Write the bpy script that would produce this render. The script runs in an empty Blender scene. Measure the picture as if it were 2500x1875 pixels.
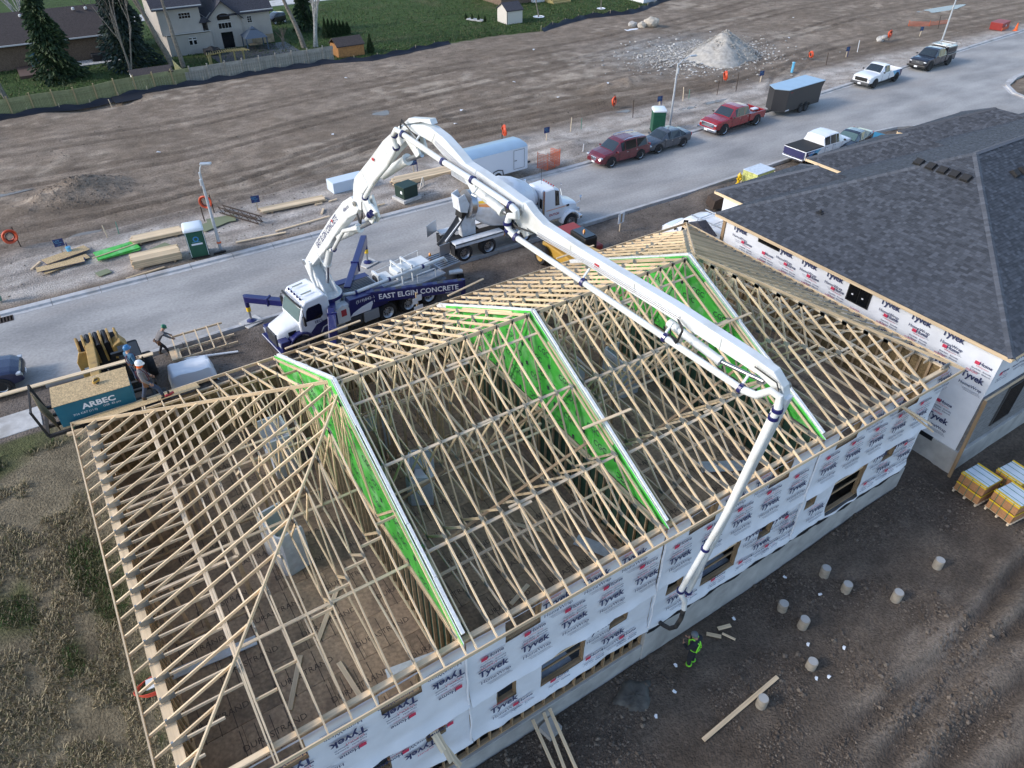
import bpy, bmesh, math, random
import numpy as np
from mathutils import Vector, Matrix, Euler
R = math.radians
random.seed(7)
rng = np.random.default_rng(11)
scene = bpy.context.scene
COL = scene.collection

# ------------------------------------------------------------------ camera
cam_d = bpy.data.cameras.new("camera"); cam = bpy.data.objects.new("camera", cam_d); COL.objects.link(cam)
cam_d.sensor_width = 36.0; cam_d.lens = 36.0*1739/2500; cam_d.clip_end = 3000; cam_d.clip_start = 0.1
TH = math.atan2(1370, 1739); AZ = R(57.1)
fw = Vector((math.cos(AZ)*math.cos(TH), math.sin(AZ)*math.cos(TH), -math.sin(TH)))
rt = Vector((math.sin(AZ), -math.cos(AZ), 0)); upv = rt.cross(fw)
cam.matrix_world = Matrix(((rt.x, upv.x, -fw.x, 0), (rt.y, upv.y, -fw.y, 0), (rt.z, upv.z, -fw.z, 20.0), (0, 0, 0, 1)))
scene.camera = cam
# ------------------------------------------------------------------ world, sun, exposure
SUN_EL, SUN_AZ = R(30), R(165)      # SUN_AZ: direction towards the sun, counter-clockwise from +X
world = bpy.data.worlds.new("World"); scene.world = world; world.use_nodes = True
wt = world.node_tree; wt.nodes.clear()
wo = wt.nodes.new("ShaderNodeOutputWorld"); wb = wt.nodes.new("ShaderNodeBackground"); sky = wt.nodes.new("ShaderNodeTexSky")
sky.sky_type = 'NISHITA'; sky.sun_disc = False; sky.sun_elevation = SUN_EL; sky.sun_rotation = R(90) - SUN_AZ
sky.air_density = 1.0; sky.dust_density = 1.2; sky.ozone_density = 1.6
wb.inputs[1].default_value = 0.15
wt.links.new(sky.outputs[0], wb.inputs[0]); wt.links.new(wb.outputs[0], wo.inputs[0])
sun_d = bpy.data.lights.new("sun", 'SUN'); sun = bpy.data.objects.new("sun", sun_d); COL.objects.link(sun)
sun_d.energy = 1.25; sun_d.angle = R(11); sun_d.color = (1.0, 0.95, 0.90)
sdir = Vector((math.cos(SUN_AZ)*math.cos(SUN_EL), math.sin(SUN_AZ)*math.cos(SUN_EL), math.sin(SUN_EL)))
sun.rotation_euler = sdir.to_track_quat('Z', 'Y').to_euler()
vs = scene.view_settings; vs.view_transform = 'Standard'; vs.look = 'None'; vs.exposure = 0.92; vs.gamma = 1.0; vs.use_curve_mapping = False
scene.render.resolution_x = 1024; scene.render.resolution_y = 768

# ------------------------------------------------------------------ materials
MATS = {}
def mat(name, col, rough=.6, metal=0., var=0., ns=0., na=0., bump=0., bs=30., coat=0., dirt=None, ds=.6, spec=.5, alpha=1., stretch=None, trans=0.):
    m = bpy.data.materials.new(name); m.use_nodes = True; MATS[name] = m
    t = m.node_tree; N = t.nodes; L = t.links; b = N["Principled BSDF"]
    b.inputs["Roughness"].default_value = rough; b.inputs["Metallic"].default_value = metal
    b.inputs["Coat Weight"].default_value = coat; b.inputs["Coat Roughness"].default_value = .08
    b.inputs["Specular IOR Level"].default_value = spec
    if trans: b.inputs["Transmission Weight"].default_value = trans
    if alpha < 1: b.inputs["Alpha"].default_value = alpha
    c4 = (*col, 1)
    b.inputs["Base Color"].default_value = c4
    out = None
    tc = N.new("ShaderNodeTexCoord"); co = tc.outputs["Object"]
    if stretch:
        mp = N.new("ShaderNodeMapping"); mp.inputs["Scale"].default_value = stretch; L.new(co, mp.inputs[0]); co = mp.outputs[0]
    def noise(sc, det=4):
        n = N.new("ShaderNodeTexNoise"); n.inputs["Scale"].default_value = sc; n.inputs["Detail"].default_value = det; L.new(co, n.inputs["Vector"]); return n
    if na:
        n = noise(ns); r = N.new("ShaderNodeValToRGB"); e = r.color_ramp.elements
        e[0].position = .3; e[1].position = .72
        e[0].color = (*[max(0, c*(1-na)) for c in col], 1); e[1].color = (*[min(1, c*(1+na)) for c in col], 1)
        L.new(n.outputs["Fac"], r.inputs[0]); out = r.outputs[0]
    if dirt:
        n = noise(ds, 6); r = N.new("ShaderNodeValToRGB"); e = r.color_ramp.elements; e[0].position = .5; e[1].position = .68
        e[0].color = (0, 0, 0, 1); e[1].color = (.7, .7, .7, 1); L.new(n.outputs["Fac"], r.inputs[0])
        mx = N.new("ShaderNodeMix"); mx.data_type = 'RGBA'; L.new(r.outputs[0], mx.inputs["Factor"])
        if out: L.new(out, mx.inputs["A"])
        else: mx.inputs["A"].default_value = c4
        mx.inputs["B"].default_value = (*dirt, 1); out = mx.outputs["Result"]
    if var:
        oi = N.new("ShaderNodeObjectInfo"); mr = N.new("ShaderNodeMapRange"); L.new(oi.outputs["Random"], mr.inputs[0])
        mr.inputs["To Min"].default_value = 1-var; mr.inputs["To Max"].default_value = 1+var
        hs = N.new("ShaderNodeHueSaturation"); L.new(mr.outputs[0], hs.inputs["Value"])
        if out: L.new(out, hs.inputs["Color"])
        else: hs.inputs["Color"].default_value = c4
        out = hs.outputs[0]
    if out: L.new(out, b.inputs["Base Color"])
    if bump:
        n = noise(bs, 5); bp = N.new("ShaderNodeBump"); bp.inputs["Strength"].default_value = bump; bp.inputs["Distance"].default_value = .02
        L.new(n.outputs["Fac"], bp.inputs["Height"]); L.new(bp.outputs[0], b.inputs["Normal"])
    return m
mat('lumber', (.69, .525, .335), .75, var=.2, ns=6, na=.2, bump=.15, bs=60, stretch=(.12, 2, 2))
mat('lumber_grey', (.64, .52, .37), .8, var=.22, ns=6, na=.22, stretch=(.12, 2, 2))
mat('lumber_dark', (.36, .245, .14), .8, var=.22, ns=6, na=.25, stretch=(.2, 2, 2))
mat('stud', (.54, .39, .24), .8, var=.2, ns=5, na=.2)
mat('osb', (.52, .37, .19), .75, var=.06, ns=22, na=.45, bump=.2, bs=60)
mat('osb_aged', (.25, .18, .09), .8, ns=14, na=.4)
mat('subfloor', (.36, .26, .175), .8, var=.22, ns=10, na=.3, dirt=(.17, .125, .09), ds=1.5)
mat('ink_dark', (.03, .03, .05), .7); mat('ink_navy', (.035, .045, .12), .7); mat('ink_red', (.62, .045, .10), .7)
mat('floor_ink', (.085, .062, .048), .8)
mat('tyvek', (.78, .80, .84), .55, ns=1.2, na=.08, bump=.6, bs=3.5)
mat('plastic_white', (.80, .82, .84), .35, bump=.3, bs=5)
mat('plastic_film', (.62, .67, .72), .25, bump=.5, bs=8, ns=5, na=.12)
mat('gyp_green', (.075, .50, .065), .5, var=.10, ns=2.5, na=.16, dirt=(.30, .62, .28), ds=1.7)
mat('gyp_white', (.76, .76, .74), .7, ns=9, na=.12)
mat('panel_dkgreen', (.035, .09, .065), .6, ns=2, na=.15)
mat('plate_metal', (.30, .32, .32), .45, .6, var=.2)
mat('concrete', (.42, .41, .39), .85, ns=1.6, na=.16, bump=.25, bs=25, dirt=(.27, .26, .25), ds=1.1)
mat('concrete_pale', (.52, .51, .49), .85, ns=4, na=.14, bump=.2, bs=30, dirt=(.33, .31, .28), ds=1.3)
mat('kerb_concrete', (.46, .455, .45), .85, var=.05, ns=3, na=.14, dirt=(.30, .27, .24), ds=.7)
mat('membrane', (.012, .013, .017), .45)
mat('black', (.012, .012, .013), .45); mat('black_matte', (.02, .02, .021), .8); mat('dark_grey', (.06, .062, .066), .6)
mat('dark_void', (.006, .006, .006), .95, spec=0)
mat('rubber', (.022, .022, .023), .8, ns=8, na=.3, dirt=(.075, .066, .058), ds=2.5)
mat('steel', (.45, .46, .48), .35, .9); mat('galv', (.52, .55, .58), .5, .55, ns=6, na=.12); mat('chrome', (.75, .76, .78), .12, 1.)
mat('alu', (.62, .64, .66), .4, .75); mat('tread_grey', (.36, .38, .40), .55, .3)
mat('glass', (.02, .028, .032), .06, coat=.6, spec=.8); mat('glass_green', (.10, .16, .15), .06, coat=.6, spec=.8)
mat('glass_black', (.006, .007, .009), .12, spec=.6)
mat('pump_white', (.73, .75, .74), .38, coat=.3, ns=1.4, na=.06, dirt=(.58, .58, .54), ds=1.6)
mat('pump_cream', (.80, .82, .80), .3, coat=.4)
mat('truck_white', (.80, .82, .84), .3, coat=.6)
mat('pump_blue', (.014, .016, .105), .3, coat=.5); mat('decal_white', (.82, .83, .86), .5); mat('decal_navy', (.02, .025, .12), .5); mat('decal_red', (.45, .05, .06), .5)
mat('mixer_drum', (.76, .79, .84), .42, ns=1.5, na=.08, dirt=(.5, .5, .5), ds=1.4)
mat('mixer_white', (.72, .75, .78), .45, ns=2, na=.1, dirt=(.42, .41, .40), ds=2)
mat('yellow', (.52, .30, .05), .45, coat=.2, ns=2, na=.12, dirt=(.35, .24, .08), ds=2.)
mat('cat_yellow', (.42, .26, .075), .55, ns=3, na=.2, dirt=(.17, .10, .04), ds=2.2)
mat('orange', (.75, .12, .015), .5); mat('orange_coil', (.62, .085, .03), .45); mat('orange_mesh', (.62, .13, .05), .7)
mat('stripe_orange', (.75, .30, .10), .5); mat('stripe_yellow', (.80, .52, .03), .5)
mat('maroon', (.13, .012, .02), .25, coat=.9, ns=1, na=.1); mat('red_paint', (.28, .012, .016), .25, coat=.8)
mat('sedan_grey', (.075, .085, .10), .25, .3, coat=.8); mat('black_paint', (.012, .012, .018), .2, coat=.9); mat('navy_paint', (.02, .028, .07), .25, coat=.8)
mat('trailer_black', (.028, .028, .030), .45, coat=.2); mat('trailer_white', (.72, .74, .78), .4, coat=.2); mat('roof_alu', (.38, .52, .64), .35, .35, ns=1, na=.06)
mat('blue_wrap', (.03, .22, .50), .3, coat=.7); mat('cyan_wrap', (.13, .46, .70), .3, coat=.7); mat('violet_wrap', (.03, .03, .10), .3, coat=.7)
mat('lamp_red', (.45, .015, .02), .2, coat=.5); mat('lamp_amber', (.8, .28, .02), .25, coat=.4); mat('lamp_clear', (.5, .53, .56), .12, coat=.6)
mat('potty_green', (.012, .085, .05), .5, ns=2, na=.1); mat('potty_roof', (.70, .76, .80), .4)
mat('xfmr_green', (.012, .035, .025), .5); mat('sign_navy', (.02, .035, .13), .5)
mat('arbec_blue', (.012, .135, .20), .55, bump=.2, bs=6, ns=1.5, na=.12)
mat('skin', (.42, .24, .16), .6); mat('denim', (.035, .055, .10), .85, ns=12, na=.2); mat('grey_hoodie', (.19, .18, .18), .9, ns=10, na=.15)
mat('blue_shirt', (.05, .13, .22), .85, ns=8, na=.2); mat('dark_cloth', (.016, .018, .026), .85, ns=8, na=.2); mat('boots', (.08, .055, .035), .7)
mat('hat_green', (.01, .16, .08), .35, coat=.3); mat('hat_blue', (.03, .17, .38), .35, coat=.3); mat('hat_white', (.8, .8, .8), .3, coat=.3); mat('beanie', (.13, .15, .17), .9)
mat('hivis', (.25, .80, .04), .5); mat('leather', (.16, .075, .035), .7); mat('harness_red', (.10, .03, .05), .8)
mat('fence_green', (.24, .245, .125), .8, var=.12, ns=4, na=.2); mat('fence_grey', (.30, .285, .25), .85, var=.14, ns=4, na=.2); mat('fence_post', (.36, .28, .15), .8, var=.1)
mat('silt_black', (.010, .012, .020), .6, bump=.4, bs=4)
mat('siding', (.42, .385, .345), .8, var=.05, ns=1.2, na=.06); mat('siding_trim', (.5, .48, .45), .7)
mat('roof_dark', (.05, .05, .062), .9, ns=9, na=.4, bump=.3, bs=14); mat('roof_brown', (.058, .046, .043), .9, ns=9, na=.35, bump=.3, bs=14)
mat('brick_brown', (.17, .12, .085), .9, ns=9, na=.35); mat('brick_grey', (.17, .17, .175), .85, var=.18, ns=14, na=.2)
mat('stone_tan', (.34, .27, .18), .9, ns=3, na=.3); mat('gutter', (.62, .62, .62), .5)
mat('cedar_wood', (.42, .20, .07), .75, ns=5, na=.2); mat('shed_tan', (.60, .56, .50), .7); mat('shed_white', (.76, .76, .76), .6)
mat('gazebo', (.06, .085, .12), .5); mat('pergola', (.37, .30, .13), .8, var=.1)
mat('bark', (.21, .185, .155), .95, ns=6, na=.35, bump=.6, bs=18); mat('bark_pale', (.42, .40, .37), .9, ns=5, na=.4); mat('twig', (.135, .115, .095), .95)
mat('stone', (.42, .40, .37), .9, var=.2, ns=3, na=.2); mat('boulder', (.50, .44, .36), .9, ns=2, na=.3)
mat('gravel_pale', (.40, .375, .335), .95, ns=3, na=.25, bump=.6, bs=12)
mat('wood_crate', (.40, .29, .17), .8, ns=5, na=.2)
mat('brick_orange', (.40, .20, .09), .85, var=.1, ns=6, na=.2); mat('strap_yellow', (.70, .48, .02), .5); mat('wrap_clear', (.55, .63, .70), .2, ns=2, na=.12, bump=.5, bs=6)
mat('strap_green', (.02, .16, .10), .5); mat('hydrant_yellow', (.72, .45, .01), .4, coat=.3); mat('block_yellow', (.55, .57, .20), .8, var=.12, ns=6, na=.2)
mat('pallet_blue', (.03, .22, .36), .6); mat('red_box', (.30, .04, .035), .5); mat('board_khaki', (.20, .22, .125), .7)
mat('hose_red', (.65, .09, .05), .5); mat('rust', (.055, .036, .026), .8, ns=6, na=.3); mat('papertrash', (.75, .77, .80), .6)
mat('chair_blue', (.07, .17, .22), .6); mat('deck_brown', (.11, .07, .055), .85); mat('pink_foam', (.7, .35, .42), .6)
mat('utility_green', (.10, .22, .17), .6); mat('foam_pack', (.62, .70, .78), .35, bump=.3, bs=3)

# ------------------------------------------------------------------ mesh helpers
TXT = {}
def text_geo(s, bold=0.):
    k = (s, bold)
    if k not in TXT:
        c = bpy.data.curves.new("glyphs", 'FONT'); c.body = s; c.size = 1; c.resolution_u = 2; c.fill_mode = 'FRONT' if False else c.fill_mode
        c.offset = bold; c.align_x = 'CENTER'; c.align_y = 'CENTER'
        o = bpy.data.objects.new("glyphs", c); COL.objects.link(o)
        me = o.to_mesh(); v = [tuple(x.co) for x in me.vertices]; f = [tuple(p.vertices) for p in me.polygons]
        o.to_mesh_clear(); bpy.data.objects.remove(o); bpy.data.curves.remove(c)
        TXT[k] = (v, f)
    return TXT[k]
def basis(x, up=(0, 0, 1)):
    x = Vector(x).normalized(); u = Vector(up)
    if abs(x.dot(u)) > .995: u = Vector((0, 1, 0)) if abs(x.y) < .9 else Vector((1, 0, 0))
    y = u.cross(x).normalized(); z = x.cross(y)
    return x, y, z
class MB:
    def __init__(s): s.v = []; s.f = []; s.m = []
    def add(s, vs_, fs, mi=0):
        o = len(s.v); s.v += [tuple(p) for p in vs_]; s.f += [tuple(i+o for i in f) for f in fs]; s.m += [mi]*len(fs); return s
    def box(s, c, d, mi=0, M=None):
        x, y, z = d[0]/2, d[1]/2, d[2]/2
        p = [Vector((a*x, b*y, e*z)) for a in (-1, 1) for b in (-1, 1) for e in (-1, 1)]
        if M is not None: p = [M @ q for q in p]
        p = [q+Vector(c) for q in p]
        return s.add(p, [(0, 1, 3, 2), (4, 6, 7, 5), (0, 4, 5, 1), (2, 3, 7, 6), (0, 2, 6, 4), (1, 5, 7, 3)], mi)
    def bx(s, x0, x1, y0, y1, z0, z1, mi=0): return s.box(((x0+x1)/2, (y0+y1)/2, (z0+z1)/2), (x1-x0, y1-y0, z1-z0), mi)
    def beam(s, p0, p1, w, h, mi=0, up=(0, 0, 1)):
        p0 = Vector(p0); p1 = Vector(p1); x, y, z = basis(p1-p0, up)
        M = Matrix((x, y, z)).transposed(); return s.box((p0+p1)/2, ((p1-p0).length, w, h), mi, M)
    def taper(s, p0, p1, w0, h0, w1, h1, mi=0, up=(0, 0, 1)):
        p0 = Vector(p0); p1 = Vector(p1); x, y, z = basis(p1-p0, up)
        q = [p+y*a*w/2+z*b*h/2 for p, w, h in ((p0, w0, h0), (p1, w1, h1)) for a, b in ((-1, -1), (1, -1), (1, 1), (-1, 1))]
        return s.add(q, [(0, 3, 2, 1), (4, 5, 6, 7), (0, 1, 5, 4), (1, 2, 6, 5), (2, 3, 7, 6), (3, 0, 4, 7)], mi)
    def cyl(s, p0, p1, r0, r1=None, n=12, mi=0, caps=True):
        if r1 is None: r1 = r0
        p0 = Vector(p0); p1 = Vector(p1); x, y, z = basis(p1-p0); vv = []
        for p, r in ((p0, r0), (p1, r1)):
            for i in range(n):
                a = 2*math.pi*i/n; vv.append(p+y*(r*math.cos(a))+z*(r*math.sin(a)))
        f = [(i, (i+1) % n, n+(i+1) % n, n+i) for i in range(n)]
        if caps: f += [tuple(range(n-1, -1, -1)), tuple(range(n, 2*n))]
        return s.add(vv, f, mi)
    def tube(s, pts, r, n=8, mi=0, rs=None):
        pts = [Vector(p) for p in pts]; rings = []; prev = None
        for i, p in enumerate(pts):
            d = (pts[min(i+1, len(pts)-1)]-pts[max(i-1, 0)]).normalized()
            if prev is None: _, y, z = basis(d)
            else:
                y = (prev-d*prev.dot(d)).normalized(); z = d.cross(y)
            prev = y; rr = rs[i] if rs else r
            rings.append([p+y*(rr*math.cos(2*math.pi*k/n))+z*(rr*math.sin(2*math.pi*k/n)) for k in range(n)])
        return s.loft(rings, mi)
    def loft(s, rings, mi=0, close=True, caps=True):
        n = len(rings[0]); vv = [p for r in rings for p in r]; f = []
        for i in range(len(rings)-1):
            for k in range(n if close else n-1):
                k2 = (k+1) % n; f.append((i*n+k, i*n+k2, (i+1)*n+k2, (i+1)*n+k))
        if caps: f += [tuple(range(n-1, -1, -1)), tuple(range((len(rings)-1)*n, len(rings)*n))]
        return s.add(vv, f, mi)
    def lathe(s, prof, o=(0, 0, 0), ax=(0, 0, 1), n=16, mi=0, caps=True):
        o = Vector(o); x, y, z = basis(ax); rings = []
        for r, t in prof: rings.append([o+x*t+y*(max(r, 1e-4)*math.cos(2*math.pi*k/n))+z*(max(r, 1e-4)*math.sin(2*math.pi*k/n)) for k in range(n)])
        return s.loft(rings, mi, True, caps)
    def prism(s, poly, a, b, ax='y', mi=0):
        n = len(poly); mk = {'x': lambda p, t: (t, p[0], p[1]), 'y': lambda p, t: (p[0], t, p[1]), 'z': lambda p, t: (p[0], p[1], t)}[ax]
        vv = [mk(p, a) for p in poly]+[mk(p, b) for p in poly]
        f = [(i, (i+1) % n, n+(i+1) % n, n+i) for i in range(n)]+[tuple(range(n-1, -1, -1)), tuple(range(n, 2*n))]
        return s.add(vv, f, mi)
    def text(s, st, size, o, xd, yd, mi=0, bold=0., sx=1.):
        v, f = text_geo(st, bold); o = Vector(o); xd = Vector(xd).normalized()*size*sx; yd = Vector(yd).normalized()*size
        return s.add([o+xd*p[0]+yd*p[1] for p in v], f, mi)
    def mesh(s, name, mats, smooth=None):
        me = bpy.data.meshes.new(name); me.from_pydata(s.v, [], s.f)
        for m in (mats if isinstance(mats, (list, tuple)) else [mats]): me.materials.append(MATS[m] if isinstance(m, str) else m)
        if len(me.materials) > 1: me.polygons.foreach_set('material_index', s.m)
        bm = bmesh.new(); bm.from_mesh(me); bmesh.ops.recalc_face_normals(bm, faces=bm.faces); bm.to_mesh(me); bm.free()
        if smooth is not None:
            me.polygons.foreach_set('use_smooth', [True]*len(me.polygons)); me.set_sharp_from_angle(angle=R(smooth))
        me.update(); return me
    def build(s, name, mats, parent=None, smooth=None, bevel=0., loc=None, rot=None, label=None, subsurf=0):
        return put(name, s.mesh(name, mats, smooth), parent, loc, rot, bevel, label, subsurf)
def put(name, me, parent=None, loc=None, rot=None, bevel=0., label=None, subsurf=0):
    o = bpy.data.objects.new(name, me); COL.objects.link(o)
    if parent: o.parent = parent
    if loc is not None: o.location = loc
    if rot is not None: o.rotation_euler = rot
    if bevel:
        b = o.modifiers.new('bevel', 'BEVEL'); b.width = bevel; b.segments = 2; b.limit_method = 'ANGLE'; b.angle_limit = R(35); b.harden_normals = False
    if subsurf:
        q = o.modifiers.new('sub', 'SUBSURF'); q.levels = subsurf; q.render_levels = subsurf
    if label: o['label'] = label
    return o
def tag(o, label, cat, group=None):
    o['label'] = label; o['category'] = cat
    if group: o['group'] = group
    return o
def thing(name, label, cat, loc=(0, 0, 0), rz=0., group=None):
    o = bpy.data.objects.new(name, None); COL.objects.link(o); o.location = loc; o.rotation_euler = (0, 0, rz); o.empty_display_size = .2
    return tag(o, label, cat, group)
def struct(o): o['kind'] = 'structure'; return o
def stuff(o): o['kind'] = 'stuff'; return o
def dup(root, loc, rz=None, label=None):
    def cp(o, par):
        c = o.copy(); COL.objects.link(c); c.parent = par
        for ch in list(o.children): cp(ch, c)
        return c
    r = cp(root, None); r.location = loc
    if rz is not None: r.rotation_euler = (0, 0, rz)
    if label: r['label'] = label
    return r
BEAMS = {}
def piece(name, parent, p0, p1, w, h, m, up=(0, 0, 1)):
    """one length of lumber: its own object, mesh data shared between equal lengths"""
    p0 = Vector(p0); p1 = Vector(p1); L = (p1-p0).length; k = (name, round(L, 2), w, h, m)
    if k not in BEAMS: BEAMS[k] = MB().box((0, 0, 0), (round(L, 2), w, h)).mesh(name, m)
    o = bpy.data.objects.new(name, BEAMS[k]); COL.objects.link(o); o.parent = parent
    x, y, z = basis(p1-p0, up); mw = Matrix((x, y, z)).transposed().to_4x4(); mw.translation = (p0+p1)/2
    o.matrix_local = mw
    return o
def sheet(name, parent, c, d, m, rot=None):
    k = (name, d, m)
    if k not in BEAMS: BEAMS[k] = MB().box((0, 0, 0), d).mesh(name, m)
    o = bpy.data.objects.new(name, BEAMS[k]); COL.objects.link(o); o.parent = parent; o.location = c
    if rot: o.rotation_euler = rot
    return o
def rnd(a, b): return random.uniform(a, b)
# ------------------------------------------------------------------ terrain
def vnoise(x, y, seed=0):
    xi = np.floor(x).astype(np.int64); yi = np.floor(y).astype(np.int64); xf = x-xi; yf = y-yi
    u = xf*xf*(3-2*xf); v = yf*yf*(3-2*yf)
    def hsh(a, b):
        n = (a*374761393 + b*668265263 + seed*1442695041) & 0x7fffffff
        n = ((n ^ (n >> 13))*1274126177) & 0x7fffffff
        return ((n ^ (n >> 16)) & 0xffff)/65535.0
    return (hsh(xi, yi)*(1-u)+hsh(xi+1, yi)*u)*(1-v)+(hsh(xi, yi+1)*(1-u)+hsh(xi+1, yi+1)*u)*v
def fbm(x, y, o=4, seed=0):
    t = 0; a = .5
    for k in range(o): t = t+a*vnoise(x*2**k, y*2**k, seed+k); a *= .5
    return t/.9375
def sstep(a, b, x): t = np.clip((x-a)/(b-a), 0, 1); return t*t*(3-2*t)
FK = [(-60, 40.3), (-5.3, 40.3), (20.9, 40.2), (32.7, 40.4), (43.9, 41.1), (60.5, 42.2), (66, 42.7), (87, 44.4), (104, 45.8), (150, 49.5)]
NKL = [(-60, 32.9), (-4, 32.8), (20, 32.6), (36, 32.6), (46.3, 33.1), (55.6, 33.4), (59.5, 33.0), (62.3, 31.7), (63.8, 29.3), (64.2, 26), (64.3, 0)]
NKR = [(76.2, 0), (76.2, 27), (76.3, 30.5), (77.2, 32.8), (79.2, 34.6), (82.5, 35.6), (90, 36.5), (104, 37.8), (150, 42)]
SILT = [(-60, 72), (-3, 76.1), (5.6, 77.1), (12.8, 77.8), (20, 78), (27.3, 78.2), (31.5, 76.8), (36, 77.6), (42.2, 78.6), (48, 78.8), (54.5, 77.7), (63.7, 80.5), (70.5, 79.6), (78.6, 83), (110, 96), (160, 116)]
def lin(P, x): return np.interp(x, [p[0] for p in P], [p[1] for p in P])
TRACKS = [([(-15, 50.5), (0, 49.2), (10, 50), (22, 53.5), (40, 53), (58, 50.5), (80, 54)], 1.0, .13), ([(-15, 53.5), (3, 51.2), (14, 52.6), (30, 56.5), (60, 57.5), (95, 62)], .9, .10),
          ([(-15, 60), (8, 58.5), (25, 61.5), (50, 64), (90, 70)], .9, .09), ([(-15, 67), (10, 66), (30, 68.5), (60, 70), (90, 76)], 1., .07),
          ([(12, 48), (28, 50.8), (46, 49.8), (60, 50.2)], .8, .11), ([(-10, 46.8), (4, 48.2), (16, 49.2)], .7, .08), ([(57, 44), (62, 47.5), (72, 52)], .8, .10)]
def height(x, y):
    """ground level; also used to set things on the ground"""
    x = np.asarray(x, float); y = np.asarray(y, float)
    front = sstep(24.2, 25.2, y)
    slope = sstep(10.5, 25.0, y)
    side = (x < -2.6) | (x > 60)
    yard = -3.15+.45*sstep(14, 25, x)
    z = np.where(side, yard*(1-slope), np.where(y > 23.3, 0., np.where(y > 9.0, -3.35, yard)))
    gap = (x > 25.6) & (x < 28.7) & (y > 9.2) & (y < 24)
    z = np.where(gap, -2.7*(1-slope), z)
    # lots
    lot = sstep(40.9, 41.8, y)*(1-sstep(-1.5, .5, y-lin(SILT, x)))
    u = .10*lot+lot*(.30*(fbm(x/9, y/6, 3, 5)-.5)+.10*(fbm(x/1.3, y/1.3, 3, 9)-.5))
    u = u+lot*.14*(fbm(x/.45, y/.45, 2, 31)-.5)*sstep(.55, .7, fbm(x/7, y/4, 3, 77))
    for P, hw, dep in TRACKS:
        c = lin(P, x); ins = sstep(P[0][0], P[0][0]+3, x)*(1-sstep(P[-1][0]-3, P[-1][0], x)); w = .3*(vnoise(x/3, y*0, 3)-.5)
        for s in (-1, 1):
            d = np.abs(y-(c+s*hw+w)); u = u+lot*ins*(-dep*np.exp(-(d/.22)**2)+.8*dep*np.exp(-((d-.42)/.18)**2))
    # left spoil heap by the street lamp and the low ridge behind the grey car
    def heap(cx, cy, rx, ry, h, p=1.3):
        d = np.sqrt(((x-cx)/rx)**2+((y-cy)/ry)**2); return h*np.clip(1-d, 0, 1)**p
    n3 = fbm(x/.7, y/.7, 3, 21)
    u = u+heap(.6, 55.2, 3.6, 3.0, 1.3)*(.75+.5*n3)+heap(-2.0, 54.0, 3.5, 2.2, .5)*(.5+n3)+heap(48.5, 54.6, 6, 1.6, .75)*(.5+n3)+heap(33.5, 43.8, 3.2, 1.8, .5)*(.6+.8*n3)+heap(22.2, 43.1, 3.3, 1.2, .55)*(.6+.8*n3)+heap(44.5, 45.4, 4, 1.2, .45)*(.6+.8*n3)-heap(4.6, 75.6, 4.5, 1.6, .8, 1)
    z = z+u
    fr = front*(1-sstep(31.8, 32.5, y))*(1-sstep(60, 62, x)); z = z+fr*(.10+.16*(fbm(x/1.6, y/1.6, 3, 3)-.5))+heap(36.6, 31.0, 2.4, 1.7, .8)*(.6+.8*n3)*(y < 32.4)
    yd = (y < 9.05) | side
    z = z+np.where(yd & (y < 26), .22*(fbm(x/2.2, y/2.2, 4, 8)-.5)+.14*(fbm(x/.4, y/.4, 3, 12)-.5)*sstep(.35, .6, fbm(x/3, y/3, 2, 13)), 0)
    # wheel furrows in the lower right of the yard
    for k, (c0, sl) in enumerate(((2.3, .03), (1.0, .05), (-.2, .03), (3.4, .02))):
        d = np.abs(y-(c0+sl*(x-18)+.25*np.sin(x/2.5+k))); z = z+np.where(y < 6.5, sstep(14, 18, x)*(-.22*np.exp(-(d/.28)**2)+.12*np.exp(-((d-.5)/.22)**2)), 0)
    road = (y < lin(FK, x)+.35) & (((y > lin(NKL, x)-.3) & (x < 64.2)) | ((x >= 64.2) & (x < 76.2)) | ((x >= 76.2) & (y > lin(NKR, x)-.3)))
    z = np.where(road & (y > 0), -.2, z)
    lawn = sstep(0, 1.5, y-lin(SILT, x)); z = z+lawn*.05
    far = sstep(130, 300, np.maximum(np.abs(x), y)); return z-far*.2
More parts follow.
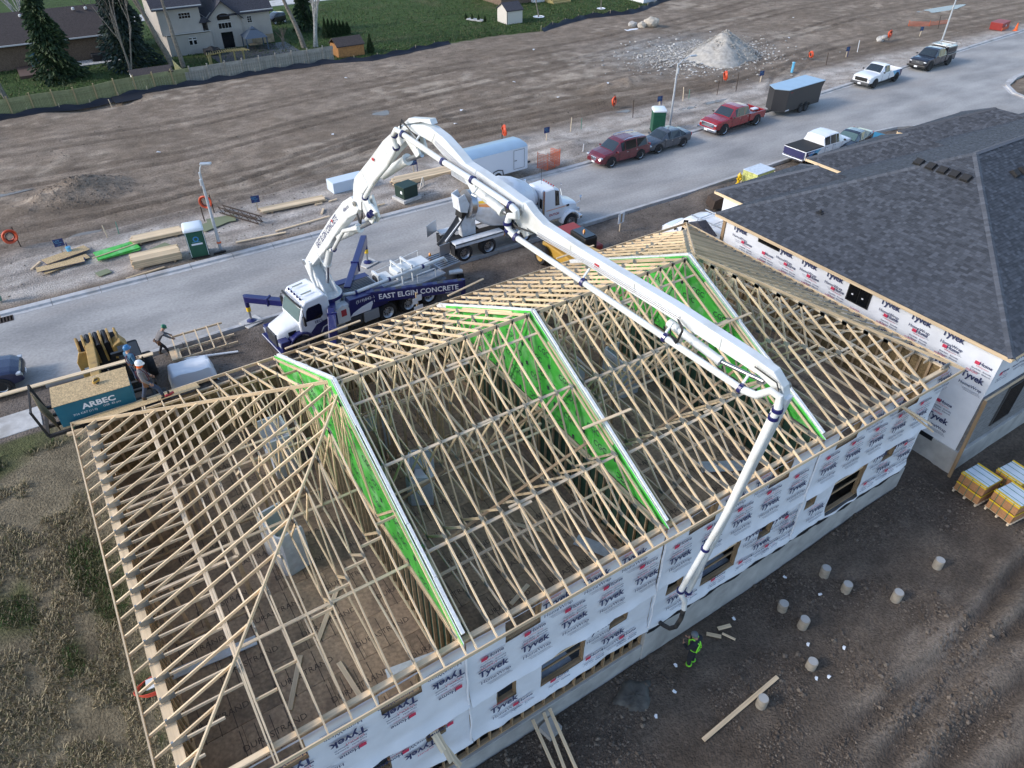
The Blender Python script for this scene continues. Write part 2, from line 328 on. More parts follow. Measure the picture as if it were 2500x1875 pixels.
def cover(x, y):
    """base colour of the bare ground, metre by metre (soil, dust, turf, painted furrow shading)"""
    n1 = fbm(x/6, y/4, 4, 41); n2 = fbm(x/1.1, y/.8, 4, 43); n3 = fbm(x/16, y/5, 3, 47); n4 = fbm(x/.3, y/.3, 2, 48)
    def mixc(a, b, t): return a+(b-a)*t[..., None]
    A = lambda *c: np.array(c)
    mud = mixc(A(.138, .102, .072), A(.295, .233, .177), np.clip(.15+.9*n1*n2*2, 0, 1))
    mud = mixc(mud, np.broadcast_to(A(.43, .355, .275), mud.shape), sstep(.56, .72, n3*.6+n2*.4)*.75)
    dust = mixc(A(.33, .285, .245), A(.60, .545, .49), np.clip(n2*1.3-.15, 0, 1))
    strip = sstep(41.0, 42, y)*(1-sstep(46.2, 49.5, y+2*(n1-.5)))
    c = mixc(mud, dust, strip*.85)
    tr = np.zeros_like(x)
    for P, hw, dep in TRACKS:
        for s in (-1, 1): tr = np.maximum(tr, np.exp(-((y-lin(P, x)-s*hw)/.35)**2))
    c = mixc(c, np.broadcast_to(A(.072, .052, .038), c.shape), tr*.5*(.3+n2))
    grav = np.exp(-(((x-62)/8)**2+((y-61)/5.5)**2)); c = mixc(c, mixc(A(.24, .225, .20), A(.46, .445, .42), np.clip(n4*1.6-.3, 0, 1)), np.clip(grav*1.5*n2*1.6, 0, .95))
    front = (y < 32.6) & (y > 20); fd = mixc(A(.095, .075, .060), A(.205, .172, .145), n2); c = np.where(front[..., None], fd, c)
    yard = (y <= 20); yd = mixc(A(.062, .047, .036), A(.150, .119, .092), np.clip(n1*.5+n2*.7-.1, 0, 1)); lt = sstep(.55, .8, fbm(x/5, y/1.6, 3, 61))*sstep(14, 22, x)*(1-sstep(4, 6.5, y)); yd = mixc(yd, np.broadcast_to(A(.24, .20, .162), yd.shape), np.clip(lt*.85, 0, 1))
    for k, (c0, sl) in enumerate(((2.3, .03), (1.0, .05), (-.2, .03), (3.4, .02))):          # relief shading painted into the soil: wheel furrows darker, ridges paler
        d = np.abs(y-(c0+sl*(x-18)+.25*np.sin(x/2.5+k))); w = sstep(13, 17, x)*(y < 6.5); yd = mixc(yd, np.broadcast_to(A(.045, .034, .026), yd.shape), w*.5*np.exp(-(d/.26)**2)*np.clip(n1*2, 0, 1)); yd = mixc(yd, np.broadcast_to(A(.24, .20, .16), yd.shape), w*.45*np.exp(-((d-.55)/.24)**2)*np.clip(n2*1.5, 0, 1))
    c = np.where(yard[..., None], yd, c)
    turfL = (x < -2.7-.9*(n1-.3)) & (y < 28.6+n1*1.2); tl = mixc(A(.135, .110, .072), A(.24, .20, .132), n2); tl = mixc(tl, np.broadcast_to(A(.060, .075, .022), tl.shape), sstep(.56, .70, fbm(x/1.7, y/2.6, 3, 71))*.8); c = np.where(turfL[..., None], tl, c)
    lawn = sstep(-.2, .35, y-lin(SILT, x)+1.6*(n2-.5)*sstep(40, 44, x)*(1-sstep(52, 56, x)))
    lw = mixc(A(.030, .055, .012), A(.062, .105, .026), np.clip(n1*.8+n2*.4-.1, 0, 1)); lw = mixc(lw, np.broadcast_to(A(.12, .115, .055), lw.shape), sstep(.6, .75, fbm(x/3, y/3, 3, 51))*.5)
    c = mixc(c, lw, lawn)
    return c
def axis(parts):
    o = []
    for a, b, s in parts: o += list(np.arange(a, b, s))
    return np.array(o)
gx = axis([(-800, -100, 100), (-100, -20, 10), (-20, -10, .8), (-10, 30, .2), (30, 112, .36), (112, 160, 3), (160, 900, 60)])
gy = axis([(-60, -8, 6), (-8, 0, .6), (0, 10, .2), (10, 24, .4), (24, 34, .22), (34, 41, .5), (41, 84, .27), (84, 130, 1.2), (130, 200, 10), (200, 1500, 100)])
GX, GY = np.meshgrid(gx, gy); GZ = height(GX, GY)
me = bpy.data.meshes.new('ground'); nx, ny = len(gx), len(gy)
V = np.stack([GX, GY, GZ], -1).reshape(-1, 3); idx = np.arange(nx*ny).reshape(ny, nx)
F = np.stack([idx[:-1, :-1], idx[:-1, 1:], idx[1:, 1:], idx[1:, :-1]], -1).reshape(-1, 4)
me.vertices.add(len(V)); me.vertices.foreach_set('co', V.ravel()); me.loops.add(F.size); me.loops.foreach_set('vertex_index', F.ravel())
me.polygons.add(len(F)); me.polygons.foreach_set('loop_start', np.arange(0, F.size, 4)); me.polygons.foreach_set('loop_total', np.full(len(F), 4))
me.update(calc_edges=True); me.polygons.foreach_set('use_smooth', [True]*len(F))
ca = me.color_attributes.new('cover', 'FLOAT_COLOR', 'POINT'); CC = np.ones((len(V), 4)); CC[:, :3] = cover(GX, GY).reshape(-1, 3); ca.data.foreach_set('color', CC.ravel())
gm = bpy.data.materials.new('soil'); gm.use_nodes = True; t = gm.node_tree; N = t.nodes; L = t.links; b = N['Principled BSDF']; b.inputs['Roughness'].default_value = .95; b.inputs['Specular IOR Level'].default_value = .25
at = N.new('ShaderNodeAttribute'); at.attribute_name = 'cover'; tc = N.new('ShaderNodeTexCoord')
def gnoise(sc, det, st=(1, 1, 1)):
    mp = N.new('ShaderNodeMapping'); mp.inputs['Scale'].default_value = st; L.new(tc.outputs['Object'], mp.inputs[0]); n = N.new('ShaderNodeTexNoise'); n.inputs['Scale'].default_value = sc; n.inputs['Detail'].default_value = det; L.new(mp.outputs[0], n.inputs['Vector']); return n
n1 = gnoise(9, 8); n2 = gnoise(1.3, 7, (.7, 1.1, 1)); mr = N.new('ShaderNodeMapRange'); mr.inputs['From Min'].default_value = .3; mr.inputs['From Max'].default_value = .7; mr.inputs['To Min'].default_value = .68; mr.inputs['To Max'].default_value = 1.3; L.new(n1.outputs[0], mr.inputs[0])
mr2 = N.new('ShaderNodeMapRange'); mr2.inputs['From Min'].default_value = .3; mr2.inputs['From Max'].default_value = .7; mr2.inputs['To Min'].default_value = .78; mr2.inputs['To Max'].default_value = 1.2; L.new(n2.outputs[0], mr2.inputs[0])
mu = N.new('ShaderNodeMath'); mu.operation = 'MULTIPLY'; L.new(mr.outputs[0], mu.inputs[0]); L.new(mr2.outputs[0], mu.inputs[1]); hs = N.new('ShaderNodeHueSaturation'); L.new(at.outputs['Color'], hs.inputs['Color']); L.new(mu.outputs[0], hs.inputs['Value']); L.new(hs.outputs[0], b.inputs['Base Color'])
n3 = gnoise(14, 10); bp = N.new('ShaderNodeBump'); bp.inputs['Strength'].default_value = 1.0; bp.inputs['Distance'].default_value = .085; L.new(n3.outputs[0], bp.inputs['Height']); L.new(bp.outputs[0], b.inputs['Normal'])
me.materials.append(gm); struct(put('ground', me))
def gz(x, y): return float(height(np.array([x]), np.array([y]))[0])

# ------------------------------------------------------------------ road, kerbs, sidewalk
am = bpy.data.materials.new('dusty_asphalt'); am.use_nodes = True; MATS['asphalt'] = am; t = am.node_tree; N = t.nodes; L = t.links; b = N['Principled BSDF']; b.inputs['Roughness'].default_value = .85; b.inputs['Specular IOR Level'].default_value = .3; tc = N.new('ShaderNodeTexCoord')
n1 = gnoise(.42, 8, (.45, 1.1, 1)); r1 = N.new('ShaderNodeValToRGB'); e = r1.color_ramp.elements; e[0].position = .3; e[0].color = (.25, .243, .235, 1); e[1].position = .72; e[1].color = (.44, .423, .40, 1); L.new(n1.outputs[0], r1.inputs[0])
n2 = gnoise(.35, 5, (.3, .9, 1)); r2 = N.new('ShaderNodeValToRGB'); e = r2.color_ramp.elements; e[0].position = .52; e[0].color = (0, 0, 0, 1); e[1].position = .75; e[1].color = (.55, .55, .55, 1); L.new(n2.outputs[0], r2.inputs[0])
mx = N.new('ShaderNodeMix'); mx.data_type = 'RGBA'; L.new(r2.outputs[0], mx.inputs['Factor']); L.new(r1.outputs[0], mx.inputs['A']); mx.inputs['B'].default_value = (.40, .355, .315, 1)
n3 = gnoise(7, 8); mr = N.new('ShaderNodeMapRange'); mr.inputs['From Min'].default_value = .3; mr.inputs['From Max'].default_value = .7; mr.inputs['To Min'].default_value = .86; mr.inputs['To Max'].default_value = 1.13; L.new(n3.outputs[0], mr.inputs[0]); hs = N.new('ShaderNodeHueSaturation'); L.new(mr.outputs[0], hs.inputs['Value']); L.new(mx.outputs['Result'], hs.inputs['Color']); L.new(hs.outputs[0], b.inputs['Base Color'])
n4 = gnoise(40, 4); bp = N.new('ShaderNodeBump'); bp.inputs['Strength'].default_value = .25; bp.inputs['Distance'].default_value = .01; L.new(n4.outputs[0], bp.inputs['Height']); L.new(bp.outputs[0], b.inputs['Normal'])
rb = MB(); n = 110; xs = np.linspace(-60, 150, n)
far_ = [(float(x), float(lin(FK, x))-.2, 0) for x in xs]
lo = [Vector((*p, 0)) for p in NKL]; ro = [Vector((*p, 0)) for p in NKR]
def strip(a, bb, z): rb.add([(p[0], p[1], z) for p in a]+[(p[0], p[1], z) for p in bb], [(i, i+1, len(a)+i+1, len(a)+i) for i in range(len(a)-1)])
xl = [x for x in np.linspace(-60, 64.2, 80)]; strip([(x, float(lin(FK, x))-.2) for x in xl], [(x, float(lin(NKL, x))+.15 if x < 63.8 else 26.) for x in xl], 0)
xm = np.linspace(64.2, 76.2, 8); strip([(x, float(lin(FK, x))-.2) for x in xm], [(x, 0.) for x in xm], 0)
xr = np.linspace(76.2, 150, 60); strip([(x, float(lin(FK, x))-.2) for x in xr], [(x, float(np.interp(x, [p[0] for p in NKR[2:]], [p[1] for p in NKR[2:]]))+.1) for x in xr], 0)
struct(rb.build('road', 'asphalt'))
def kerb(name, P, side, w, seg=3.0):
    """kerb stones laid end to end along a line, side = +1 when the lot lies to the left of the direction of travel"""
    root = bpy.data.objects.new(name, None); COL.objects.link(root); struct(root)
    pts = []
    for (x0, y0), (x1, y1) in zip(P[:-1], P[1:]):
        d = math.hypot(x1-x0, y1-y0); k = max(1, round(d/seg)) if abs(x1) < 115 and abs(x0) < 115 else 1
        for i in range(k): pts.append((x0+(x1-x0)*i/k, y0+(y1-y0)*i/k))
    pts.append(P[-1])
    for (x0, y0), (x1, y1) in zip(pts[:-1], pts[1:]):
        if max(x0, x1) < -9 or min(x0, x1) > 112: continue
        a = Vector((x0, y0, 0)); c = Vector((x1, y1, 0)); dx = (c-a).normalized(); nrm = Vector((-dx.y, dx.x, 0))*side
        a2 = a+dx*.012; c2 = c-dx*.012; h = rnd(-.006, .006)
        prof = [(-.22, -.1), (-.22, .012), (.02, .018), (.06, .125+h), (w-.22, .135+h), (w-.22, -.1)]
        MB().loft([[q+nrm*u+Vector((0, 0, z)) for u, z in prof] for q in (a2, c2)]).build('kerb_stone', 'kerb_concrete', root)
kerb('kerb', FK[1:], 1, .62, 2.4); kerb('kerb', NKL[1:], -1, .44); kerb('kerb', NKR[1:], 1 if False else -1, .6, 1.5)
sb = MB().bx(-30, -4.35, 29.55, 31.05, -.1, .14); struct(sb.build('sidewalk', 'concrete_pale', bevel=.02))
struct(MB().bx(-20, 110, 110, 114, -.1, .11).build('far_road', 'concrete_pale'))
ds = thing('storm_drain', 'rusty slotted storm drain grate at the far kerb, left edge', 'drain', (-5.2, 39.9, .006))
MB().bx(-.45, .45, -.3, .3, 0, .012).build('frame', 'rust', ds)
for k in range(6): MB().bx(-.40+k*.145, -.33+k*.145, -.25, .25, .013, .02).build('slot', 'dark_void', ds)
def puddle(x, y, rx, ry, rz=0., z=None):
    k = 22; zz = gz(x, y)+.03 if z is None else z
    ring = [(rx*(1+.25*math.sin(3*a+x)+.12*math.sin(5*a+y))*math.cos(a), ry*(1+.2*math.sin(2*a+y))*math.sin(a), 0) for a in [2*math.pi*i/k for i in range(k)]]
    o = MB().add(ring, [tuple(range(k))]).build('puddle', 'water', loc=(x, y, zz), rot=(0, 0, rz)); struct(o)
mat('water', (.17, .145, .115), .22, spec=.5)
# ------------------------------------------------------------------ the house under construction
XL, XR, YN, YR, SL, ZE = -2.75, 26.17, 8.79, 16.3, .49, 3.70
YF = 2*YR-YN; WX0, WX1, WY0, WY1 = -2.3, 25.75, 9.18, 23.35; FLOOR, PLATE = 1.25, 3.72
FW = [4.45, 11.34, 18.34]
def roofz(x, y): return ZE+SL*min(y-YN, YF-y, x-XL, XR-x)
house = thing('house_under_construction', 'long unfinished row house with open pale roof trusses and white house wrap', 'house')
def hpart(name, label=None):
    o = bpy.data.objects.new(name, None); COL.objects.link(o); o.parent = house; o.empty_display_size = .1
    if label: o['label'] = label
    return o
HZ = .089; WD = .038
def joints(par, pts, x):
    m = MB()
    for y, z, w, h in pts:
        for s in (-1, 1): m.bx(x+s*(WD/2+.001), x+s*(WD/2+.004), y-w/2, y+w/2, z-h/2, z+h/2)
    stuff(m.build('connector_plates', 'plate_metal', par))
def truss(x, top=None):
    """roof truss across the house at x; top = height of its flat top chord, None for a full gable truss"""
    t = hpart('roof_truss'); wood = 'lumber'; j = rnd(-.015, .015); x += j
    zc = PLATE+HZ/2; w = random.choice(['lumber_grey', 'lumber_grey', 'lumber'])
    half = (min(top, 99)-ZE)/SL if top else YR-YN
    off = HZ/2/math.cos(math.atan(SL))
    yl, yh = YN+.02, YN+half
    a = (x, yl, ZE+SL*(yl-YN)-off); bq = (x, yh, ZE+SL*half-off)
    a2 = (x, YF-.02, a[2]); b2 = (x, YF-half, bq[2])
    e = .02
    piece('rafter', t, a, bq, WD, HZ, wood); piece('rafter', t, a2, b2, WD, HZ, wood)
    if top: piece('top_chord', t, bq, b2, WD, HZ, w)
    piece('bottom_chord', t, (x, WY0, zc), (x, WY1, zc), WD, HZ, w)
    jl = []
    def under(y): return min(bq[2], ZE+SL*min(y-YN, YF-y)-off)
    nodes_t = [YN+.36*(YR-YN), YN+.66*(YR-YN), YR, YF-.66*(YR-YN), YF-.36*(YR-YN)] if not top else [yh, YR, YF-half] if half < 4.2 else [YN+half*.55, yh, YR, YF-half, YF-half*.55]
    nodes_b = [(nodes_t[i]+nodes_t[i+1])/2 for i in range(len(nodes_t)-1)]
    if not top: nodes_b = [YN+.2*(YR-YN)]+nodes_b+[YF-.2*(YR-YN)]
    for y in nodes_t: jl.append((y, under(y)-.02, .22, .16))
    for y in nodes_b: jl.append((y, zc, .2, .12))
    wz = zc+HZ/2
    for yb in nodes_b:
        for yt in nodes_t:
            if abs(yb-yt) < (1.75 if not top else 2.6) and under(yt)-wz > .15: piece('web', t, (x, yb, wz-.02), (x, yt, under(yt)-.03), WD-.004, .07, w)
    jl += [(YN+.62, ZE+.16, .34, .16), (YF-.62, ZE+.16, .34, .16), (YR if not top else yh, bq[2]-.03, .2, .14)]
    joints(t, jl, x)
xs_mid = []
for a, bq in ((FW[0], FW[1]), (FW[1], FW[2])):
    n = 11; xs_mid += [a+.22+(bq-a-.44)*i/n for i in range(n+1)]
for x in xs_mid: truss(x)
for x in [XL+2.27+.605*i for i in range(9)]: truss(x, ZE+SL*(x-XL)-.10)
for x in [XR-2.27-.605*i for i in range(9)]: truss(x, ZE+SL*(XR-x)-.10)
# doubled hip girders
for x in (XL+2.27+.05, XR-2.27-.05): truss(x, ZE+SL*min(x-XL, XR-x)-.10)
off = HZ/2/math.cos(math.atan(SL))
for s, x0 in ((1, XL), (-1, XR)):                      # jack rafters of the hip ends
    par = hpart('hip_end')
    for k in range(24):
        y = YN+.42+.60*k; run = min(y-YN, YF-y)
        if run < .3 or y > YF-.3: continue
        run = min(run, 7.4)
        piece('jack_rafter', par, (x0+s*.02, y, ZE-off), (x0+s*run, y, ZE+SL*run-off), WD, HZ, 'lumber')
        piece('jack_chord', par, (x0+s*.45, y+.04, PLATE+HZ/2), (x0+s*min(2.25, max(run, .9)), y+.04, PLATE+HZ/2), WD, HZ, 'lumber_grey')
        jm = MB(); jm.bx(x0+s*.62-.17, x0+s*.62+.17, y-.024, y+.024, ZE+.06, ZE+.24); stuff(jm.build('connector_plates', 'plate_metal', par))
    for y0, d in ((YN, 1), (YF, -1)): piece('hip_rafter', par, (x0, y0, ZE-off+.03), (x0+s*7.45, y0+d*7.45, ZE+SL*7.45-off+.03), WD, .11, 'lumber')
# fascia
fz = ZE-.03
for p0, p1 in (((XL, YN, fz), (FW[0], YN, fz)), ((FW[0], YN, fz), (FW[1], YN, fz)), ((FW[1], YN, fz), (FW[2], YN, fz)), ((FW[2], YN, fz), (XR, YN, fz)), ((XL, YN, fz), (XL, YR, fz)), ((XL, YR, fz), (XL, YF, fz)), ((XR, YN, fz), (XR, YR, fz)), ((XR, YR, fz), (XR, YF, fz)), ((XL, YF, fz), (FW[0], YF, fz)), ((FW[0], YF, fz), (FW[1], YF, fz)), ((FW[1], YF, fz), (FW[2], YF, fz)), ((FW[2], YF, fz), (XR, YF, fz))):
    piece('fascia_board', house, p0, p1, WD, .125, 'lumber')
# bracing nailed along the roof
def rstrip(name, x0, x1, y, dz, w=.089, h=.038, m='lumber_grey'): piece(name, house, (x0, y, roofz((x0+x1)/2 if 5 < (x0+x1)/2 < 18 else max(min(x0, x1), 4.6) if x1 < 12 else min(x1, 18.2), y)+dz), (x1, y, roofz((x0+x1)/2 if 5 < (x0+x1)/2 < 18 else max(min(x0, x1), 4.6) if x1 < 12 else min(x1, 18.2), y)+dz), w, h, m)
for a, bq in ((FW[0], FW[1]), (FW[1], FW[2])):
    for y in (11.35, 13.7, 15.6, 17.1, 19.2, 21.6):
        c = (a+bq)/2+rnd(-.4, .4); rstrip('purlin', a+.12, c+.35, y+rnd(-.05, .05), -.128); rstrip('purlin', c-.35, bq-.12, y+.10, -.128)
    piece('ridge_board', house, (a+.1, YR, ZE+SL*(YR-YN)-.07), (bq-.1, YR, ZE+SL*(YR-YN)-.07), WD, .14, 'lumber')
    for y in (11.2, 14.6, 18.6): piece('lateral_brace', house, (a+.12, y, PLATE+HZ+.022), (bq-.12, y+rnd(-.1, .1), PLATE+HZ+.022), .089, .038, 'lumber_grey')
    for y in (12.0, 14.2, 18.3): piece('diagonal_brace', house, (a+.4, y, PLATE+.15), (bq-.6, y+.25, PLATE+.15+rnd(.8, 1.6)), .089, .038, 'lumber_dark')
for x0, x1 in ((XL+2.3, FW[0]-.12), (FW[2]+.12, XR-2.3)):
    for y in (12.0, 15.4, 19.2): piece('lateral_brace', house, (x0, y, PLATE+HZ+.022), (x1, y, PLATE+HZ+.022), .089, .038, 'lumber_grey')
for sx, x0 in ((1, XL), (-1, XR)):                     # blocking between the rafters of the hip ends
    for k in range(8):
        xx = x0+sx*(2.27+.605*k+.02); y = YN+1.35+.33*k
        if sx*(xx-x0) < 7: piece('blocking', house, (xx, y, ZE+SL*(y-YN)-.08), (xx+sx*.565, y, ZE+SL*(y-YN)-.08), WD, HZ, 'lumber')
        y = YF-1.6-.3*k; piece('blocking', house, (xx, y, ZE+SL*(YF-y)-.08), (xx+sx*.565, y, ZE+SL*(YF-y)-.08), WD, HZ, 'lumber')
# loose boards
for p0, p1 in (((10.55, 12.35, 5.60), (12.35, 12.25, 5.62)), ((17.3, 13.6, 6.16), (19.0, 13.55, 6.16)), ((5.2, 19.1, 6.16), (11.2, 23.0, 4.28)), ((4.9, 23.9, 3.85), (8.2, 24.25, 3.8)), ((12.2, 24.0, 3.8), (14.3, 24.5, 3.75)), ((18.1, 24.1, 3.85), (20.4, 24.2, 3.85))):
    piece('loose_board', house, p0, p1, .09, .04, 'lumber')
# roof sheathing laid at the street-side left corner
def slopez(x, y): return ZE+SL*(YF-y)+.012
sp = MB()
for poly in ([(-2.55, 23.72), (-1.35, 22.5), (.05, 22.5), (.05, 23.72)], [(.06, 23.72), (.06, 22.5), (1.45, 22.5), (1.45, 23.72)]):
    m = MB(); k = len(poly); m.add([(x, y, slopez(x, y)) for x, y in poly]+[(x, y, slopez(x, y)+.014) for x, y in poly], [(i, (i+1) % k, k+(i+1) % k, k+i) for i in range(k)]+[tuple(range(k-1, -1, -1)), tuple(range(k, 2*k))]); m.build('roof_sheathing', 'osb', house)
# ---------------- fire walls
def bird(m, y, z, s, x, fl=1, mi=0):                    # black printed mark on the board
    P = [(0, 0), (.45, .1), (.6, .5), (.42, .42), (.46, .95), (.25, .6), (.05, 1.0), (.02, .55), (-.3, .55), (-.05, .3)]
    m.add([(x, y-fl*p[0]*s, z+fl*p[1]*s) for p in P], [tuple(range(len(P)))], mi)
for fi, xf in enumerate(FW):
    fwl = hpart('fire_wall', ['green gypsum fire wall nearest the hip end with the blue lift', 'middle green gypsum fire wall under the boom', 'far right green gypsum fire wall behind the boom'][fi])
    zb = PLATE+.12; ys = list(np.arange(9.0, 23.7, 1.22))+[23.6]; ys = [y for y in ys]
    for y0, y1 in zip(ys[:-1], ys[1:]):
        pts = sorted({y0, y1, *( [YR] if y0 < YR < y1 else [])})
        top = [(y, ZE+SL*min(y-YN, YF-y)+.06+.05*(fi == 0)) for y in pts]
        top = [(y, z) for y, z in top if z > zb+.02]
        if len(top) < 2: continue
        poly = [(top[0][0]+.003, zb)]+[(y, z) for y, z in top]+[(top[-1][0]-.003, zb)]
        poly = [(min(max(y, y0+.003), y1-.003), z) for y, z in poly]
        m = MB(); m.prism(poly, xf-.075, xf-.045, 'x'); n = len(poly)
        for k in range(n): m.m[k] = 1
        m.build('gypsum_board', ['gyp_green', 'gyp_white'], fwl)
    for s in (-1, 1):
        yA, yB = (YN+.42, YR) if s < 0 else (YF-.42, YR)
        zA, zB = ZE+SL*.42, ZE+SL*(YR-YN)
        m = MB(); lift = .10+.05*(fi == 0)
        for q in range(5):
            u0, u1 = q/5, (q+1)/5; wob = rnd(-.012, .012)
            m.beam((xf+.03+wob, yA+(yB-yA)*u0, zA+(zB-zA)*u0+lift-.07), (xf+.03+wob, yA+(yB-yA)*u1, zA+(zB-zA)*u1+lift-.07+rnd(-.02, .02)), .10-.03*random.random(), .17)
        m.build('board_edge', 'gyp_white', fwl)
        piece('nailer', fwl, (xf-.10, yA+(yB-yA)*.35, zA+(zB-zA)*.35-.02), (xf-.10, yA+(yB-yA)*.85, zA+(zB-zA)*.85-.02), .05, .09, 'lumber')
    pm = MB()
    for r in range(8):
        for q in range(18):
            y = 9.6+q*.80+(r % 2)*.40; z = zb+.24+r*.44
            if z+.3 < ZE+SL*min(y-YN, YF-y) and z+.3 < ZE+SL*min(y-.5-YN, YF-y-.5):
                if (q+r) % 2: bird(pm, y, z-.06, .24, xf-.078, 1 if r % 3 else -1)
                else:
                    pm.text('CGC', .30, (xf-.078, y-.1, z), (0, -1, 0) if r % 3 else (0, 1, 0), (0, 0, 1) if r % 3 else (0, 0, -1), 0, .012); pm.text('SECUROCK', .05, (xf-.078, y-.1, z-.14), (0, -1, 0), (0, 0, 1), 0)
    stuff(pm.build('board_print', 'ink_dark', fwl))
    # party wall below the trusses
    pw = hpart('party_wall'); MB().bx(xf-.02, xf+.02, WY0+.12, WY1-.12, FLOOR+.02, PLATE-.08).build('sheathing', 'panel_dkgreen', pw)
    piece('wall_plate', pw, (xf-.08, WY0+.1, PLATE-.04), (xf-.08, WY1-.1, PLATE-.04), .10, .076, 'lumber')
    piece('sole_plate', pw, (xf-.08, WY0+.1, FLOOR+.03), (xf-.08, WY1-.1, FLOOR+.03), .09, .04, 'stud')
    for k in range(34): piece('stud', pw, (xf-.08, WY0+.3+k*.406, FLOOR+.05), (xf-.08, WY0+.3+k*.406, PLATE-.08), .09, .038, 'stud', (0, 1, 0))
# ---------------- floor
fl = hpart('floor_deck')
k = 0
for r in range(12):
    y0 = WY0+.08+r*1.185; x = WX0+.1-(1.2 if r % 2 else 0)
    while x < WX1-.1:
        a, bq = max(x, WX0+.1), min(x+2.4, WX1-.1)
        if bq-a > .2: sheet('subfloor_panel', fl, ((a+bq)/2, y0+.59, FLOOR-.012+rnd(-.002, .002)), (round(bq-a-.012, 2), 1.172, .022), 'subfloor')
        x += 2.4
gapm = MB().bx(WX0+.05, WX1-.05, WY0+.05, WY1-.05, FLOOR-.30, FLOOR-.03); gapm.build('joists', 'dark_void', fl)
pm = MB()
for r in range(12):
    for q in range(12):
        y = WY0+.08+r*1.185+.5; x = WX0+.8+q*2.4+(1.2 if r % 2 else 0)
        if x < WX1-1: pm.text('DURASTRAND', .26, (x, y, FLOOR+.003), (1, 0, 0), (0, 1, 0), 0, .0)
        for dx in (.4, .8, 1.2, 1.6):
            if x+dx-1.2 < WX1-.3 and x+dx-1.2 > WX0+.2: pm.box((x+dx-1.2, y, FLOOR+.0025), (.022, 1.1, .001))
stuff(pm.build('floor_print', 'floor_ink', fl))
# ---------------- foundation and near wall
fo = hpart('foundation')
MB().bx(WX0-.1, 11.24, 9.08, 9.34, -3.8, -2.34).build('foundation_wall', 'concrete', fo, bevel=.02)
MB().bx(11.24, WX1+.05, 9.05, 9.34, -3.8, -1.56).build('foundation_wall', 'concrete', fo, bevel=.02)
MB().bx(WX0-.1, WX0+.15, 9.35, WY1, -3.8, .9).build('foundation_wall', 'concrete', fo); MB().bx(WX1-.2, WX1+.05, 9.35, WY1, -3.8, .9).build('foundation_wall', 'concrete', fo); MB().bx(WX0+.16, WX1-.21, WY1-.25, WY1, -3.8, .9).build('foundation_wall', 'concrete', fo)
MB().bx(WX0, WX1, 9.35, WY1-.3, -3.2, -3.0).build('basement_floor', 'concrete', fo)
mm = MB()
for x0, x1 in ((11.3, 18.4), (18.42, 25.6)):
    xs = np.arange(x0, x1, .3)
    mm.add([(x, 9.043-.02*math.sin(x*5), -1.60+.04*math.sin(x*3.1)) for x in xs]+[(x, 9.043, -1.40) for x in xs], [(i, i+1, len(xs)+i+1, len(xs)+i) for i in range(len(xs)-1)])
mm.build('waterproof_strip', 'membrane', fo)
for x in (7.15, 4.0): MB().box((x, 8.75, -3.12), (.55, .5, .35), 0, Matrix.Rotation(.2, 3, 'Z')).build('footing_block', 'concrete', fo)
UP = [(2.05, 3.17, 2.72, 3.62), (5.67, 6.82, 2.72, 3.66), (12.33, 13.45, 2.8, 3.66), (15.9, 16.9, 2.8, 3.66), (19.3, 20.5, 2.8, 3.66), (22.9, 24.1, 2.8, 3.66), (-1.2, 0.2, 2.72, 3.62)]
LOW = [(-.6, .9, -.6, .78), (1.3, 2.03, -.2, .78), (3.09, 3.71, -.06, .9), (5.38, 6.06, -.38, .66), (6.95, 8.6, -.9, .80), (9.55, 10.28, 0., .80), (11.95, 12.65, -.1, .95), (13.65, 15.35, -.85, .98), (16.3, 17.0, -.12, 1.05), (18.8, 19.4, -.08, 1.0), (20.4, 22.4, -1.3, 1.1), (23.45, 24.15, -.05, 1.0)]
def cloth(name, par, x0, x1, z0, z1, y, holes, m, seed, hem=.05, drop=()):
    xs = sorted({x0, x1, *[h for q in holes for h in q[:2] if x0 < h < x1], *np.arange(x0, x1, .17)}); zs = sorted({z0, z1, *[h for q in holes for h in q[2:] if z0 < h < z1], *np.arange(z0, z1, .17)})
    X, Z = np.meshgrid(xs, zs); Yv = y+.055*(fbm(X/.9+seed, Z/.35+seed, 4, seed)-.5)-.16*np.exp(-((Z-z0)/.22)**2)*(.25+fbm(X/.6, Z*0+seed, 3, seed+3))-.02*(fbm(X/.25, Z/1.6, 2, seed+9)-.5)
    Zv = Z+np.where(Z <= z0+1e-6, hem*2*(fbm(X/.9+seed, Z*0, 3, seed+7)-.55), 0)
    mbx = MB(); nX = len(xs); f = []
    for j in range(len(zs)-1):
        for i in range(nX-1):
            cx, cz = (xs[i]+xs[i+1])/2, (zs[j]+zs[j+1])/2
            if any(h[0] < cx < h[1] and h[2] < cz < h[3] for h in holes): continue
            f.append((j*nX+i, j*nX+i+1, (j+1)*nX+i+1, (j+1)*nX+i))
    mbx.add(list(zip(X.ravel(), Yv.ravel(), Zv.ravel())), f); return mbx.build(name, m, par, smooth=80)
nw = hpart('wrapped_wall')
seams = [WX0, FW[0]+.02, FW[1]-.05, FW[2]+.02, WX1]
for u in range(4):
    a, bq = seams[u], seams[u+1]
    cloth('house_wrap', nw, a+.02, bq-.02, .74+.12*(u > 1), PLATE-.02, 9.085-.004*u, UP, 'tyvek', 3+u)
    cloth('house_wrap', nw, a+.01, bq-.01, -1.38, .95+.1*(u > 1), 9.13, LOW, 'tyvek', 13+u, .06)
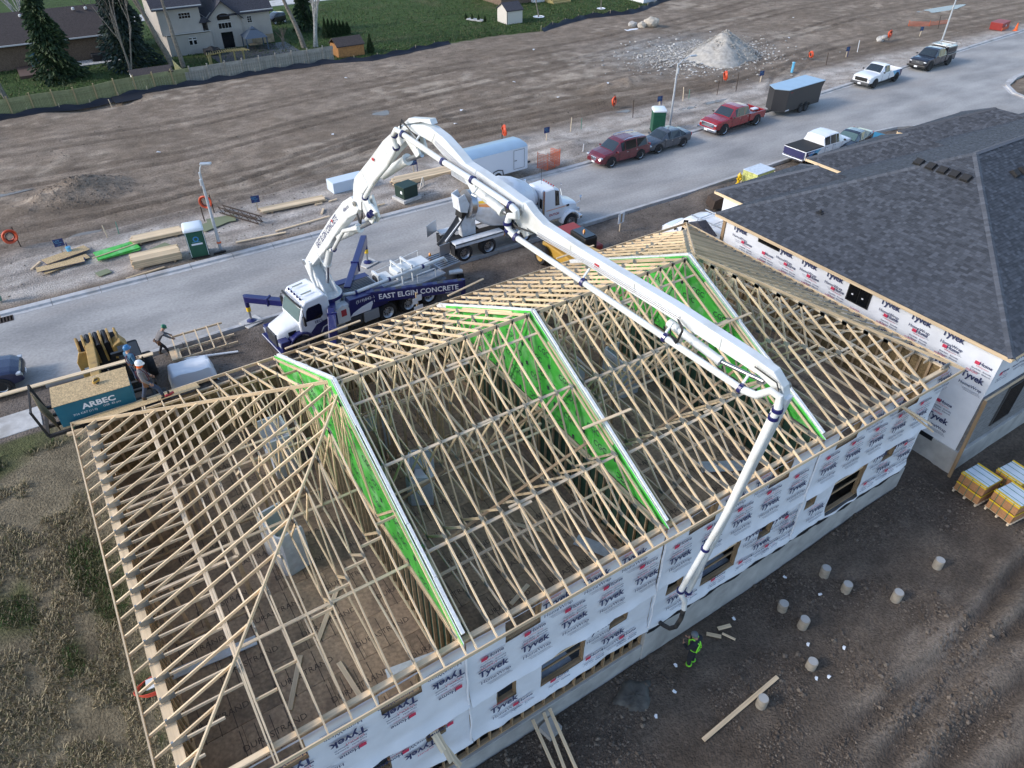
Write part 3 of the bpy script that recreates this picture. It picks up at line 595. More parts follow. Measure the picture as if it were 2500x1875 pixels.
def holes_box(z0, z1, y0, y1, holes, m, name):
    bb = MB(); xs = sorted({WX0, WX1, *[h for q in holes for h in q[:2]]}); zs = sorted({z0, z1, *[min(max(h, z0), z1) for q in holes for h in q[2:]]})
    for i in range(len(xs)-1):
        for j in range(len(zs)-1):
            cx, cz = (xs[i]+xs[i+1])/2, (zs[j]+zs[j+1])/2
            if not any(h[0] < cx < h[1] and h[2] < cz < h[3] for h in holes): bb.bx(xs[i], xs[i+1], y0, y1, zs[j], zs[j+1])
    bb.build(name, m, nw)
holes_box(FLOOR-.32, PLATE-.09, 9.17, 9.30, UP, 'stud', 'sheathing'); holes_box(-1.36, FLOOR-.34, 9.175, 9.30, LOW, 'stud', 'sheathing')
for q in UP+LOW:
    fr = hpart('window_opening'); x0, x1, z0, z1 = q
    for xa in (x0+.02, x1-.02): piece('jamb', fr, (xa, 9.235, z0), (xa, 9.235, z1), .15, .04, 'lumber_dark', (1, 0, 0))
    piece('sill', fr, (x0+.04, 9.235, z0+.02), (x1-.04, 9.235, z0+.02), .15, .04, 'lumber_dark')
    if q in LOW and x1-x0 > .65: piece('guard_rail', fr, (x0+.04, 9.26, z0+.62*(z1-z0)), (x1-.04, 9.26, z0+.62*(z1-z0)), .04, .09, 'lumber')
    if x1-x0 > 1.5 and q in LOW: piece('guard_rail', fr, (x0+.04, 9.29, z0+.35*(z1-z0)), (x1-.04, 9.29, z0+.35*(z1-z0)), .04, .09, 'lumber_dark')
for x, y, w in ((7.0, 9.5, 1.5), (14.2, 9.7, 1.4)): MB().box((x+.6, y+.2, -1.0), (w, .9, .04), 0, Matrix.Rotation(.12, 3, 'X')).build('stored_panel', 'plastic_film', nw)
kw = hpart('lookout_wall'); piece('sole_plate', kw, (WX0, 9.24, -2.30), (11.2, 9.24, -2.30), .14, .05, 'lumber_dark')
for k in range(34): piece('stud', kw, (WX0+.2+k*.403, 9.24, -2.28), (WX0+.2+k*.403, 9.24, -1.36), .12, .04, 'lumber_dark', (1, 0, 0))
for dz in (0, .04): piece('top_plate', nw, (WX0, 9.24, PLATE-.061+dz), (WX1, 9.24, PLATE-.061+dz), .145, .038, 'lumber')
# printed lettering on the wrap
def wrap_print(kind):
    m = MB(); X, Zd = (1, 0, 0), (0, 0, 1)
    if kind == 'brand':
        m.text('DUPONT', .12, (-.12, 0, .36), X, Zd, 1, .012); m.text('Tyvek', .40, (0, 0, .12), X, Zd, 0, .03, .95); m.text('HomeWrap', .20, (.08, 0, -.30), X, Zd, 0, .006)
        for j in range(3): m.box((.15+.05*j, 0, -.47-.05*j), (.75, .002, .008), 0)
    else:
        m.box((-.27, 0, .22), (.19, .002, .15), 1); m.text('Home', .21, (.08, 0, .24), X, Zd, 0, .02); m.text('building centre', .085, (.0, 0, .09), X, Zd, 1)
        m.text('Geerlinks', .10, (-.22, 0, -.05), X, Zd, 0, .008); m.text('St.Thomas', .10, (-.22, 0, -.17), X, Zd, 0, .008); m.text('Komoka', .10, (.24, 0, -.05), X, Zd, 0, .008); m.text('Kilworth', .10, (.24, 0, -.17), X, Zd, 0, .008)
    return m.mesh('printed_lettering', ['ink_navy', 'ink_red'])
PRN = {k: wrap_print(k) for k in ('brand', 'dealer')}
def stamp(par, kind, x, y, z, flip=False, rz=0., s=1.):
    o = bpy.data.objects.new('printed_lettering', PRN[kind]); COL.objects.link(o); o.parent = par; o.location = (x, y, z); o.rotation_euler = (0, R(180) if flip else 0, rz); o.scale = (s, s, s)
def free(x, z, holes, hw=.22, hh=.10): return not any(h[0]-hw < x < h[1]+hw and h[2]-hh < z < h[3]+hh for h in holes)
for u in range(4):
    a, bq = seams[u], seams[u+1]; x = a+.72+.05*u; fl_ = u == 0; yy = 9.058-.004*u
    while x < bq-.3:
        for dx, z, kd in ((0, 1.84, 'brand'), (0, 2.42, 'dealer'), (.68, 3.30, 'brand')):
            if x+dx < bq-.35 and free(x+dx, z, UP): stamp(nw, kd, x+dx, yy-.030, z if not fl_ else 4.3-z+.35, fl_)
        for dx, z, kd in ((.35, -.52, 'brand'), (.35, .12, 'dealer'), (1.03, -1.02, 'dealer'), (1.03, .45, 'brand')):
            if x+dx < bq-.35 and free(x+dx, z, LOW): stamp(nw, kd, x+dx, 9.068, z-.02 if not fl_ else -z-.45, fl_)
        x += 1.37
for x in (WX0+.3, FW[0], FW[1]-.03, FW[2]): MB().tube([(x+rnd(-.03, .03), 9.03, z) for z in np.arange(-1.2, 3.6, .4)], .035, 6).build('wrap_fold', 'tyvek', nw)
# the other three outside walls, seen from inside
def stud_wall(par, p0, p1, z0=FLOOR, z1=PLATE, sp=.42, dbl=True, m='stud', openings=()):
    p0 = Vector((*p0, 0)); p1 = Vector((*p1, 0)); d = (p1-p0); Ln = d.length; d.normalize(); zt = Vector((0, 0, 1))
    piece('sole_plate', par, p0+zt*(z0+.02), p1+zt*(z0+.02), .09, .04, m); piece('top_plate', par, p0+zt*(z1-.045), p1+zt*(z1-.045), .09, .075, 'lumber_grey')
    k = 0.
    while k <= Ln:
        if not any(a < k < b for a, b in openings): piece('stud', par, p0+d*k+zt*(z0+.04), p0+d*k+zt*(z1-.083), .09, .04, m, (-d.y, d.x, 0))
        k += sp
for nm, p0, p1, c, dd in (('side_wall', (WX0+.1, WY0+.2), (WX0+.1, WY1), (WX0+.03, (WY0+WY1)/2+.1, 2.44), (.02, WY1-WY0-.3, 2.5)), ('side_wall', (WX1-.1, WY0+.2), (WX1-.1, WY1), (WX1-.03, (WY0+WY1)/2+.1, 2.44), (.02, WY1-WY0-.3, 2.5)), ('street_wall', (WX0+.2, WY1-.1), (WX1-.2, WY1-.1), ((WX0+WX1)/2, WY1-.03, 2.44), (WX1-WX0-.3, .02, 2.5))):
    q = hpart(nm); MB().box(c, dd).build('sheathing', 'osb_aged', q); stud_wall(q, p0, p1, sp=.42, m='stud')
piece('wide_plate', house, (WX0+.07, WY0+.1, PLATE-.02), (WX0+.07, WY1, PLATE-.02), .24, .045, 'lumber')
# partitions
for u in range(4):
    a, bq = seams[u]+.15, seams[u+1]-.2; q = hpart('partition'); d = 1 if u % 2 else -1; mid = (a+bq)/2
    xs0 = mid+d*.6
    stud_wall(q, (xs0, 15.0), (xs0, 22.8), sp=.45, openings=((1.6, 2.6), (5, 6))); stud_wall(q, (a+.3 if d < 0 else xs0, 15.0), (xs0 if d < 0 else bq-.2, 15.0), sp=.45, openings=((1, 1.9),))
    stud_wall(q, (a+.3, 18.6), (bq-.3, 18.6), sp=.48, openings=((2.4, 3.6),)); stud_wall(q, (a+2.0, 18.6), (a+2.0, 22.9), sp=.48)
    MB().bx(a+.35, a+1.9, 18.66, 18.69, FLOOR+.1, 2.9).build('panel', 'subfloor', q)
# ------------------------------------------------------------------ the finished-roof house next door
nb = thing('shingled_house', 'neighbouring house with dark grey shingle hip roof and white wrapped side wall', 'house')
def npart(name, label=None):
    o = bpy.data.objects.new(name, None); COL.objects.link(o); o.parent = nb; o.empty_display_size = .1
    if label: o['label'] = label
    return o
sh = bpy.data.materials.new('shingle'); sh.use_nodes = True; MATS['shingle'] = sh; t = sh.node_tree; N = t.nodes; L = t.links; b = N['Principled BSDF']; b.inputs['Roughness'].default_value = .8; b.inputs['Specular IOR Level'].default_value = .35
at = N.new('ShaderNodeAttribute'); at.attribute_name = 'tab'; tc = N.new('ShaderNodeTexCoord'); n1 = N.new('ShaderNodeTexNoise'); n1.inputs['Scale'].default_value = 45; L.new(tc.outputs['Object'], n1.inputs['Vector']); mr = N.new('ShaderNodeMapRange'); mr.inputs['To Min'].default_value = .65; mr.inputs['To Max'].default_value = 1.35; L.new(n1.outputs[0], mr.inputs[0]); hs = N.new('ShaderNodeHueSaturation'); L.new(at.outputs['Color'], hs.inputs['Color']); L.new(mr.outputs[0], hs.inputs['Value']); L.new(hs.outputs[0], b.inputs['Base Color'])
mat('shingle_one', (.062, .069, .083), .8, var=.26, ns=45, na=.3); mat('shingle_cap', (.080, .088, .105), .8, var=.25, ns=45, na=.3)
NX0, NX1, NY0, NY1, NZ = 28.3, 60., 8.15, 23.8, 3.72; AP = Vector((36.4, 15.97, 7.75)); AQ = Vector((52.5, 15.97, 7.75))
A_, B_, C_, D_ = Vector((NX0, NY0, NZ)), Vector((NX1, NY0, NZ)), Vector((NX1, NY1, NZ)), Vector((NX0, NY1, NZ))
faces = [(D_, A_, [A_, D_, AP]), (A_, B_, [A_, B_, AQ, AP]), (C_, D_, [C_, D_, AP, AQ])]
WING = [(31.2, 38.6, 26.6), (39.75, 47.4, 27.1), (49.1, 56.8, 27.0)]
wz = 3.30
for xa, xb, yf in WING:
    xm = (xa+xb)/2; hh = (xb-xa)/2; r = Vector((xm, yf-hh, wz+.5*hh)); yb = NY1-(r.z-NZ)/((AP.z-NZ)/(NY1-AP.y)); rb_ = Vector((xm, yb, r.z)); e0 = Vector((xa, 23.75, wz)); e1 = Vector((xb, 23.75, wz)); f0 = Vector((xa, yf, wz)); f1 = Vector((xb, yf, wz))
    faces += [(f0, e0, [f0, e0, rb_, r]), (f1, f0, [f1, f0, r]), (e1, f1, [e1, f1, r, rb_])]
roof = npart('roof'); deck = MB(); tabs = []
for p0, p1, poly in faces:
    deck.add([q-Vector((0, 0, .02)) for q in poly], [tuple(range(len(poly)))])
    ex = (p1-p0).normalized(); nrm = (poly[1]-poly[0]).cross(poly[2]-poly[0]).normalized(); nrm = nrm if nrm.z > 0 else -nrm; ey = nrm.cross(ex); ey = ey if ey.z > 0 else -ey
    P2 = [((q-p0).dot(ex), (q-p0).dot(ey)) for q in poly]; vmax = max(p[1] for p in P2); v = 0.; row = 0
    def span(v):
        xs = []
        for (x0, y0), (x1, y1) in zip(P2, P2[1:]+P2[:1]):
            if (y0-v)*(y1-v) < 0 or (abs(y0-v) < 1e-9): 
                if abs(y1-y0) > 1e-9: xs.append(x0+(x1-x0)*(v-y0)/(y1-y0))
        return (min(xs), max(xs)) if len(xs) > 1 else None
    while v < vmax-.1:
        s = span(v+.05)
        if s:
            x = s[0]-random.random()*.2
            while x < s[1]:
                w = random.choice((.16, .2, .24)); a = max(x, s[0]); c = min(x+w-.008, s[1])
                if c-a > .04: tabs.append((p0+ex*((a+c)/2)+ey*v, ex, ey, nrm, c-a))
                x += w
        v += .143; row += 1
deck.build('roof_deck', 'roof_dark', roof)
cp = cam.matrix_world.translation
def score(tb):
    d = (cp-tb[0]); ok = tb[0].x < 41 and tb[0].y < 13.6
    return -(tb[3].dot(d)/d.length**3) if ok and tb[4] > .15 else 0
order = sorted(range(len(tabs)), key=lambda i: score(tabs[i])); big = set(order[:300])
TM = {}
for w in (.16, .2, .24):
    m = MB(); hw = (w-.008)/2; m.add([(-hw, 0, .002), (hw, 0, .002), (hw, 0, .020), (-hw, 0, .020), (hw, .16, .006), (-hw, .16, .006)], [(0, 1, 2, 3), (3, 2, 4, 5), (1, 4, 2), (0, 3, 5)]); TM[w] = m.mesh('shingle', 'shingle_one')
vv, ff, cc = [], [], []
for i, (c, ex, ey, nr, w) in enumerate(tabs):
    if i in big:
        k = min(TM, key=lambda q: abs(q-.008-w)); o = bpy.data.objects.new('shingle', TM[k]); COL.objects.link(o); o.parent = roof
        M = Matrix((ex, ey, nr)).transposed().to_4x4(); M.translation = c; o.matrix_local = M; continue
    th = rnd(.010, .022); n0 = len(vv); hw = w/2
    for q in ((-hw, 0, 0), (hw, 0, 0), (hw, 0, th), (-hw, 0, th), (hw, .155, .004), (-hw, .155, .004)): vv.append(c+ex*q[0]+ey*q[1]+nr*q[2])
    ff += [(n0, n0+1, n0+2, n0+3), (n0+3, n0+2, n0+4, n0+5)]; g = random.choice((.68, .80, .9, 1., 1.1, 1.34)); cc += [(.062*g, .069*g, .083*g, 1)]*6
me = bpy.data.meshes.new('shingles'); me.from_pydata(vv, [], ff); ca = me.color_attributes.new('tab', 'FLOAT_COLOR', 'POINT'); ca.data.foreach_set('color', np.array(cc).ravel()); me.materials.append(sh); stuff(put('shingles', me, roof))
capm = MB().add([(-.07, -.15, -.06), (.09, -.15, -.06), (.09, 0, .016), (-.07, 0, .030), (.09, .15, -.06), (-.07, .15, -.06), (-.07, -.15, -.075), (-.07, 0, .010), (-.07, .15, -.075)], [(0, 1, 2, 3), (3, 2, 4, 5), (6, 0, 3, 7), (7, 3, 5, 8)]).mesh('ridge_cap', 'shingle_cap')
def caps(p0, p1, as_obj=True, step=.15):
    d = p1-p0; n = int(d.length/step); x, y, z = basis(d); mb = MB()
    for k in range(n):
        M = Matrix((x, y, z)).transposed().to_4x4(); M.translation = p0+d*((k+.5)/n)+Vector((0, 0, .03))
        if as_obj:
            o = bpy.data.objects.new('ridge_cap', capm); COL.objects.link(o); o.parent = roof; o.matrix_local = M
        else: mb.add([M @ vtx.co for vtx in capm.vertices], [tuple(p.vertices) for p in capm.polygons])
    if not as_obj: stuff(mb.build('ridge_caps', 'shingle_cap', roof))
caps(A_, AP); caps(D_, AP); caps(AP, AQ, False)
for xa, xb, yf in WING:
    xm = (xa+xb)/2; hh = (xb-xa)/2; r = Vector((xm, yf-hh, wz+.5*hh)); caps(Vector((xa, yf, wz)), r, False); caps(Vector((xb, yf, wz)), r, False)
    piece('fascia_board', nb, (xa-.02, 23.9, wz-.09), (xa-.02, yf, wz-.09), .04, .15, 'lumber'); piece('fascia_board', nb, (xa, yf, wz-.09), (xb, yf, wz-.09), .04, .15, 'lumber')
    MB().bx(xa+.35, xb-.35, 23.4, yf-.45, -.2, wz-.05).build('wing_wall', 'tyvek', nb)
for p0, p1 in ((A_, D_), (A_, B_), (D_, C_)): piece('fascia_board', nb, p0+Vector((0, 0, -.10)), p1+Vector((0, 0, -.10)), .04, .16, 'lumber')
# roof vents
def rooftop(x, y): # height of the left or near face
    return min(NZ+(x-NX0)*(AP.z-NZ)/(AP.x-NX0), NZ+(y-NY0)*(AP.z-NZ)/(AP.y-NY0))
def vent(x, y, ax):
    z = rooftop(x, y); sl = math.atan(.5); v = MB(); v.bx(-.24, .24, -.22, .22, .01, .02); v.prism([(-.2, .02), (.2, .02), (.2, .06), (.13, .17), (-.2, .14)], -.18, .18, 'x'); 
    v.build('roof_vent', 'black_matte', roof, bevel=.012, loc=(x, y, z+.01), rot=Euler((sl, 0, 0) if ax else (sl, 0, R(-90))))
for y in (17.65, 17.02, 16.42, 15.84, 15.28): vent(34.95, y, False)
for x in (37.6, 38.3, 40.0, 40.9, 42.5): vent(x, 14.45, True)
MB().cyl((0, 0, -.1), (0, 0, .16), .05, n=8).box((0, 0, .02), (.3, .34, .03)).build('plumbing_boot', 'black_matte', roof, loc=(30.6, 19.3, rooftop(30.6, 19.3)+.02))
# walls
bm_ = bpy.data.materials.new('brick_wall'); bm_.use_nodes = True; MATS['brick_wall'] = bm_; t = bm_.node_tree; N = t.nodes; L = t.links; b = N['Principled BSDF']; b.inputs['Roughness'].default_value = .9; tc = N.new('ShaderNodeTexCoord'); mp = N.new('ShaderNodeMapping'); mp.inputs['Rotation'].default_value = (R(90), 0, 0); L.new(tc.outputs['Object'], mp.inputs[0]); bt = N.new('ShaderNodeTexBrick'); bt.inputs['Scale'].default_value = 1; bt.inputs['Brick Width'].default_value = .23; bt.inputs['Row Height'].default_value = .075; bt.inputs['Mortar Size'].default_value = .006; bt.inputs['Color1'].default_value = (.15, .15, .155, 1); bt.inputs['Color2'].default_value = (.23, .23, .235, 1); bt.inputs['Mortar'].default_value = (.28, .28, .275, 1); L.new(mp.outputs[0], bt.inputs['Vector']); L.new(bt.outputs[0], b.inputs['Base Color'])
WX, WY = 28.55, 8.5
cw = MB(); zs = np.arange(-1.55, 3.6, .2); ys = np.arange(WY, 23.2, .25); Yg, Zg = np.meshgrid(ys, zs); Xg = WX-.03*(fbm(Yg/1.2, Zg/.5, 3, 90)-.5); n = len(ys)
cw.add(list(zip(Xg.ravel(), Yg.ravel(), Zg.ravel())), [(j*n+i, j*n+i+1, (j+1)*n+i+1, (j+1)*n+i) for j in range(len(zs)-1) for i in range(n-1)]); cw.build('house_wrap', 'tyvek', nb, smooth=80)
MB().bx(WX+.03, 59.5, WY+.02, 23.3, 1.40, 3.62).build('upper_wall', 'tyvek', nb)
MB().bx(WX+.05, 59.5, WY-.10, 23.2, -1.52, 1.36).build('brick_wall', 'brick_wall', nb)
MB().bx(WX-.05, 59.6, WY-.22, 23.3, -3.6, -1.53).build('foundation', 'concrete', nb, bevel=.02)
piece('ledger', nb, (WX, WY-.13, 1.38), (40, WY-.13, 1.38), .09, .04, 'lumber'); piece('leaning_board', nb, (WX-.25, WY-.35, -2.85), (WX+.02, WY-.14, 1.35), .14, .05, 'lumber_dark', (1, 0, 0))
MB().box((WX-.045, 10.6, -1.62), (.02, 2.2, .22)).build('waterproof_strip', 'membrane', nb)
for (y0, y1, z0, z1, pn) in ((14.36, 15.52, 2.60, 3.52, 2), (19.62, 20.95, 3.22, 3.52, 1)):
    w = npart('window'); MB().bx(WX-.06, WX+.02, y0, y1, z0, z1).build('frame', 'black', w)
    for k in range(pn):
        a = y0+.05+(y1-y0-.1)*k/pn; MB().bx(WX-.07, WX-.055, a+.02, a+(y1-y0-.1)/pn-.02, z0+.06, z1-.06).build('pane', 'glass_black', w)
        MB().box((WX-.074, a+.3, z0+.4), (.004, .09, .07)).build('sticker', 'papertrash', w)
for k in range(9): stamp(nb, 'brand', WX-.04, 22.2-1.46*k, 3.22, False, R(-90)) if not 14.0 < 22.2-1.46*k < 15.9 and not 19.4 < 22.2-1.46*k < 21.1 else None
for k in range(10): stamp(nb, 'dealer', WX-.04, 21.6-1.40*k, 2.55, False, R(-90)) if not 14.2 < 21.6-1.4*k < 15.7 else None
for k in range(9): stamp(nb, 'brand', WX-.04, 20.4-1.4*k, 1.95, False, R(-90)); stamp(nb, 'brand', WX-.04, 20.6-1.36*k, -.62, False, R(-90)); stamp(nb, 'dealer', WX-.04, 20.6-1.36*k, .1, False, R(-90))
for k in range(9): stamp(nb, 'brand' if k % 2 else 'dealer', WX+.9+k*1.0, WY+.01, 2.2+.5*(k % 2), False, 0)
for k in range(3):
    w = npart('window'); x0 = 30.6+k*3.4; MB().bx(x0, x0+1.5, WY-.16, WY-.04, -1.0, 1.2).build('frame', 'dark_grey', w); MB().bx(x0+.08, x0+1.42, WY-.165, WY-.155, -.9, 1.1).build('pane', 'glass_black', w)
po = MB().box((0, 0, 0), (.18, .18, 3.4)); po.build('porch_post', 'lumber_dark', nb, loc=(28.6, 23.3, 1.9))
pr_ = npart('porch_gable'); MB().prism([(23.3, 2.6), (25.4, 2.6), (24.3, 3.15)], 27.6, 28.2, 'x').build('gable_roof', 'roof_dark', pr_); piece('fascia_board', pr_, (27.58, 23.3, 2.56), (27.58, 25.4, 2.56), .04, .14, 'lumber')
MB().bx(39.9, 40.0, 24.3, 25.6, 1.6, 3.15).build('green_board', 'gyp_green', nb)
# ------------------------------------------------------------------ vehicles: shared pieces
WH = {}
def wheel(par, x, y, r, w, rim='steel', side=-1, dual=False, z=None, hub='dark_grey'):
    k = (r, w, rim, hub)
    if k not in WH:
        t = MB().lathe([(r*.62, -w/2), (r*.93, -w/2), (r, -w*.36), (r, w*.36), (r*.93, w/2), (r*.62, w/2)], (0, 0, 0), (0, 1, 0), 20, 0, False).mesh('tyre', 'rubber', 40)
        q = MB(); q.lathe([(.01, -w*.30), (r*.18, -w*.32), (r*.22, -w*.22), (r*.50, -w*.15), (r*.62, -w*.46), (r*.645, -w*.48), (r*.645, w*.4)], (0, 0, 0), (0, 1, 0), 16, 0)
        for i in range(8): a = i*math.pi/4; q.cyl((r*.34*math.cos(a), -w*.26, r*.34*math.sin(a)), (r*.34*math.cos(a), -w*.20, r*.34*math.sin(a)), r*.075, n=6, mi=1)
        WH[k] = (t, q.mesh('rim', [rim, hub], 40))
    t = put('wheel', WH[k][0], par, (x, y, r if z is None else z), None if side < 0 else (0, 0, math.pi)); put('rim', WH[k][1], t)
    return t
def inv_of(root): bpy.context.view_layer.update(); return root.matrix_world.inverted()
class MW(MB):
    """mesh laid out in world coordinates, then hung on a thing that stands somewhere"""
    def done(s, name, mats, root, iv, **k): s.v = [tuple(iv @ Vector(p)) for p in s.v]; return s.build(name, mats, root, **k)
# ------------------------------------------------------------------ concrete pump truck
pt = thing('concrete_pump_truck', 'white and navy concrete pump truck with its long white boom over the house', 'pump truck', (5.6, 29.6, 0), R(6))
iv = inv_of(pt)
MB().bx(.5, 10.0, -.38, .38, .55, .85).build('chassis', 'black_matte', pt)
cab = MB().prism([(1.1, .72), (1.1, 1.62), (1.38, 2.42), (1.55, 2.62), (2.55, 2.72), (2.72, 2.55), (2.75, .72)], -.98, .98, 'y').build('cab', 'truck_white', pt, bevel=.07, smooth=40)
def cabface(p0, p1, y0, y1, off=.012): # panel on the sloped front, between two points of the profile
    d = Vector((p1[0]-p0[0], 0, p1[1]-p0[1])).normalized(); n = Vector((-d.z, 0, d.x))*off
    return [Vector((p0[0], y0, p0[1]))+n, Vector((p0[0], y1, p0[1]))+n, Vector((p1[0], y1, p1[1]))+n, Vector((p1[0], y0, p1[1]))+n]
MB().add(cabface((1.105, 1.66), (1.34, 2.33), -.86, .86), [(0, 1, 2, 3)]).build('windshield', 'glass_green', cab)
MB().add(cabface((1.33, 2.30), (1.42, 2.50), -.84, .84, .03), [(0, 1, 2, 3)]).build('visor_decal', 'decal_white', cab); MB().tube([(1.30, -.97, 2.46), (1.24, -.6, 2.52), (1.22, 0, 2.54), (1.24, .6, 2.52), (1.30, .97, 2.46)], .05, 8).build('sun_visor', 'black', cab)
for y in (-.6, -.3, 0, .3, .6): MB().lathe([(.05, -.05), (.05, .03), (.02, .06)], (1.50, y, 2.66), (0, 0, 1), 8).build('roof_lamp', 'decal_navy', cab)
for y in (-.45, .45): MB().cyl((1.62, y, 2.76), (2.15, y, 2.80), .035, .045, 8).build('air_horn', 'chrome', cab)
for s in (-1, 1):
    y = s*.99
    MB().prism([(1.42, 1.62), (1.52, 2.16), (1.64, 2.30), (2.22, 2.34), (2.30, 2.2), (2.30, 1.72), (2.15, 1.58)], y, y+s*.012, 'y').build('side_window', 'glass_black', cab)
    MB().prism([(1.15, .74), (1.5, .9), (1.9, 1.28), (2.74, 1.45), (2.74, 1.2), (2.2, 1.05), (2.0, .74)], y-s*.005, y+s*.009, 'y').build('swoosh', 'pump_blue', cab)
    MB().prism([(2.1, .74), (2.25, .98), (2.74, 1.12), (2.74, .74)], y-s*.005, y+s*.010, 'y').build('swoosh', 'pump_blue', cab)
    mm = MB(); mm.text('EECL', .20, (2.05, y+s*.013, 1.43), (1, 0, 0) if s < 0 else (-1, 0, 0), (0, 0, 1), 0, .01); mm.build('lettering', 'decal_navy', cab)
    MB().box((2.3, y+s*.02, 1.35), (.12, .02, .03)).build('door_handle', 'black', cab)
    m = MB(); m.tube([(1.35, s*1.0, 2.3), (1.28, s*1.22, 2.2), (1.28, s*1.22, 1.55), (1.3, s*1.02, 1.5)], .02, 6); m.bx(1.22, 1.32, s*1.22-.09, s*1.22+.09, 1.6, 2.05); m.build('mirror', 'black', cab, bevel=.02)
    f = MB(); n_ = 12; arc = [(1.05+.66*math.cos(a), .52+.66*math.sin(a)) for a in [math.pi*i/n_ for i in range(n_+1)]]; arc2 = [(1.05+.55*math.cos(a), .52+.55*math.sin(a)) for a in [math.pi*i/n_ for i in range(n_, -1, -1)]]
    f.prism(arc+arc2, s*.62, s*1.08, 'y'); f.bx(.02, .45, min(s*.58, s*1.06), max(s*.58, s*1.06), .55, 1.02); f.build('fender', 'pump_blue', pt, bevel=.03, smooth=40); MB().bx(-.005, .03, min(s*.72, s*.98), max(s*.72, s*.98), .72, .92).build('headlight', 'lamp_clear', pt, bevel=.02)
    MB().bx(.55, .95, s*.74-.03, s*.74+.03, 1.05, 1.25).build('intake', 'black', pt, bevel=.03)
hd = []
for x, hw, z1 in ((.06, .56, 1.22), (.15, .60, 1.33), (.6, .68, 1.47), (1.14, .80, 1.64)): hd.append([Vector((x, -hw, .75)), Vector((x, hw, .75)), Vector((x, hw, z1-.16)), Vector((x, hw*.8, z1-.03)), Vector((x, 0, z1)), Vector((x, -hw*.8, z1-.03)), Vector((x, -hw, z1-.16))])
MB().loft(hd).build('hood', 'truck_white', pt, smooth=50)
g = MB().bx(-.02, .07, -.5, .5, .52, 1.2).build('grille', 'dark_grey', pt, bevel=.03)
for k in range(9): MB().bx(-.035, -.02, -.46+k*.108, -.43+k*.108, .56, 1.14).build('grille_bar', 'steel', g)
MB().bx(-.10, .14, -1.08, 1.08, .33, .55).build('bumper', 'pump_blue', pt, bevel=.03); MB().bx(-.115, -.10, -1.06, 1.06, .50, .54).build('bumper_strip', 'decal_white', pt)
for x in (1.05,):
    for s in (-1, 1): wheel(pt, x, s*.92, .50, .30, 'steel', s)
for x in (5.7, 6.95, 8.2):
    for s in (-1, 1): wheel(pt, x, s*.86, .50, .42, 'alu', s)
# pedestal, slewing ring
Tl = iv @ Vector((8.65, 29.81, 0))
pd = MB(); pd.cyl((Tl.x, Tl.y, .8), (Tl.x, Tl.y, 2.06), .58, .62, 24); pd.prism([(2.85, .8), (3.0, 1.75), (3.7, 1.75), (3.75, .8)], -1.0, -.55, 'y'); pd.build('pedestal', 'pump_white', pt, smooth=40)
rg = MB(); rg.cyl((Tl.x, Tl.y, 2.04), (Tl.x, Tl.y, 2.20), .74, n=32); rg.build('slewing_ring', 'pump_blue', pt, smooth=40); r2 = MB(); r2.cyl((Tl.x, Tl.y, 2.2), (Tl.x, Tl.y, 2.30), .72, .66, 32)
for k in range(24): a = k*math.pi/12; r2.cyl((Tl.x+.6*math.cos(a), Tl.y+.6*math.sin(a), 2.3), (Tl.x+.6*math.cos(a), Tl.y+.6*math.sin(a), 2.33), .03, n=6)
r2.build('ring_flange', 'pump_white', pt, smooth=40)
MB().prism([(2.85, 1.15), (2.95, 1.7), (3.3, 1.85), (3.62, 1.6), (3.62, .9), (2.95, .9)], -1.10, -1.02, 'y').build('corner_plate', 'pump_white', pt); MB().bx(3.18, 3.45, -1.115, -1.105, 1.25, 1.6).build('red_decal', 'decal_red', pt)
# body boxes and deck
for s in (-1, 1):
    bx_ = MB().prism([(3.55, 1.02), (3.7, 1.95), (5.75, 1.85), (5.75, 1.02)], s*1.08, s*.62, 'y').build('side_box', 'pump_blue', pt, bevel=.02)
    MB().prism([(3.62, 1.04), (3.8, 1.2), (4.3, 1.38), (5.3, 1.56), (4.9, 1.34), (4.75, 1.04)], s*1.08, s*1.093, 'y').build('swoosh', 'decal_white', bx_)
    mm = MB(); mm.text('(519)842-6667', .23, (4.7, s*1.095, 1.70), (1, -.0, -.04) if s < 0 else (-1, 0, -.04), (0, 0, 1), 0, .004); mm.text('411', .13, (5.5, s*1.095, 1.35), (1, 0, 0) if s < 0 else (-1, 0, 0), (0, 0, 1), 0, .01); mm.build('lettering', 'decal_white', bx_)
    MB().bx(3.6, 4.25, min(s*.75, s*1.06), max(s*.75, s*1.06), .45, .95).build('battery_box', 'dark_grey', pt, bevel=.02); MB().bx(4.35, 5.2, min(s*.75, s*1.08), max(s*.75, s*1.08), .42, .98).build('tool_box', 'tread_grey', pt, bevel=.02)
    MB().cyl((2.2, s*.86, .5), (3.4, s*.86, .5), .2, n=14).build('fuel_tank', 'alu', pt, smooth=40)
dk = MB(); dk.bx(3.6, 9.4, -.95, .95, 1.02, 1.10); dk.build('deck', 'tread_grey', pt)
for k in range(9): MB().bx(3.75, 5.6, -.55+k*.135, -.49+k*.135, 1.86, 1.89).build('grille_slat', 'dark_grey', pt)
MB().bx(3.65, 5.7, -.6, .62, 1.10, 1.86).build('engine_box', 'tread_grey', pt, bevel=.03)
MB().bx(6.9, 8.9, -.25, .62, 1.10, 1.98).build('water_tank', 'pump_white', pt, bevel=.05); MB().bx(6.2, 6.8, .0, .8, 1.1, 1.7).build('hydraulic_tank', 'pump_white', pt, bevel=.04)
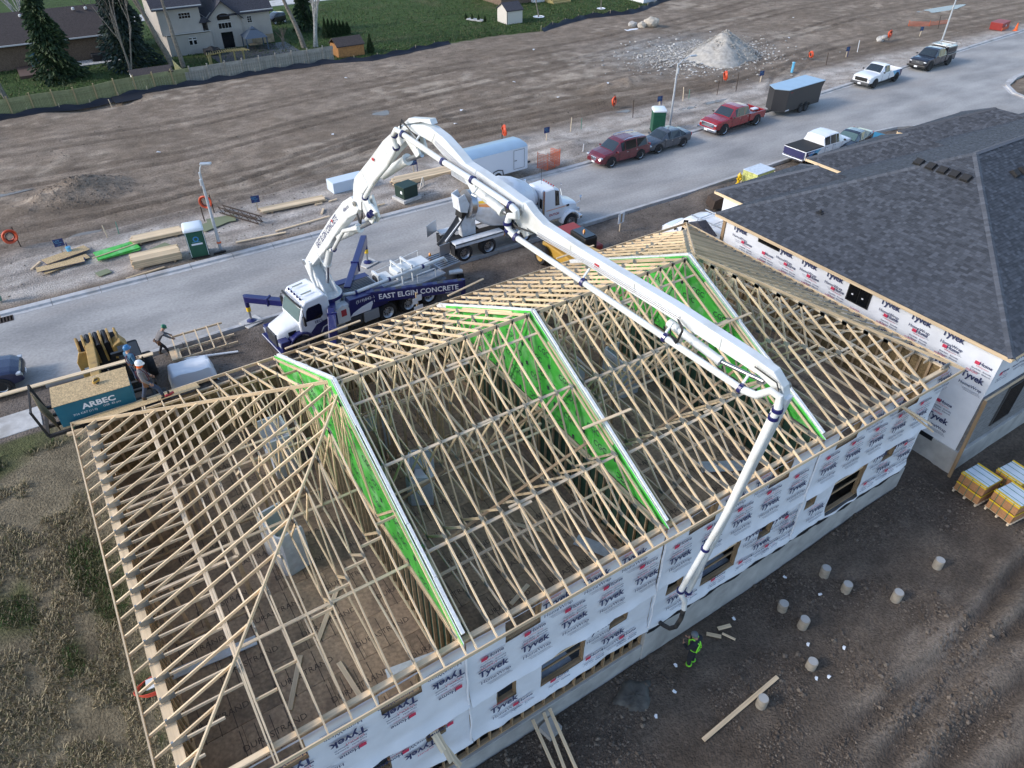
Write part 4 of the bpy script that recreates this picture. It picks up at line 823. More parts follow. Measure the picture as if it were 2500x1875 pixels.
oc = MB().bx(5.95, 6.08, .05, .75, 1.2, 2.0).build('oil_cooler', 'pump_white', pt, bevel=.02); MB().cyl((5.93, .4, 1.6), (5.945, .4, 1.6), .28, n=18).build('fan', 'dark_grey', oc); MB().cyl((5.915, .4, 1.6), (5.925, .4, 1.6), .09, n=10).build('fan_hub', 'steel', oc)
MB().bx(5.8, 9.5, -.45, .35, 1.1, 1.35).build('pump_cylinders', 'pump_white', pt, bevel=.03)
for y in (-.18, .12): MB().cyl((5.6, y, 1.5), (9.3, y, 1.32), .11, n=12).build('pumping_cylinder', 'steel', pt, smooth=40)
MB().prism([(6.0, 1.28), (9.3, 1.42), (9.3, 1.5), (6.0, 1.36)], -1.08, -.5, 'y').build('walkway', 'tread_grey', pt)
rl = MB()
for x in (7.6, 8.7): rl.cyl((x, -1.02, 1.45), (x, -1.02, 1.95), .022, n=6)
rl.cyl((7.6, -1.02, 1.95), (8.7, -1.02, 1.95), .022, n=6); rl.build('handrail', 'pump_white', pt)
rl = MB(); rl.tube([(6.0, .95, 1.1), (6.0, .95, 1.75), (7.2, .95, 1.85), (7.2, .95, 1.1)], .02, 6); rl.tube([(7.4, .95, 1.1), (7.4, .95, 1.95), (8.9, .95, 2.1), (8.9, .95, 1.1)], .02, 6); rl.build('handrail', 'pump_white', pt)
MB().tube([(Tl.x+.55, Tl.y-.15, 1.9), (4.2, -.62, 1.98), (6.0, -.62, 2.02), (8.6, -.6, 2.06), (9.6, -.45, 2.0), (10.0, -.2, 1.5)], .085, 12).build('delivery_pipe', 'pump_white', pt, smooth=50)
for x, z in ((4.3, 1.985), (6.2, 2.02), (8.2, 2.055)): MB().cyl((x-.05, -.62, z), (x+.05, -.62, z), .115, n=12).build('pipe_clamp', 'pump_blue', pt)
fr = MB()
for x in (7.0, 7.6): fr.beam((x, -.55, 1.3), (x, -.55, 2.3), .06, .1); fr.beam((x, .5, 1.9), (x, .5, 2.3), .06, .1); fr.beam((x, -.6, 2.3), (x, .55, 2.3), .08, .1)
fr.build('boom_rest', 'pump_white', pt)
hp = MB(); hp.prism([(9.35, .7), (9.2, 1.6), (10.5, 1.65), (10.35, .7)], -.75, .75, 'y'); hp.build('hopper', 'steel', pt, bevel=.04); gr = MB()
for k in range(8): gr.bx(9.25, 10.45, -.68+k*.19, -.65+k*.19, 1.66, 1.69)
gr.build('hopper_grate', 'dark_grey', pt); MB().tube([(9.7, -.7, 1.2), (10.4, -.85, 1.1), (10.6, -.5, .8), (10.3, -.2, .7)], .14, 10).build('outlet_elbow', 'pump_white', pt, smooth=50)
MB().bx(9.9, 10.55, .3, .34, 1.66, 2.3).build('splash_guard', 'steel', pt); MB().box((10.3, -.95, .75), (.3, .2, .6)).build('mud_flap', 'black', pt); MB().lathe([(.07, 0), (.07, .1), (.03, .16)], (9.5, .7, 1.7), (0, 0, 1), 10).build('beacon', 'lamp_amber', pt)
# outriggers
def outrigger(a, b, h, w, pad, lab=None, cf=.45):
    m = MW(); m.beam(a, b, w, h); o = m.done('outrigger', 'pump_blue', pt, iv, bevel=.03)
    a = Vector(a); b = Vector(b); c = a+(b-a)*cf; m = MW(); m.beam(c-(b-a).normalized()*.05, c+(b-a).normalized()*.05, w+.10, h+.10); m.done('collar', 'pump_blue', pt, iv, bevel=.02)
    if pad:
        p = Vector(pad); m = MW(); m.cyl((p.x, p.y, b.z), (p.x, p.y, .75), .11, n=12); m.done('leg_sleeve', 'pump_blue', pt, iv); m = MW(); m.cyl((p.x, p.y, .95), (p.x, p.y, .7), .115, n=12); m.done('hazard_band', 'stripe_yellow', pt, iv); m = MW(); m.cyl((p.x, p.y, .2), (p.x, p.y, .8), .06, n=10); m.done('leg_rod', 'steel', pt, iv)
        m = MW(); m.lathe([(.24, 0), (.24, .05), (.08, .14)], (p.x, p.y, .10), (0, 0, 1), 16); m.done('foot', 'pump_blue', pt, iv)
        m = MB().bx(-.5, .5, -.42, .42, 0, .07); o2 = m.build('outrigger_pad', 'wood_crate' if False else 'concrete_pale', None, bevel=.02, loc=(p.x, p.y, .015), rot=(0, 0, R(20))); tag(o2, lab, 'pad')
    return o
outrigger((7.0, 30.9, 1.62), (5.35, 32.45, 1.62), .34, .32, (5.42, 32.75, 0), 'pale square pad under the outrigger ahead of the pump truck cab')
outrigger((9.8, 30.2, 1.7), (12.75, 34.9, 1.75), .5, .34, (12.9, 35.25, 0), 'pale square pad under the outrigger leg standing out on the road')
outrigger((8.6, 29.2, 1.75), (7.75, 26.9, 1.75), .55, .36, None)
MB_ = MW(); MB_.beam((8.35, 28.55, 2.0), (7.6, 26.95, .5), .34, .5); MB_.done('outrigger_leg', 'pump_blue', pt, iv, bevel=.03)
ob = outrigger((10.4, 29.3, 1.62), (15.0, 27.75, 1.62), .62, .30, None, None, .06)
d_ = (Vector((15.0, 27.75, 0))-Vector((10.4, 29.3, 0))).normalized(); nn = Vector((d_.y, -d_.x, 0))
mm = MW(); mm.text('EAST ELGIN CONCRETE', .40, Vector((12.85, 28.475, 1.63))+nn*.158, d_, (0, 0, 1), 0, .02, .93); mm.text('RODNEY, ON', .10, Vector((14.4, 27.95, 1.38))+nn*.158, d_, (0, 0, 1), 0); mm.done('lettering', 'decal_white', pt, iv)
for k in range(9):
    c = Vector((10.8, 29.165, 1.94))+d_*(k*.52); m = MW(); m.beam(c, c+d_*.3, .22, .012); m.done('tread_plate', 'decal_navy' if k % 2 else 'dark_grey', pt, iv)
m = MW(); m.beam((15.0, 27.75, 1.95), (15.0, 27.75, .3), .16, .2); m.done('outrigger_leg', 'pump_blue', pt, iv); m = MW(); m.lathe([(.24, 0), (.24, .06), (.08, .15)], (15.0, 27.75, .1), (0, 0, 1), 14); m.done('foot', 'pump_blue', pt, iv)
# ---------------- boom, laid out in its own vertical plane: s = distance out from the slewing centre, z = height
T0 = Vector((8.65, 29.81, 0)); DV = Vector((.14, -.99, 0)).normalized(); NV = Vector((-DV.y, DV.x, 0))
def BP(s, z, l=0.): return T0+DV*s+NV*l+Vector((0, 0, z))
def slim(P, d):
    """outline drawn in by d on every side"""
    o = []; n = len(P); ar = sum(P[i][0]*P[(i+1) % n][1]-P[(i+1) % n][0]*P[i][1] for i in range(n)); sg = 1 if ar > 0 else -1
    for i in range(n):
        a, b, c = Vector(P[i-1]), Vector(P[i]), Vector(P[(i+1) % n]); e0 = (b-a).normalized(); e1 = (c-b).normalized(); nn_ = Vector((-(e0.y+e1.y), e0.x+e1.x)); nn_ = nn_.normalized() if nn_.length > 1e-6 else Vector((-e0.y, e0.x)); o.append(tuple(b+nn_*sg*d))
    return o
def bprism(name, poly, w0, w1, m='pump_white', bevel=.03):
    if name == 'boom_section': poly = slim(poly, .075 if w1 > .23 else .115 if w1 > .16 else .085)
    k = len(poly); q = MW(); q.add([BP(s, z, w0) for s, z in poly]+[BP(s, z, w1) for s, z in poly], [(i, (i+1) % k, k+(i+1) % k, k+i) for i in range(k)]+[tuple(range(k-1, -1, -1)), tuple(range(k, 2*k))]); return q.done(name, m, pt, iv, bevel=bevel)
for l in (-.34, .26): bprism('turret_cheek', [(-.62, 2.28), (.62, 2.28), (.35, 2.75), (-.75, 3.72), (-1.38, 3.55), (-1.05, 3.05)], l, l+.09)
bprism('turret_web', [(-.5, 2.3), (.2, 2.3), (-.8, 3.4), (-1.1, 3.2)], -.25, .26)
for l in (-.36, .36): m = MW(); m.cyl(BP(-1.12, 3.50, l-.03), BP(-1.12, 3.50, l+.03), .12, n=14); m.done('pivot_pin', 'steel', pt, iv)
S1 = [(-1.42, 3.44), (-.05, 4.88), (2.08, 6.92), (3.50, 8.16), (4.26, 8.62), (4.86, 8.2), (4.6, 7.86), (3.85, 7.42), (2.85, 6.55), (1.5, 5.2), (-.82, 3.20)]
S2 = [(4.22, 8.35), (4.42, 9.15), (4.62, 9.50), (5.86, 10.54), (7.02, 11.56), (8.16, 12.36), (8.9, 12.52), (9.05, 12.1), (8.55, 11.72), (7.68, 11.02), (6.5, 9.95), (5.75, 9.3), (5.25, 8.85), (5.0, 8.1), (4.6, 7.95)]
S3 = [(8.45, 12.2), (8.86, 12.56), (9.5, 12.72), (9.97, 12.74), (10.64, 12.60), (11.2, 12.36), (11.72, 12.10), (12.3, 12.04), (13.46, 11.86), (14.4, 11.66), (14.35, 11.25), (13.9, 11.22), (12.79, 11.40), (11.78, 11.55), (11.2, 11.60), (10.5, 11.82), (9.98, 12.06), (9.5, 12.10), (8.95, 11.9)]
S4 = [(13.7, 11.55), (14.36, 11.72), (14.72, 11.50), (15.1, 11.34), (16.83, 11.14), (19.84, 10.90), (22.0, 10.64), (22.66, 10.52), (23.0, 10.22), (23.16, 9.75), (22.9, 9.62), (22.66, 9.95), (22.3, 10.08), (19.7, 10.36), (16.7, 10.62), (15.3, 10.74), (14.53, 10.80), (14.15, 10.90), (13.85, 11.25)]
s1 = bprism('boom_section', S1, -.24, .24, bevel=.035); s2 = bprism('boom_section', S2, -.19, .19, bevel=.035); s3 = bprism('boom_section', S3, -.165, .165, bevel=.03); s4 = bprism('boom_section', S4, -.14, .14, bevel=.025)
m = MW(); m.taper(BP(22.98, 9.95), BP(21.86, 1.45), .26, .26, .15, .15, 0, NV); m.done('boom_section', 'pump_white', pt, iv, bevel=.03)
mm = MW(); u = (BP(2.6, 7.0)-BP(.3, 4.85)).normalized(); mm.text('EAST ELGIN CONCRETE', .36, BP(1.62, 6.05, -.246), u, u.cross(NV), 0, .016, .86)
u2 = (BP(4.0, 8.1)-BP(3.0, 7.3)).normalized(); mm.text('Alliance', .22, BP(3.75, 7.88, -.246), u2, u2.cross(NV), 0, .006, .9); mm.done('lettering', 'decal_navy', pt, iv)
for s, z, l in ((6.35, 10.62, -.226), (17.2, 10.85, -.156), (2.35, 6.85, -.256)):
    m = MW(); m.box(BP(s, z, l), (.008, .16, .10), 0, Matrix((NV, DV, Vector((0, 0, 1)))).transposed()); m.done('warning_label', 'decal_red', pt, iv)
# levers and rams
bprism('lever', [(4.75, 8.45), (5.4, 8.9), (5.75, 8.1), (5.55, 7.82), (5.25, 7.9)], -.16, -.06, bevel=.02); bprism('lever', [(4.75, 8.45), (5.4, 8.9), (5.75, 8.1), (5.55, 7.82), (5.25, 7.9)], .06, .16, bevel=.02)
bprism('lever', [(8.5, 11.9), (9.1, 12.05), (9.3, 11.6), (9.1, 11.45)], -.2, -.1, bevel=.02); bprism('lever', [(8.5, 11.9), (9.1, 12.05), (9.3, 11.6), (9.1, 11.45)], .1, .2, bevel=.02)
bprism('lever', [(11.35, 11.62), (12.0, 11.6), (12.1, 11.2), (11.9, 11.12)], -.12, .12, bevel=.02)
def ram(a, b, c, r):
    q = MW(); q.cyl(BP(*a), BP(*b), r, n=16); q.done('ram_barrel', 'pump_white', pt, iv, smooth=40); q = MW(); q.cyl(BP(*b), BP(*c), r*.5, n=12); q.done('ram_rod', 'steel', pt, iv, smooth=40)
    e = (Vector(BP(*b))-Vector(BP(*a))).normalized(); q = MW(); q.cyl(BP(*b)-e*.06, BP(*b)+e*.04, r*1.15, n=16); q.done('ram_gland', 'pump_white', pt, iv)
ram((2.3, 6.0), (4.2, 7.12), (5.5, 7.9), .17); ram((6.55, 10.05), (8.25, 11.1), (9.15, 11.52), .17); ram((1.2, 5.0), (.62, 4.0), (.3, 2.9), .16); ram((11.95, 11.25, .0), (13.2, 10.95), (13.95, 11.0), .14); ram((19.6, 10.2), (21.2, 9.9), (22.4, 9.98), .11)
for l in (-.1, .1): bprism('link_arm', [(13.9, 10.95), (14.3, 11.2), (14.5, 10.7), (14.3, 10.55)], l-.03, l+.03, bevel=.01)
# delivery line along the boom
def line(name, P, r, m='pump_white'): q = MW(); q.tube([BP(*p) for p in P], r, 12); return q.done(name, m, pt, iv, smooth=50)
line('delivery_pipe', [(.1, 2.5, -.5), (-.2, 3.2, -.5), (-.2, 3.9, -.46)], .08)
line('delivery_pipe', [(1.3, 5.0, -.05), (2.4, 5.6, -.42), (3.6, 6.9, -.42), (4.9, 7.5, -.42)], .085); line('delivery_pipe', [(4.9, 7.75, .0), (5.9, 8.35, -.3), (6.3, 8.65, -.3), (5.9, 8.75, -.3)], .095)
line('delivery_pipe', [(5.7, 9.0, -.42), (6.6, 9.95, -.42), (7.7, 10.9, -.42), (8.3, 11.6, -.42)], .085); line('delivery_pipe', [(8.3, 11.6, -.42), (8.2, 12.0, -.44), (8.45, 12.25, -.45), (8.8, 12.24, -.45)], .09)
line('delivery_pipe', [(8.73, 12.22, -.45), (10.96, 11.92, -.45), (12.41, 11.78, -.45), (14.10, 11.56, -.45)], .09)
line('delivery_pipe', [(14.1, 11.56, -.45), (14.32, 11.48, -.45), (14.3, 11.3, -.4), (14.0, 11.22, -.42), (13.93, 10.95, -.45), (14.02, 10.78, -.45), (14.31, 10.68, -.45)], .10)
line('delivery_pipe', [(14.31, 10.68, -.45), (17.03, 10.39, -.45), (19.87, 10.08, -.45), (22.15, 9.84, -.45)], .085); line('delivery_pipe', [(22.15, 9.84, -.45), (22.5, 9.86, -.42), (22.75, 10.08, -.3), (22.98, 10.05, -.3), (23.02, 9.75, -.3)], .095)
line('delivery_pipe', [(23.02, 9.75, -.3), (22.55, 6.0, -.3), (21.75, 1.6, -.3)], .09); line('end_pipe', [(21.75, 1.6, -.28), (21.9, 1.2, -.15), (21.92, .75, -.1)], .085)
line('end_hose', [(21.92, .8, -.1), (21.9, .2, -.1), (21.8, -.35, -.1), (21.55, -.85, .0), (21.2, -1.2, .15), (20.9, -1.45, .3), (20.6, -1.65, .35)], .075, 'rubber')
def clamp(s, z, l, d, r=.125): q = MW(); d = Vector(d).normalized(); q.cyl(BP(s, z, l)-d*.045, BP(s, z, l)+d*.045, r, n=14); q.done('pipe_clamp', 'pump_blue', pt, iv)
ds_ = BP(12.41, 11.78)-BP(10.96, 11.92)
for s, z in ((8.85, 12.2), (10.96, 11.92), (12.38, 11.785), (14.08, 11.565)): clamp(s, z, -.45, ds_)
for s, z in ((14.33, 10.68), (17.03, 10.39), (19.87, 10.08), (22.12, 9.85)): clamp(s, z, -.45, BP(19.87, 10.08)-BP(17.03, 10.39))
for s, z in ((13.94, 10.98), (14.0, 10.8)): clamp(s, z, -.45, (0, 0, 1) if s < 13.97 else (0, -.4, .8))
for s, z in ((23.02, 9.7), (22.98, 9.45), (22.2, 4.1), (21.77, 1.72)): clamp(s, z, -.3, (0, 0, 1))
for s, z in ((8.28, 11.62), (8.22, 12.0), (5.75, 9.05), (6.1, 8.55), (5.9, 8.4), (2.4, 5.6)): clamp(s, z, -.4, (0, -.7, .7))
clamp(21.86, 1.5, 0, (0, 0, 1), .13)
for s, zt in ((9.4, 12.25), (12.4, 11.6), (14.3, 10.9), (17.0, 10.7), (19.85, 10.4), (22.1, 10.1)):
    q = MW(); q.cyl(BP(s, zt, -.2), BP(s, zt-.2, -.42), .035, n=8); q.cyl(BP(s-.12, zt-.3, -.42), BP(s+.12, zt-.3, -.42), .03, n=8); q.done('pipe_bracket', 'pump_white', pt, iv)
for k in range(3): line('hydraulic_line', [(10.2, 12.3-.05*k, -.20), (11.4, 11.92-.05*k, -.20), (12.4, 11.78-.05*k, -.20), (14.2, 11.48-.05*k, -.20)], .014, 'steel'); line('hydraulic_line', [(14.9, 10.95-.05*k, -.17), (17, 10.85-.05*k, -.17), (20, 10.62-.05*k, -.17)], .014, 'steel')
for k in range(3): line('hydraulic_hose', [(20.0, 10.6, -.24), (20.3, 10.45+.06*k, -.40), (20.25, 10.15, -.45-.04*k), (19.95, 10.15, -.35), (19.8, 10.25, -.2)], .018, 'black')
line('hydraulic_hose', [(22.2, 10.4, -.22), (22.8, 10.3, -.23), (23.0, 9.9, -.2), (22.9, 9.2, -.2)], .016, 'black')

# weld seams, stiffeners, bolts and grease marks along the boom
mat('grease', (.30, .28, .24), .5); mat('seam', (.62, .63, .61), .5)
for (sa, za), (sb, zb), w in (((.2, 4.6), (.7, 4.1), .243), ((3.2, 7.75), (3.6, 7.4), .243), ((5.3, 9.9), (5.7, 9.5), .193), ((7.0, 11.35), (7.4, 10.95), .193), ((10.2, 12.5), (10.0, 12.2), .168), ((12.2, 11.95), (12.1, 11.65), .168), ((16.2, 11.05), (16.2, 10.78), .143), ((18.5, 10.88), (18.5, 10.6), .143), ((21.2, 10.62), (21.2, 10.3), .143)):
    m = MW(); m.cyl(BP(sa, za, -w), BP(sb, zb, -w), .014, n=5); m.done('weld_seam', 'seam', pt, iv)
for s_, z_, w in ((4.55, 8.35, .26), (8.8, 12.2, .24), (14.15, 11.3, .22), (22.85, 10.05, .2)):
    for l in (-w, w): m = MW(); m.cyl(BP(s_, z_, l-.03), BP(s_, z_, l+.03), .10, n=14); m.done('hinge_pin', 'grease', pt, iv); m = MW(); m.cyl(BP(s_, z_, l*1.15-.02), BP(s_, z_, l*1.15+.02), .045, n=8); m.done('pin_bolt', 'steel', pt, iv)
for k in range(7): line('hydraulic_hose', [(13.5+.05*k, 11.35, -.2), (13.8+.06*k, 11.1-.05*k, -.34), (14.2+.04*k, 10.95, -.36), (14.6+.03*k, 10.9, -.2)], .016, 'black')
for k in range(4): line('hydraulic_hose', [(4.3, 7.9+.06*k, -.1), (4.9+.05*k, 7.7, -.35), (5.3, 8.1+.07*k, -.38), (5.1, 8.6, -.22)], .016, 'black'); line('hydraulic_hose', [(8.3, 12.3-.05*k, -.2), (8.6, 12.5+.03*k, -.3), (9.1, 12.35, -.32), (9.4, 12.2-.04*k, -.2)], .014, 'black')
bprism('gusset', [(8.3, 12.3), (8.75, 12.62), (9.9, 12.86), (10.0, 12.72), (9.4, 12.66)], -.12, .12, bevel=.01)
# ------------------------------------------------------------------ cars and pickups (local +x = forward)
def shell(root, st, paint, gl0, gl1, ws, bw, glass='glass', cm=None):
    """st: stations from tail to nose (x, half width, sill, belt, top, top half width). Side glass lies between stations gl0..gl1,
    ws / bw: index of the gap that is the windscreen / rear window (None if none)"""
    B = MB(); parts = {'windscreen': MB(), 'rear_window': MB(), 'side_window': [MB(), MB()]}
    def ring(s):
        x, hw, z0, zs, zt, ht = s; g = zt-zs
        h = [(hw*.90, z0), (hw*.985, z0+.12*(zs-z0)), (hw, z0+.55*(zs-z0)), (hw*.975, zs), (ht+(hw*.975-ht)*.06, zt-.06*max(g, .2)), (ht*.90, zt), (ht*.45, zt+.025)]
        return [Vector((x, -a, z)) for a, z in h]+[Vector((x, a, z)) for a, z in reversed(h)]
    rs = [ring(s) for s in st]; n = len(rs[0])
    for i in range(len(st)-1):
        for k in range(n):
            k2 = (k+1) % n; f = [rs[i][k], rs[i][k2], rs[i+1][k2], rs[i+1][k]]
            B.add(f, [(0, 1, 2, 3)], 0 if cm is None else cm(i, k))
            c = sum(f, Vector())/4
            def inset(fr, push):
                nr = (f[1]-f[0]).cross(f[3]-f[0])
                if nr.length < 1e-9: nr = (f[2]-f[1]).cross(f[3]-f[1])
                nr.normalize(); nr = nr if nr.dot(c-Vector((c.x, 0, .8))) > 0 else -nr
                return [c+(p-c)*fr+nr*push for p in f]
            if k in (3, n-5) and gl0 <= i <= gl1: parts['side_window'][0 if k == 3 else 1].add(inset(.90, .010), [(0, 1, 2, 3)])
    def pane(i, mbx):
        a, c = rs[i], rs[i+1]; q = []
        for k in (4, 5, 6, n-7, n-6, n-5): q.append(k)
        lo, hi = (a, c) if sum(p.z for p in a) < sum(p.z for p in c) else (c, a)
        for k0, k1 in zip(q[:-1], q[1:]):
            f = [a[k0], a[k1], c[k1], c[k0]]; nr = (f[1]-f[0]).cross(f[3]-f[0])
            if nr.length < 1e-9: continue
            nr.normalize(); nr = nr if nr.z > 0 else -nr; mid = (a[k0]+c[k0])/2
            f = [f[0]+(f[3]-f[0])*.07+nr*.012, f[1]+(f[2]-f[1])*.07+nr*.012, f[2]-(f[2]-f[1])*.06+nr*.012, f[3]-(f[3]-f[0])*.06+nr*.012]
            f = [Vector((p.x, p.y*.95, p.z)) for p in f]; mbx.add(f, [(0, 1, 2, 3)])
    if ws is not None: pane(ws, parts['windscreen'])
    if bw is not None: pane(bw, parts['rear_window'])
    B.add(rs[0], [tuple(range(n))]); B.add(rs[-1], [tuple(range(n))])
    bd = B.build('body', paint, root, smooth=38)
    for k in ('windscreen', 'rear_window'):
        if parts[k].v: parts[k].build(k, glass, root, smooth=60)
    for m in parts['side_window']:
        if m.v: m.build('side_window', 'glass_black', root)
    return bd
def face_kit(root, xf, xr, hw, zh, zt, grille='black', gw=.55, gz=(.5, .75), plate=True, hl=.2):
    MB().box((xf, 0, (gz[0]+gz[1])/2), (.06, gw*2, gz[1]-gz[0])).build('grille', grille, root, bevel=.02)
    for s in (-1, 1):
        MB().box((xf-.10, s*hw*.80, zh), (.20, hl*1.1, .11)).build('headlight', 'lamp_clear', root, bevel=.03); MB().box((xr+.05, s*hw*.86, zt), (.14, .16, .22)).build('tail_light', 'lamp_red', root, bevel=.02)
    if plate: MB().box((xf+.045, .0, .42), (.02, .30, .13)).build('licence_plate', 'decal_white', root)
def mirrors(root, x, hw, z, m='black'):
    for s in (-1, 1): MB().box((x, s*(hw+.10), z), (.10, .18, .13)).build('mirror', m, root, bevel=.03)
def seams(root, xs, hw, z0, z1, handles=()):
    for s in (-1, 1):
        for x in xs: MB().box((x, s*(hw+.001), (z0+z1)/2), (.014, .006, z1-z0)).build('door_seam', 'black', root)
        for x in handles: MB().box((x, s*(hw+.012), z1-.1), (.16, .02, .03)).build('door_handle', 'chrome', root)
def arches(root, xs, hw, r):
    for x in xs:
        for s in (-1, 1):
            m = MB(); N_ = 14; a0 = [(x+(r+.10)*math.cos(a), r+(r+.10)*math.sin(a)) for a in [math.pi*i/N_ for i in range(N_+1)]]; m.prism(a0+[(x-r-.1, .2), (x+r+.1, .2)], s*(hw-.25), s*(hw+.004), 'y'); m.build('wheel_well', 'black_matte', root)
ROADA = R(3.6)
# maroon SUV
o = thing('parked_suv', 'maroon SUV parked at the kerb behind the dark grey sedan', 'car', (35.35, 39.95, .005), math.pi+R(1.5))
shell(o, [(-2.42, .78, .5, .92, 1.02, .62), (-2.36, .88, .36, 1.0, 1.12, .66), (-2.05, .92, .30, 1.02, 1.60, .66), (-1.0, .93, .28, 1.02, 1.70, .70), (.15, .93, .28, 1.0, 1.69, .70), (.5, .93, .28, 1.0, 1.60, .68), (1.25, .92, .28, .99, 1.06, .76), (2.0, .88, .30, .92, .98, .72), (2.32, .80, .34, .74, .82, .62), (2.42, .72, .38, .6, .68, .55)], 'maroon', 2, 4, 5, 1)
face_kit(o, 2.40, -2.4, .9, .78, .98, 'chrome', .28, (.55, .78)); mirrors(o, .95, .92, 1.08, 'maroon'); seams(o, (.75, -.25, -1.2), .93, .35, 1.0, (-.05, -1.0)); arches(o, (1.42, -1.42), .93, .36)
for s in (-1, 1): MB().tube([(.1, s*.66, 1.72), (-.2, s*.66, 1.78), (-1.6, s*.64, 1.76), (-1.9, s*.62, 1.66)], .025, 6).build('roof_rail', 'chrome', o)
for x in (1.42, -1.42):
    for s in (-1, 1): wheel(o, x, s*.84, .36, .24, 'alu', s)
MB().box((2.44, 0, .66), (.03, .12, .12)).build('badge', 'chrome', o)
# grey sedan
o = thing('parked_sedan', 'dark grey four-door sedan parked in front of a green portable toilet', 'car', (40.1, 40.15, .005), math.pi+R(2))
shell(o, [(-2.25, .72, .45, .85, .92, .6), (-2.1, .84, .34, .92, 1.0, .72), (-1.55, .88, .26, .92, 1.03, .74), (-.95, .88, .24, .90, 1.36, .60), (.0, .88, .24, .88, 1.42, .62), (.35, .88, .24, .88, 1.36, .60), (1.05, .87, .25, .86, .93, .72), (1.85, .83, .28, .76, .82, .66), (2.15, .74, .32, .6, .68, .56), (2.24, .66, .36, .5, .58, .5)], 'sedan_grey', 2, 4, 5, 2)
face_kit(o, 2.22, -2.2, .84, .66, .84, 'black', .4, (.42, .58)); mirrors(o, .75, .87, .98, 'sedan_grey'); seams(o, (.7, -.15, -.95), .88, .3, .88, (.0, -.8)); arches(o, (1.32, -1.30), .88, .32)
for x in (1.32, -1.30):
    for s in (-1, 1): wheel(o, x, s*.79, .32, .22, 'alu', s)
# pickups
def pickup(label, loc, rz, paint, bedpaint, L, cab0, rear, wb, wr=.40, crew=True, grille='black', cover=False, cap=False, extra=None, wheelm='alu', bumper='chrome', name='pickup_truck'):
    o = thing(name, label, 'pickup', loc, rz); nf = L/2; hw = .98; cr = cab0
    st = [(cr, .95, .48, 1.16, 1.62, .70), (cr+.06, .97, .44, 1.16, 1.76, .72), (cr+.7, .98, .42, 1.16, 1.84, .74)]
    if crew: st.append((cr+1.4, .98, .42, 1.15, 1.85, .74))
    wx = cr+(2.05 if crew else 1.25)
    st += [(wx-.28, .98, .42, 1.15, 1.78, .72), (wx+.42, .98, .42, 1.14, 1.20, .82), (nf-.55, .95, .44, 1.08, 1.15, .80), (nf-.16, .92, .48, .98, 1.05, .76), (nf-.02, .86, .52, .84, .92, .72)]
    k = len(st); shell(o, st, paint, 1, k-6, k-5, None)
    bd = MB(); x0 = -nf+.08; x1 = cr-.03
    for s in (-1, 1): bd.bx(x0, x1, min(s*.88, s*.98), max(s*.88, s*.98), .55, 1.14)
    bd.bx(x0, x0+.08, -.88, .88, .6, 1.14); bd.bx(x1-.06, x1, -.88, .88, .6, 1.14); bd.build('bed', bedpaint, o, bevel=.03); MB().bx(x0+.09, x1-.07, -.87, .87, .55, .70).build('bed_floor', 'black_matte', o)
    MB().bx(x0+.085, x1-.062, -.878, -.86, .7, 1.12).build('bed_liner', 'black_matte', o); MB().bx(x0+.085, x1-.062, .86, .878, .7, 1.12).build('bed_liner', 'black_matte', o)
    face_kit(o, nf, -nf+.12, .92, .88, .92, grille, .62, (.66, .98), hl=.22)
    MB().box((nf+.06, 0, .48), (.22, 1.9, .22)).build('bumper', bumper, o, bevel=.05); MB().box((-nf-.02, 0, .50), (.2, 1.8, .18)).build('rear_bumper', bumper, o, bevel=.04); MB().box((nf+.175, 0, .47), (.012, .32, .14)).build('licence_plate', 'decal_white', o)
    mirrors(o, wx+.15, .99, 1.28, 'black'); seams(o, (cr+.12, wx+.1)+((cr+1.05,) if crew else ()), .98, .5, 1.15, (cr+.3,)+((cr+1.25,) if crew else ()))
    ax = (nf-1.0, nf-1.0-wb); arches(o, ax, .98, wr)
    for x in ax:
        for s in (-1, 1): wheel(o, x, s*.88, wr, .28, wheelm, s)
    MB().bx(ax[1]+.5, ax[0]-.5, -1.04, -.94, .36, .42).build('running_board', 'black', o); MB().bx(ax[1]+.5, ax[0]-.5, .94, 1.04, .36, .42).build('running_board', 'black', o)
    if cover: MB().bx(x0, x1, -.93, .93, 1.15, 1.20).build('bed_cover', 'black_matte', o, bevel=.02)
    if cap:
        c = MB(); c.prism([(x0, 1.15), (x0+.04, 1.80), (x1-.03, 1.86), (x1, 1.15)], -.92, .92, 'y'); c.build('canopy', 'black_paint', o, bevel=.06); MB().bx(x0+.35, x1-.3, -.935, -.925, 1.32, 1.70).build('canopy_window', 'glass_black', o); MB().bx(x0+.35, x1-.3, .925, .935, 1.32, 1.70).build('canopy_window', 'glass_black', o); r = MB()
        for yy in (-.75, .75): r.beam((x0+.1, yy, 1.96), (x1+.4, yy, 1.98), .05, .05)
        for xx in (x0+.2, (x0+x1)/2, x1+.2): r.beam((xx, -.8, 1.96), (xx, .8, 1.96), .05, .05); r.cyl((xx, -.75, 1.80), (xx, -.75, 1.96), .02, n=6); r.cyl((xx, .75, 1.8), (xx, .75, 1.96), .02, n=6)
        r.build('roof_rack', 'alu', o)
    return o
o = pickup('red crew cab pickup with chrome nose, hitched to the black trailer', (48.05, 40.55, .005), math.pi+ROADA, 'red_paint', 'red_paint', 6.15, -.95, 0, 4.05, .42, True, 'chrome', wheelm='chrome')
bxo = thing('toolbox', 'red and white cooler in the bed of the red pickup', 'cooler', (50.3, 40.35, .72)); MB().bx(-.28, .28, -.2, .2, 0, .42).build('tub', 'red_box', bxo, bevel=.03); MB().bx(-.29, .29, -.21, .21, .43, .52).build('lid', 'decal_white', bxo, bevel=.02)
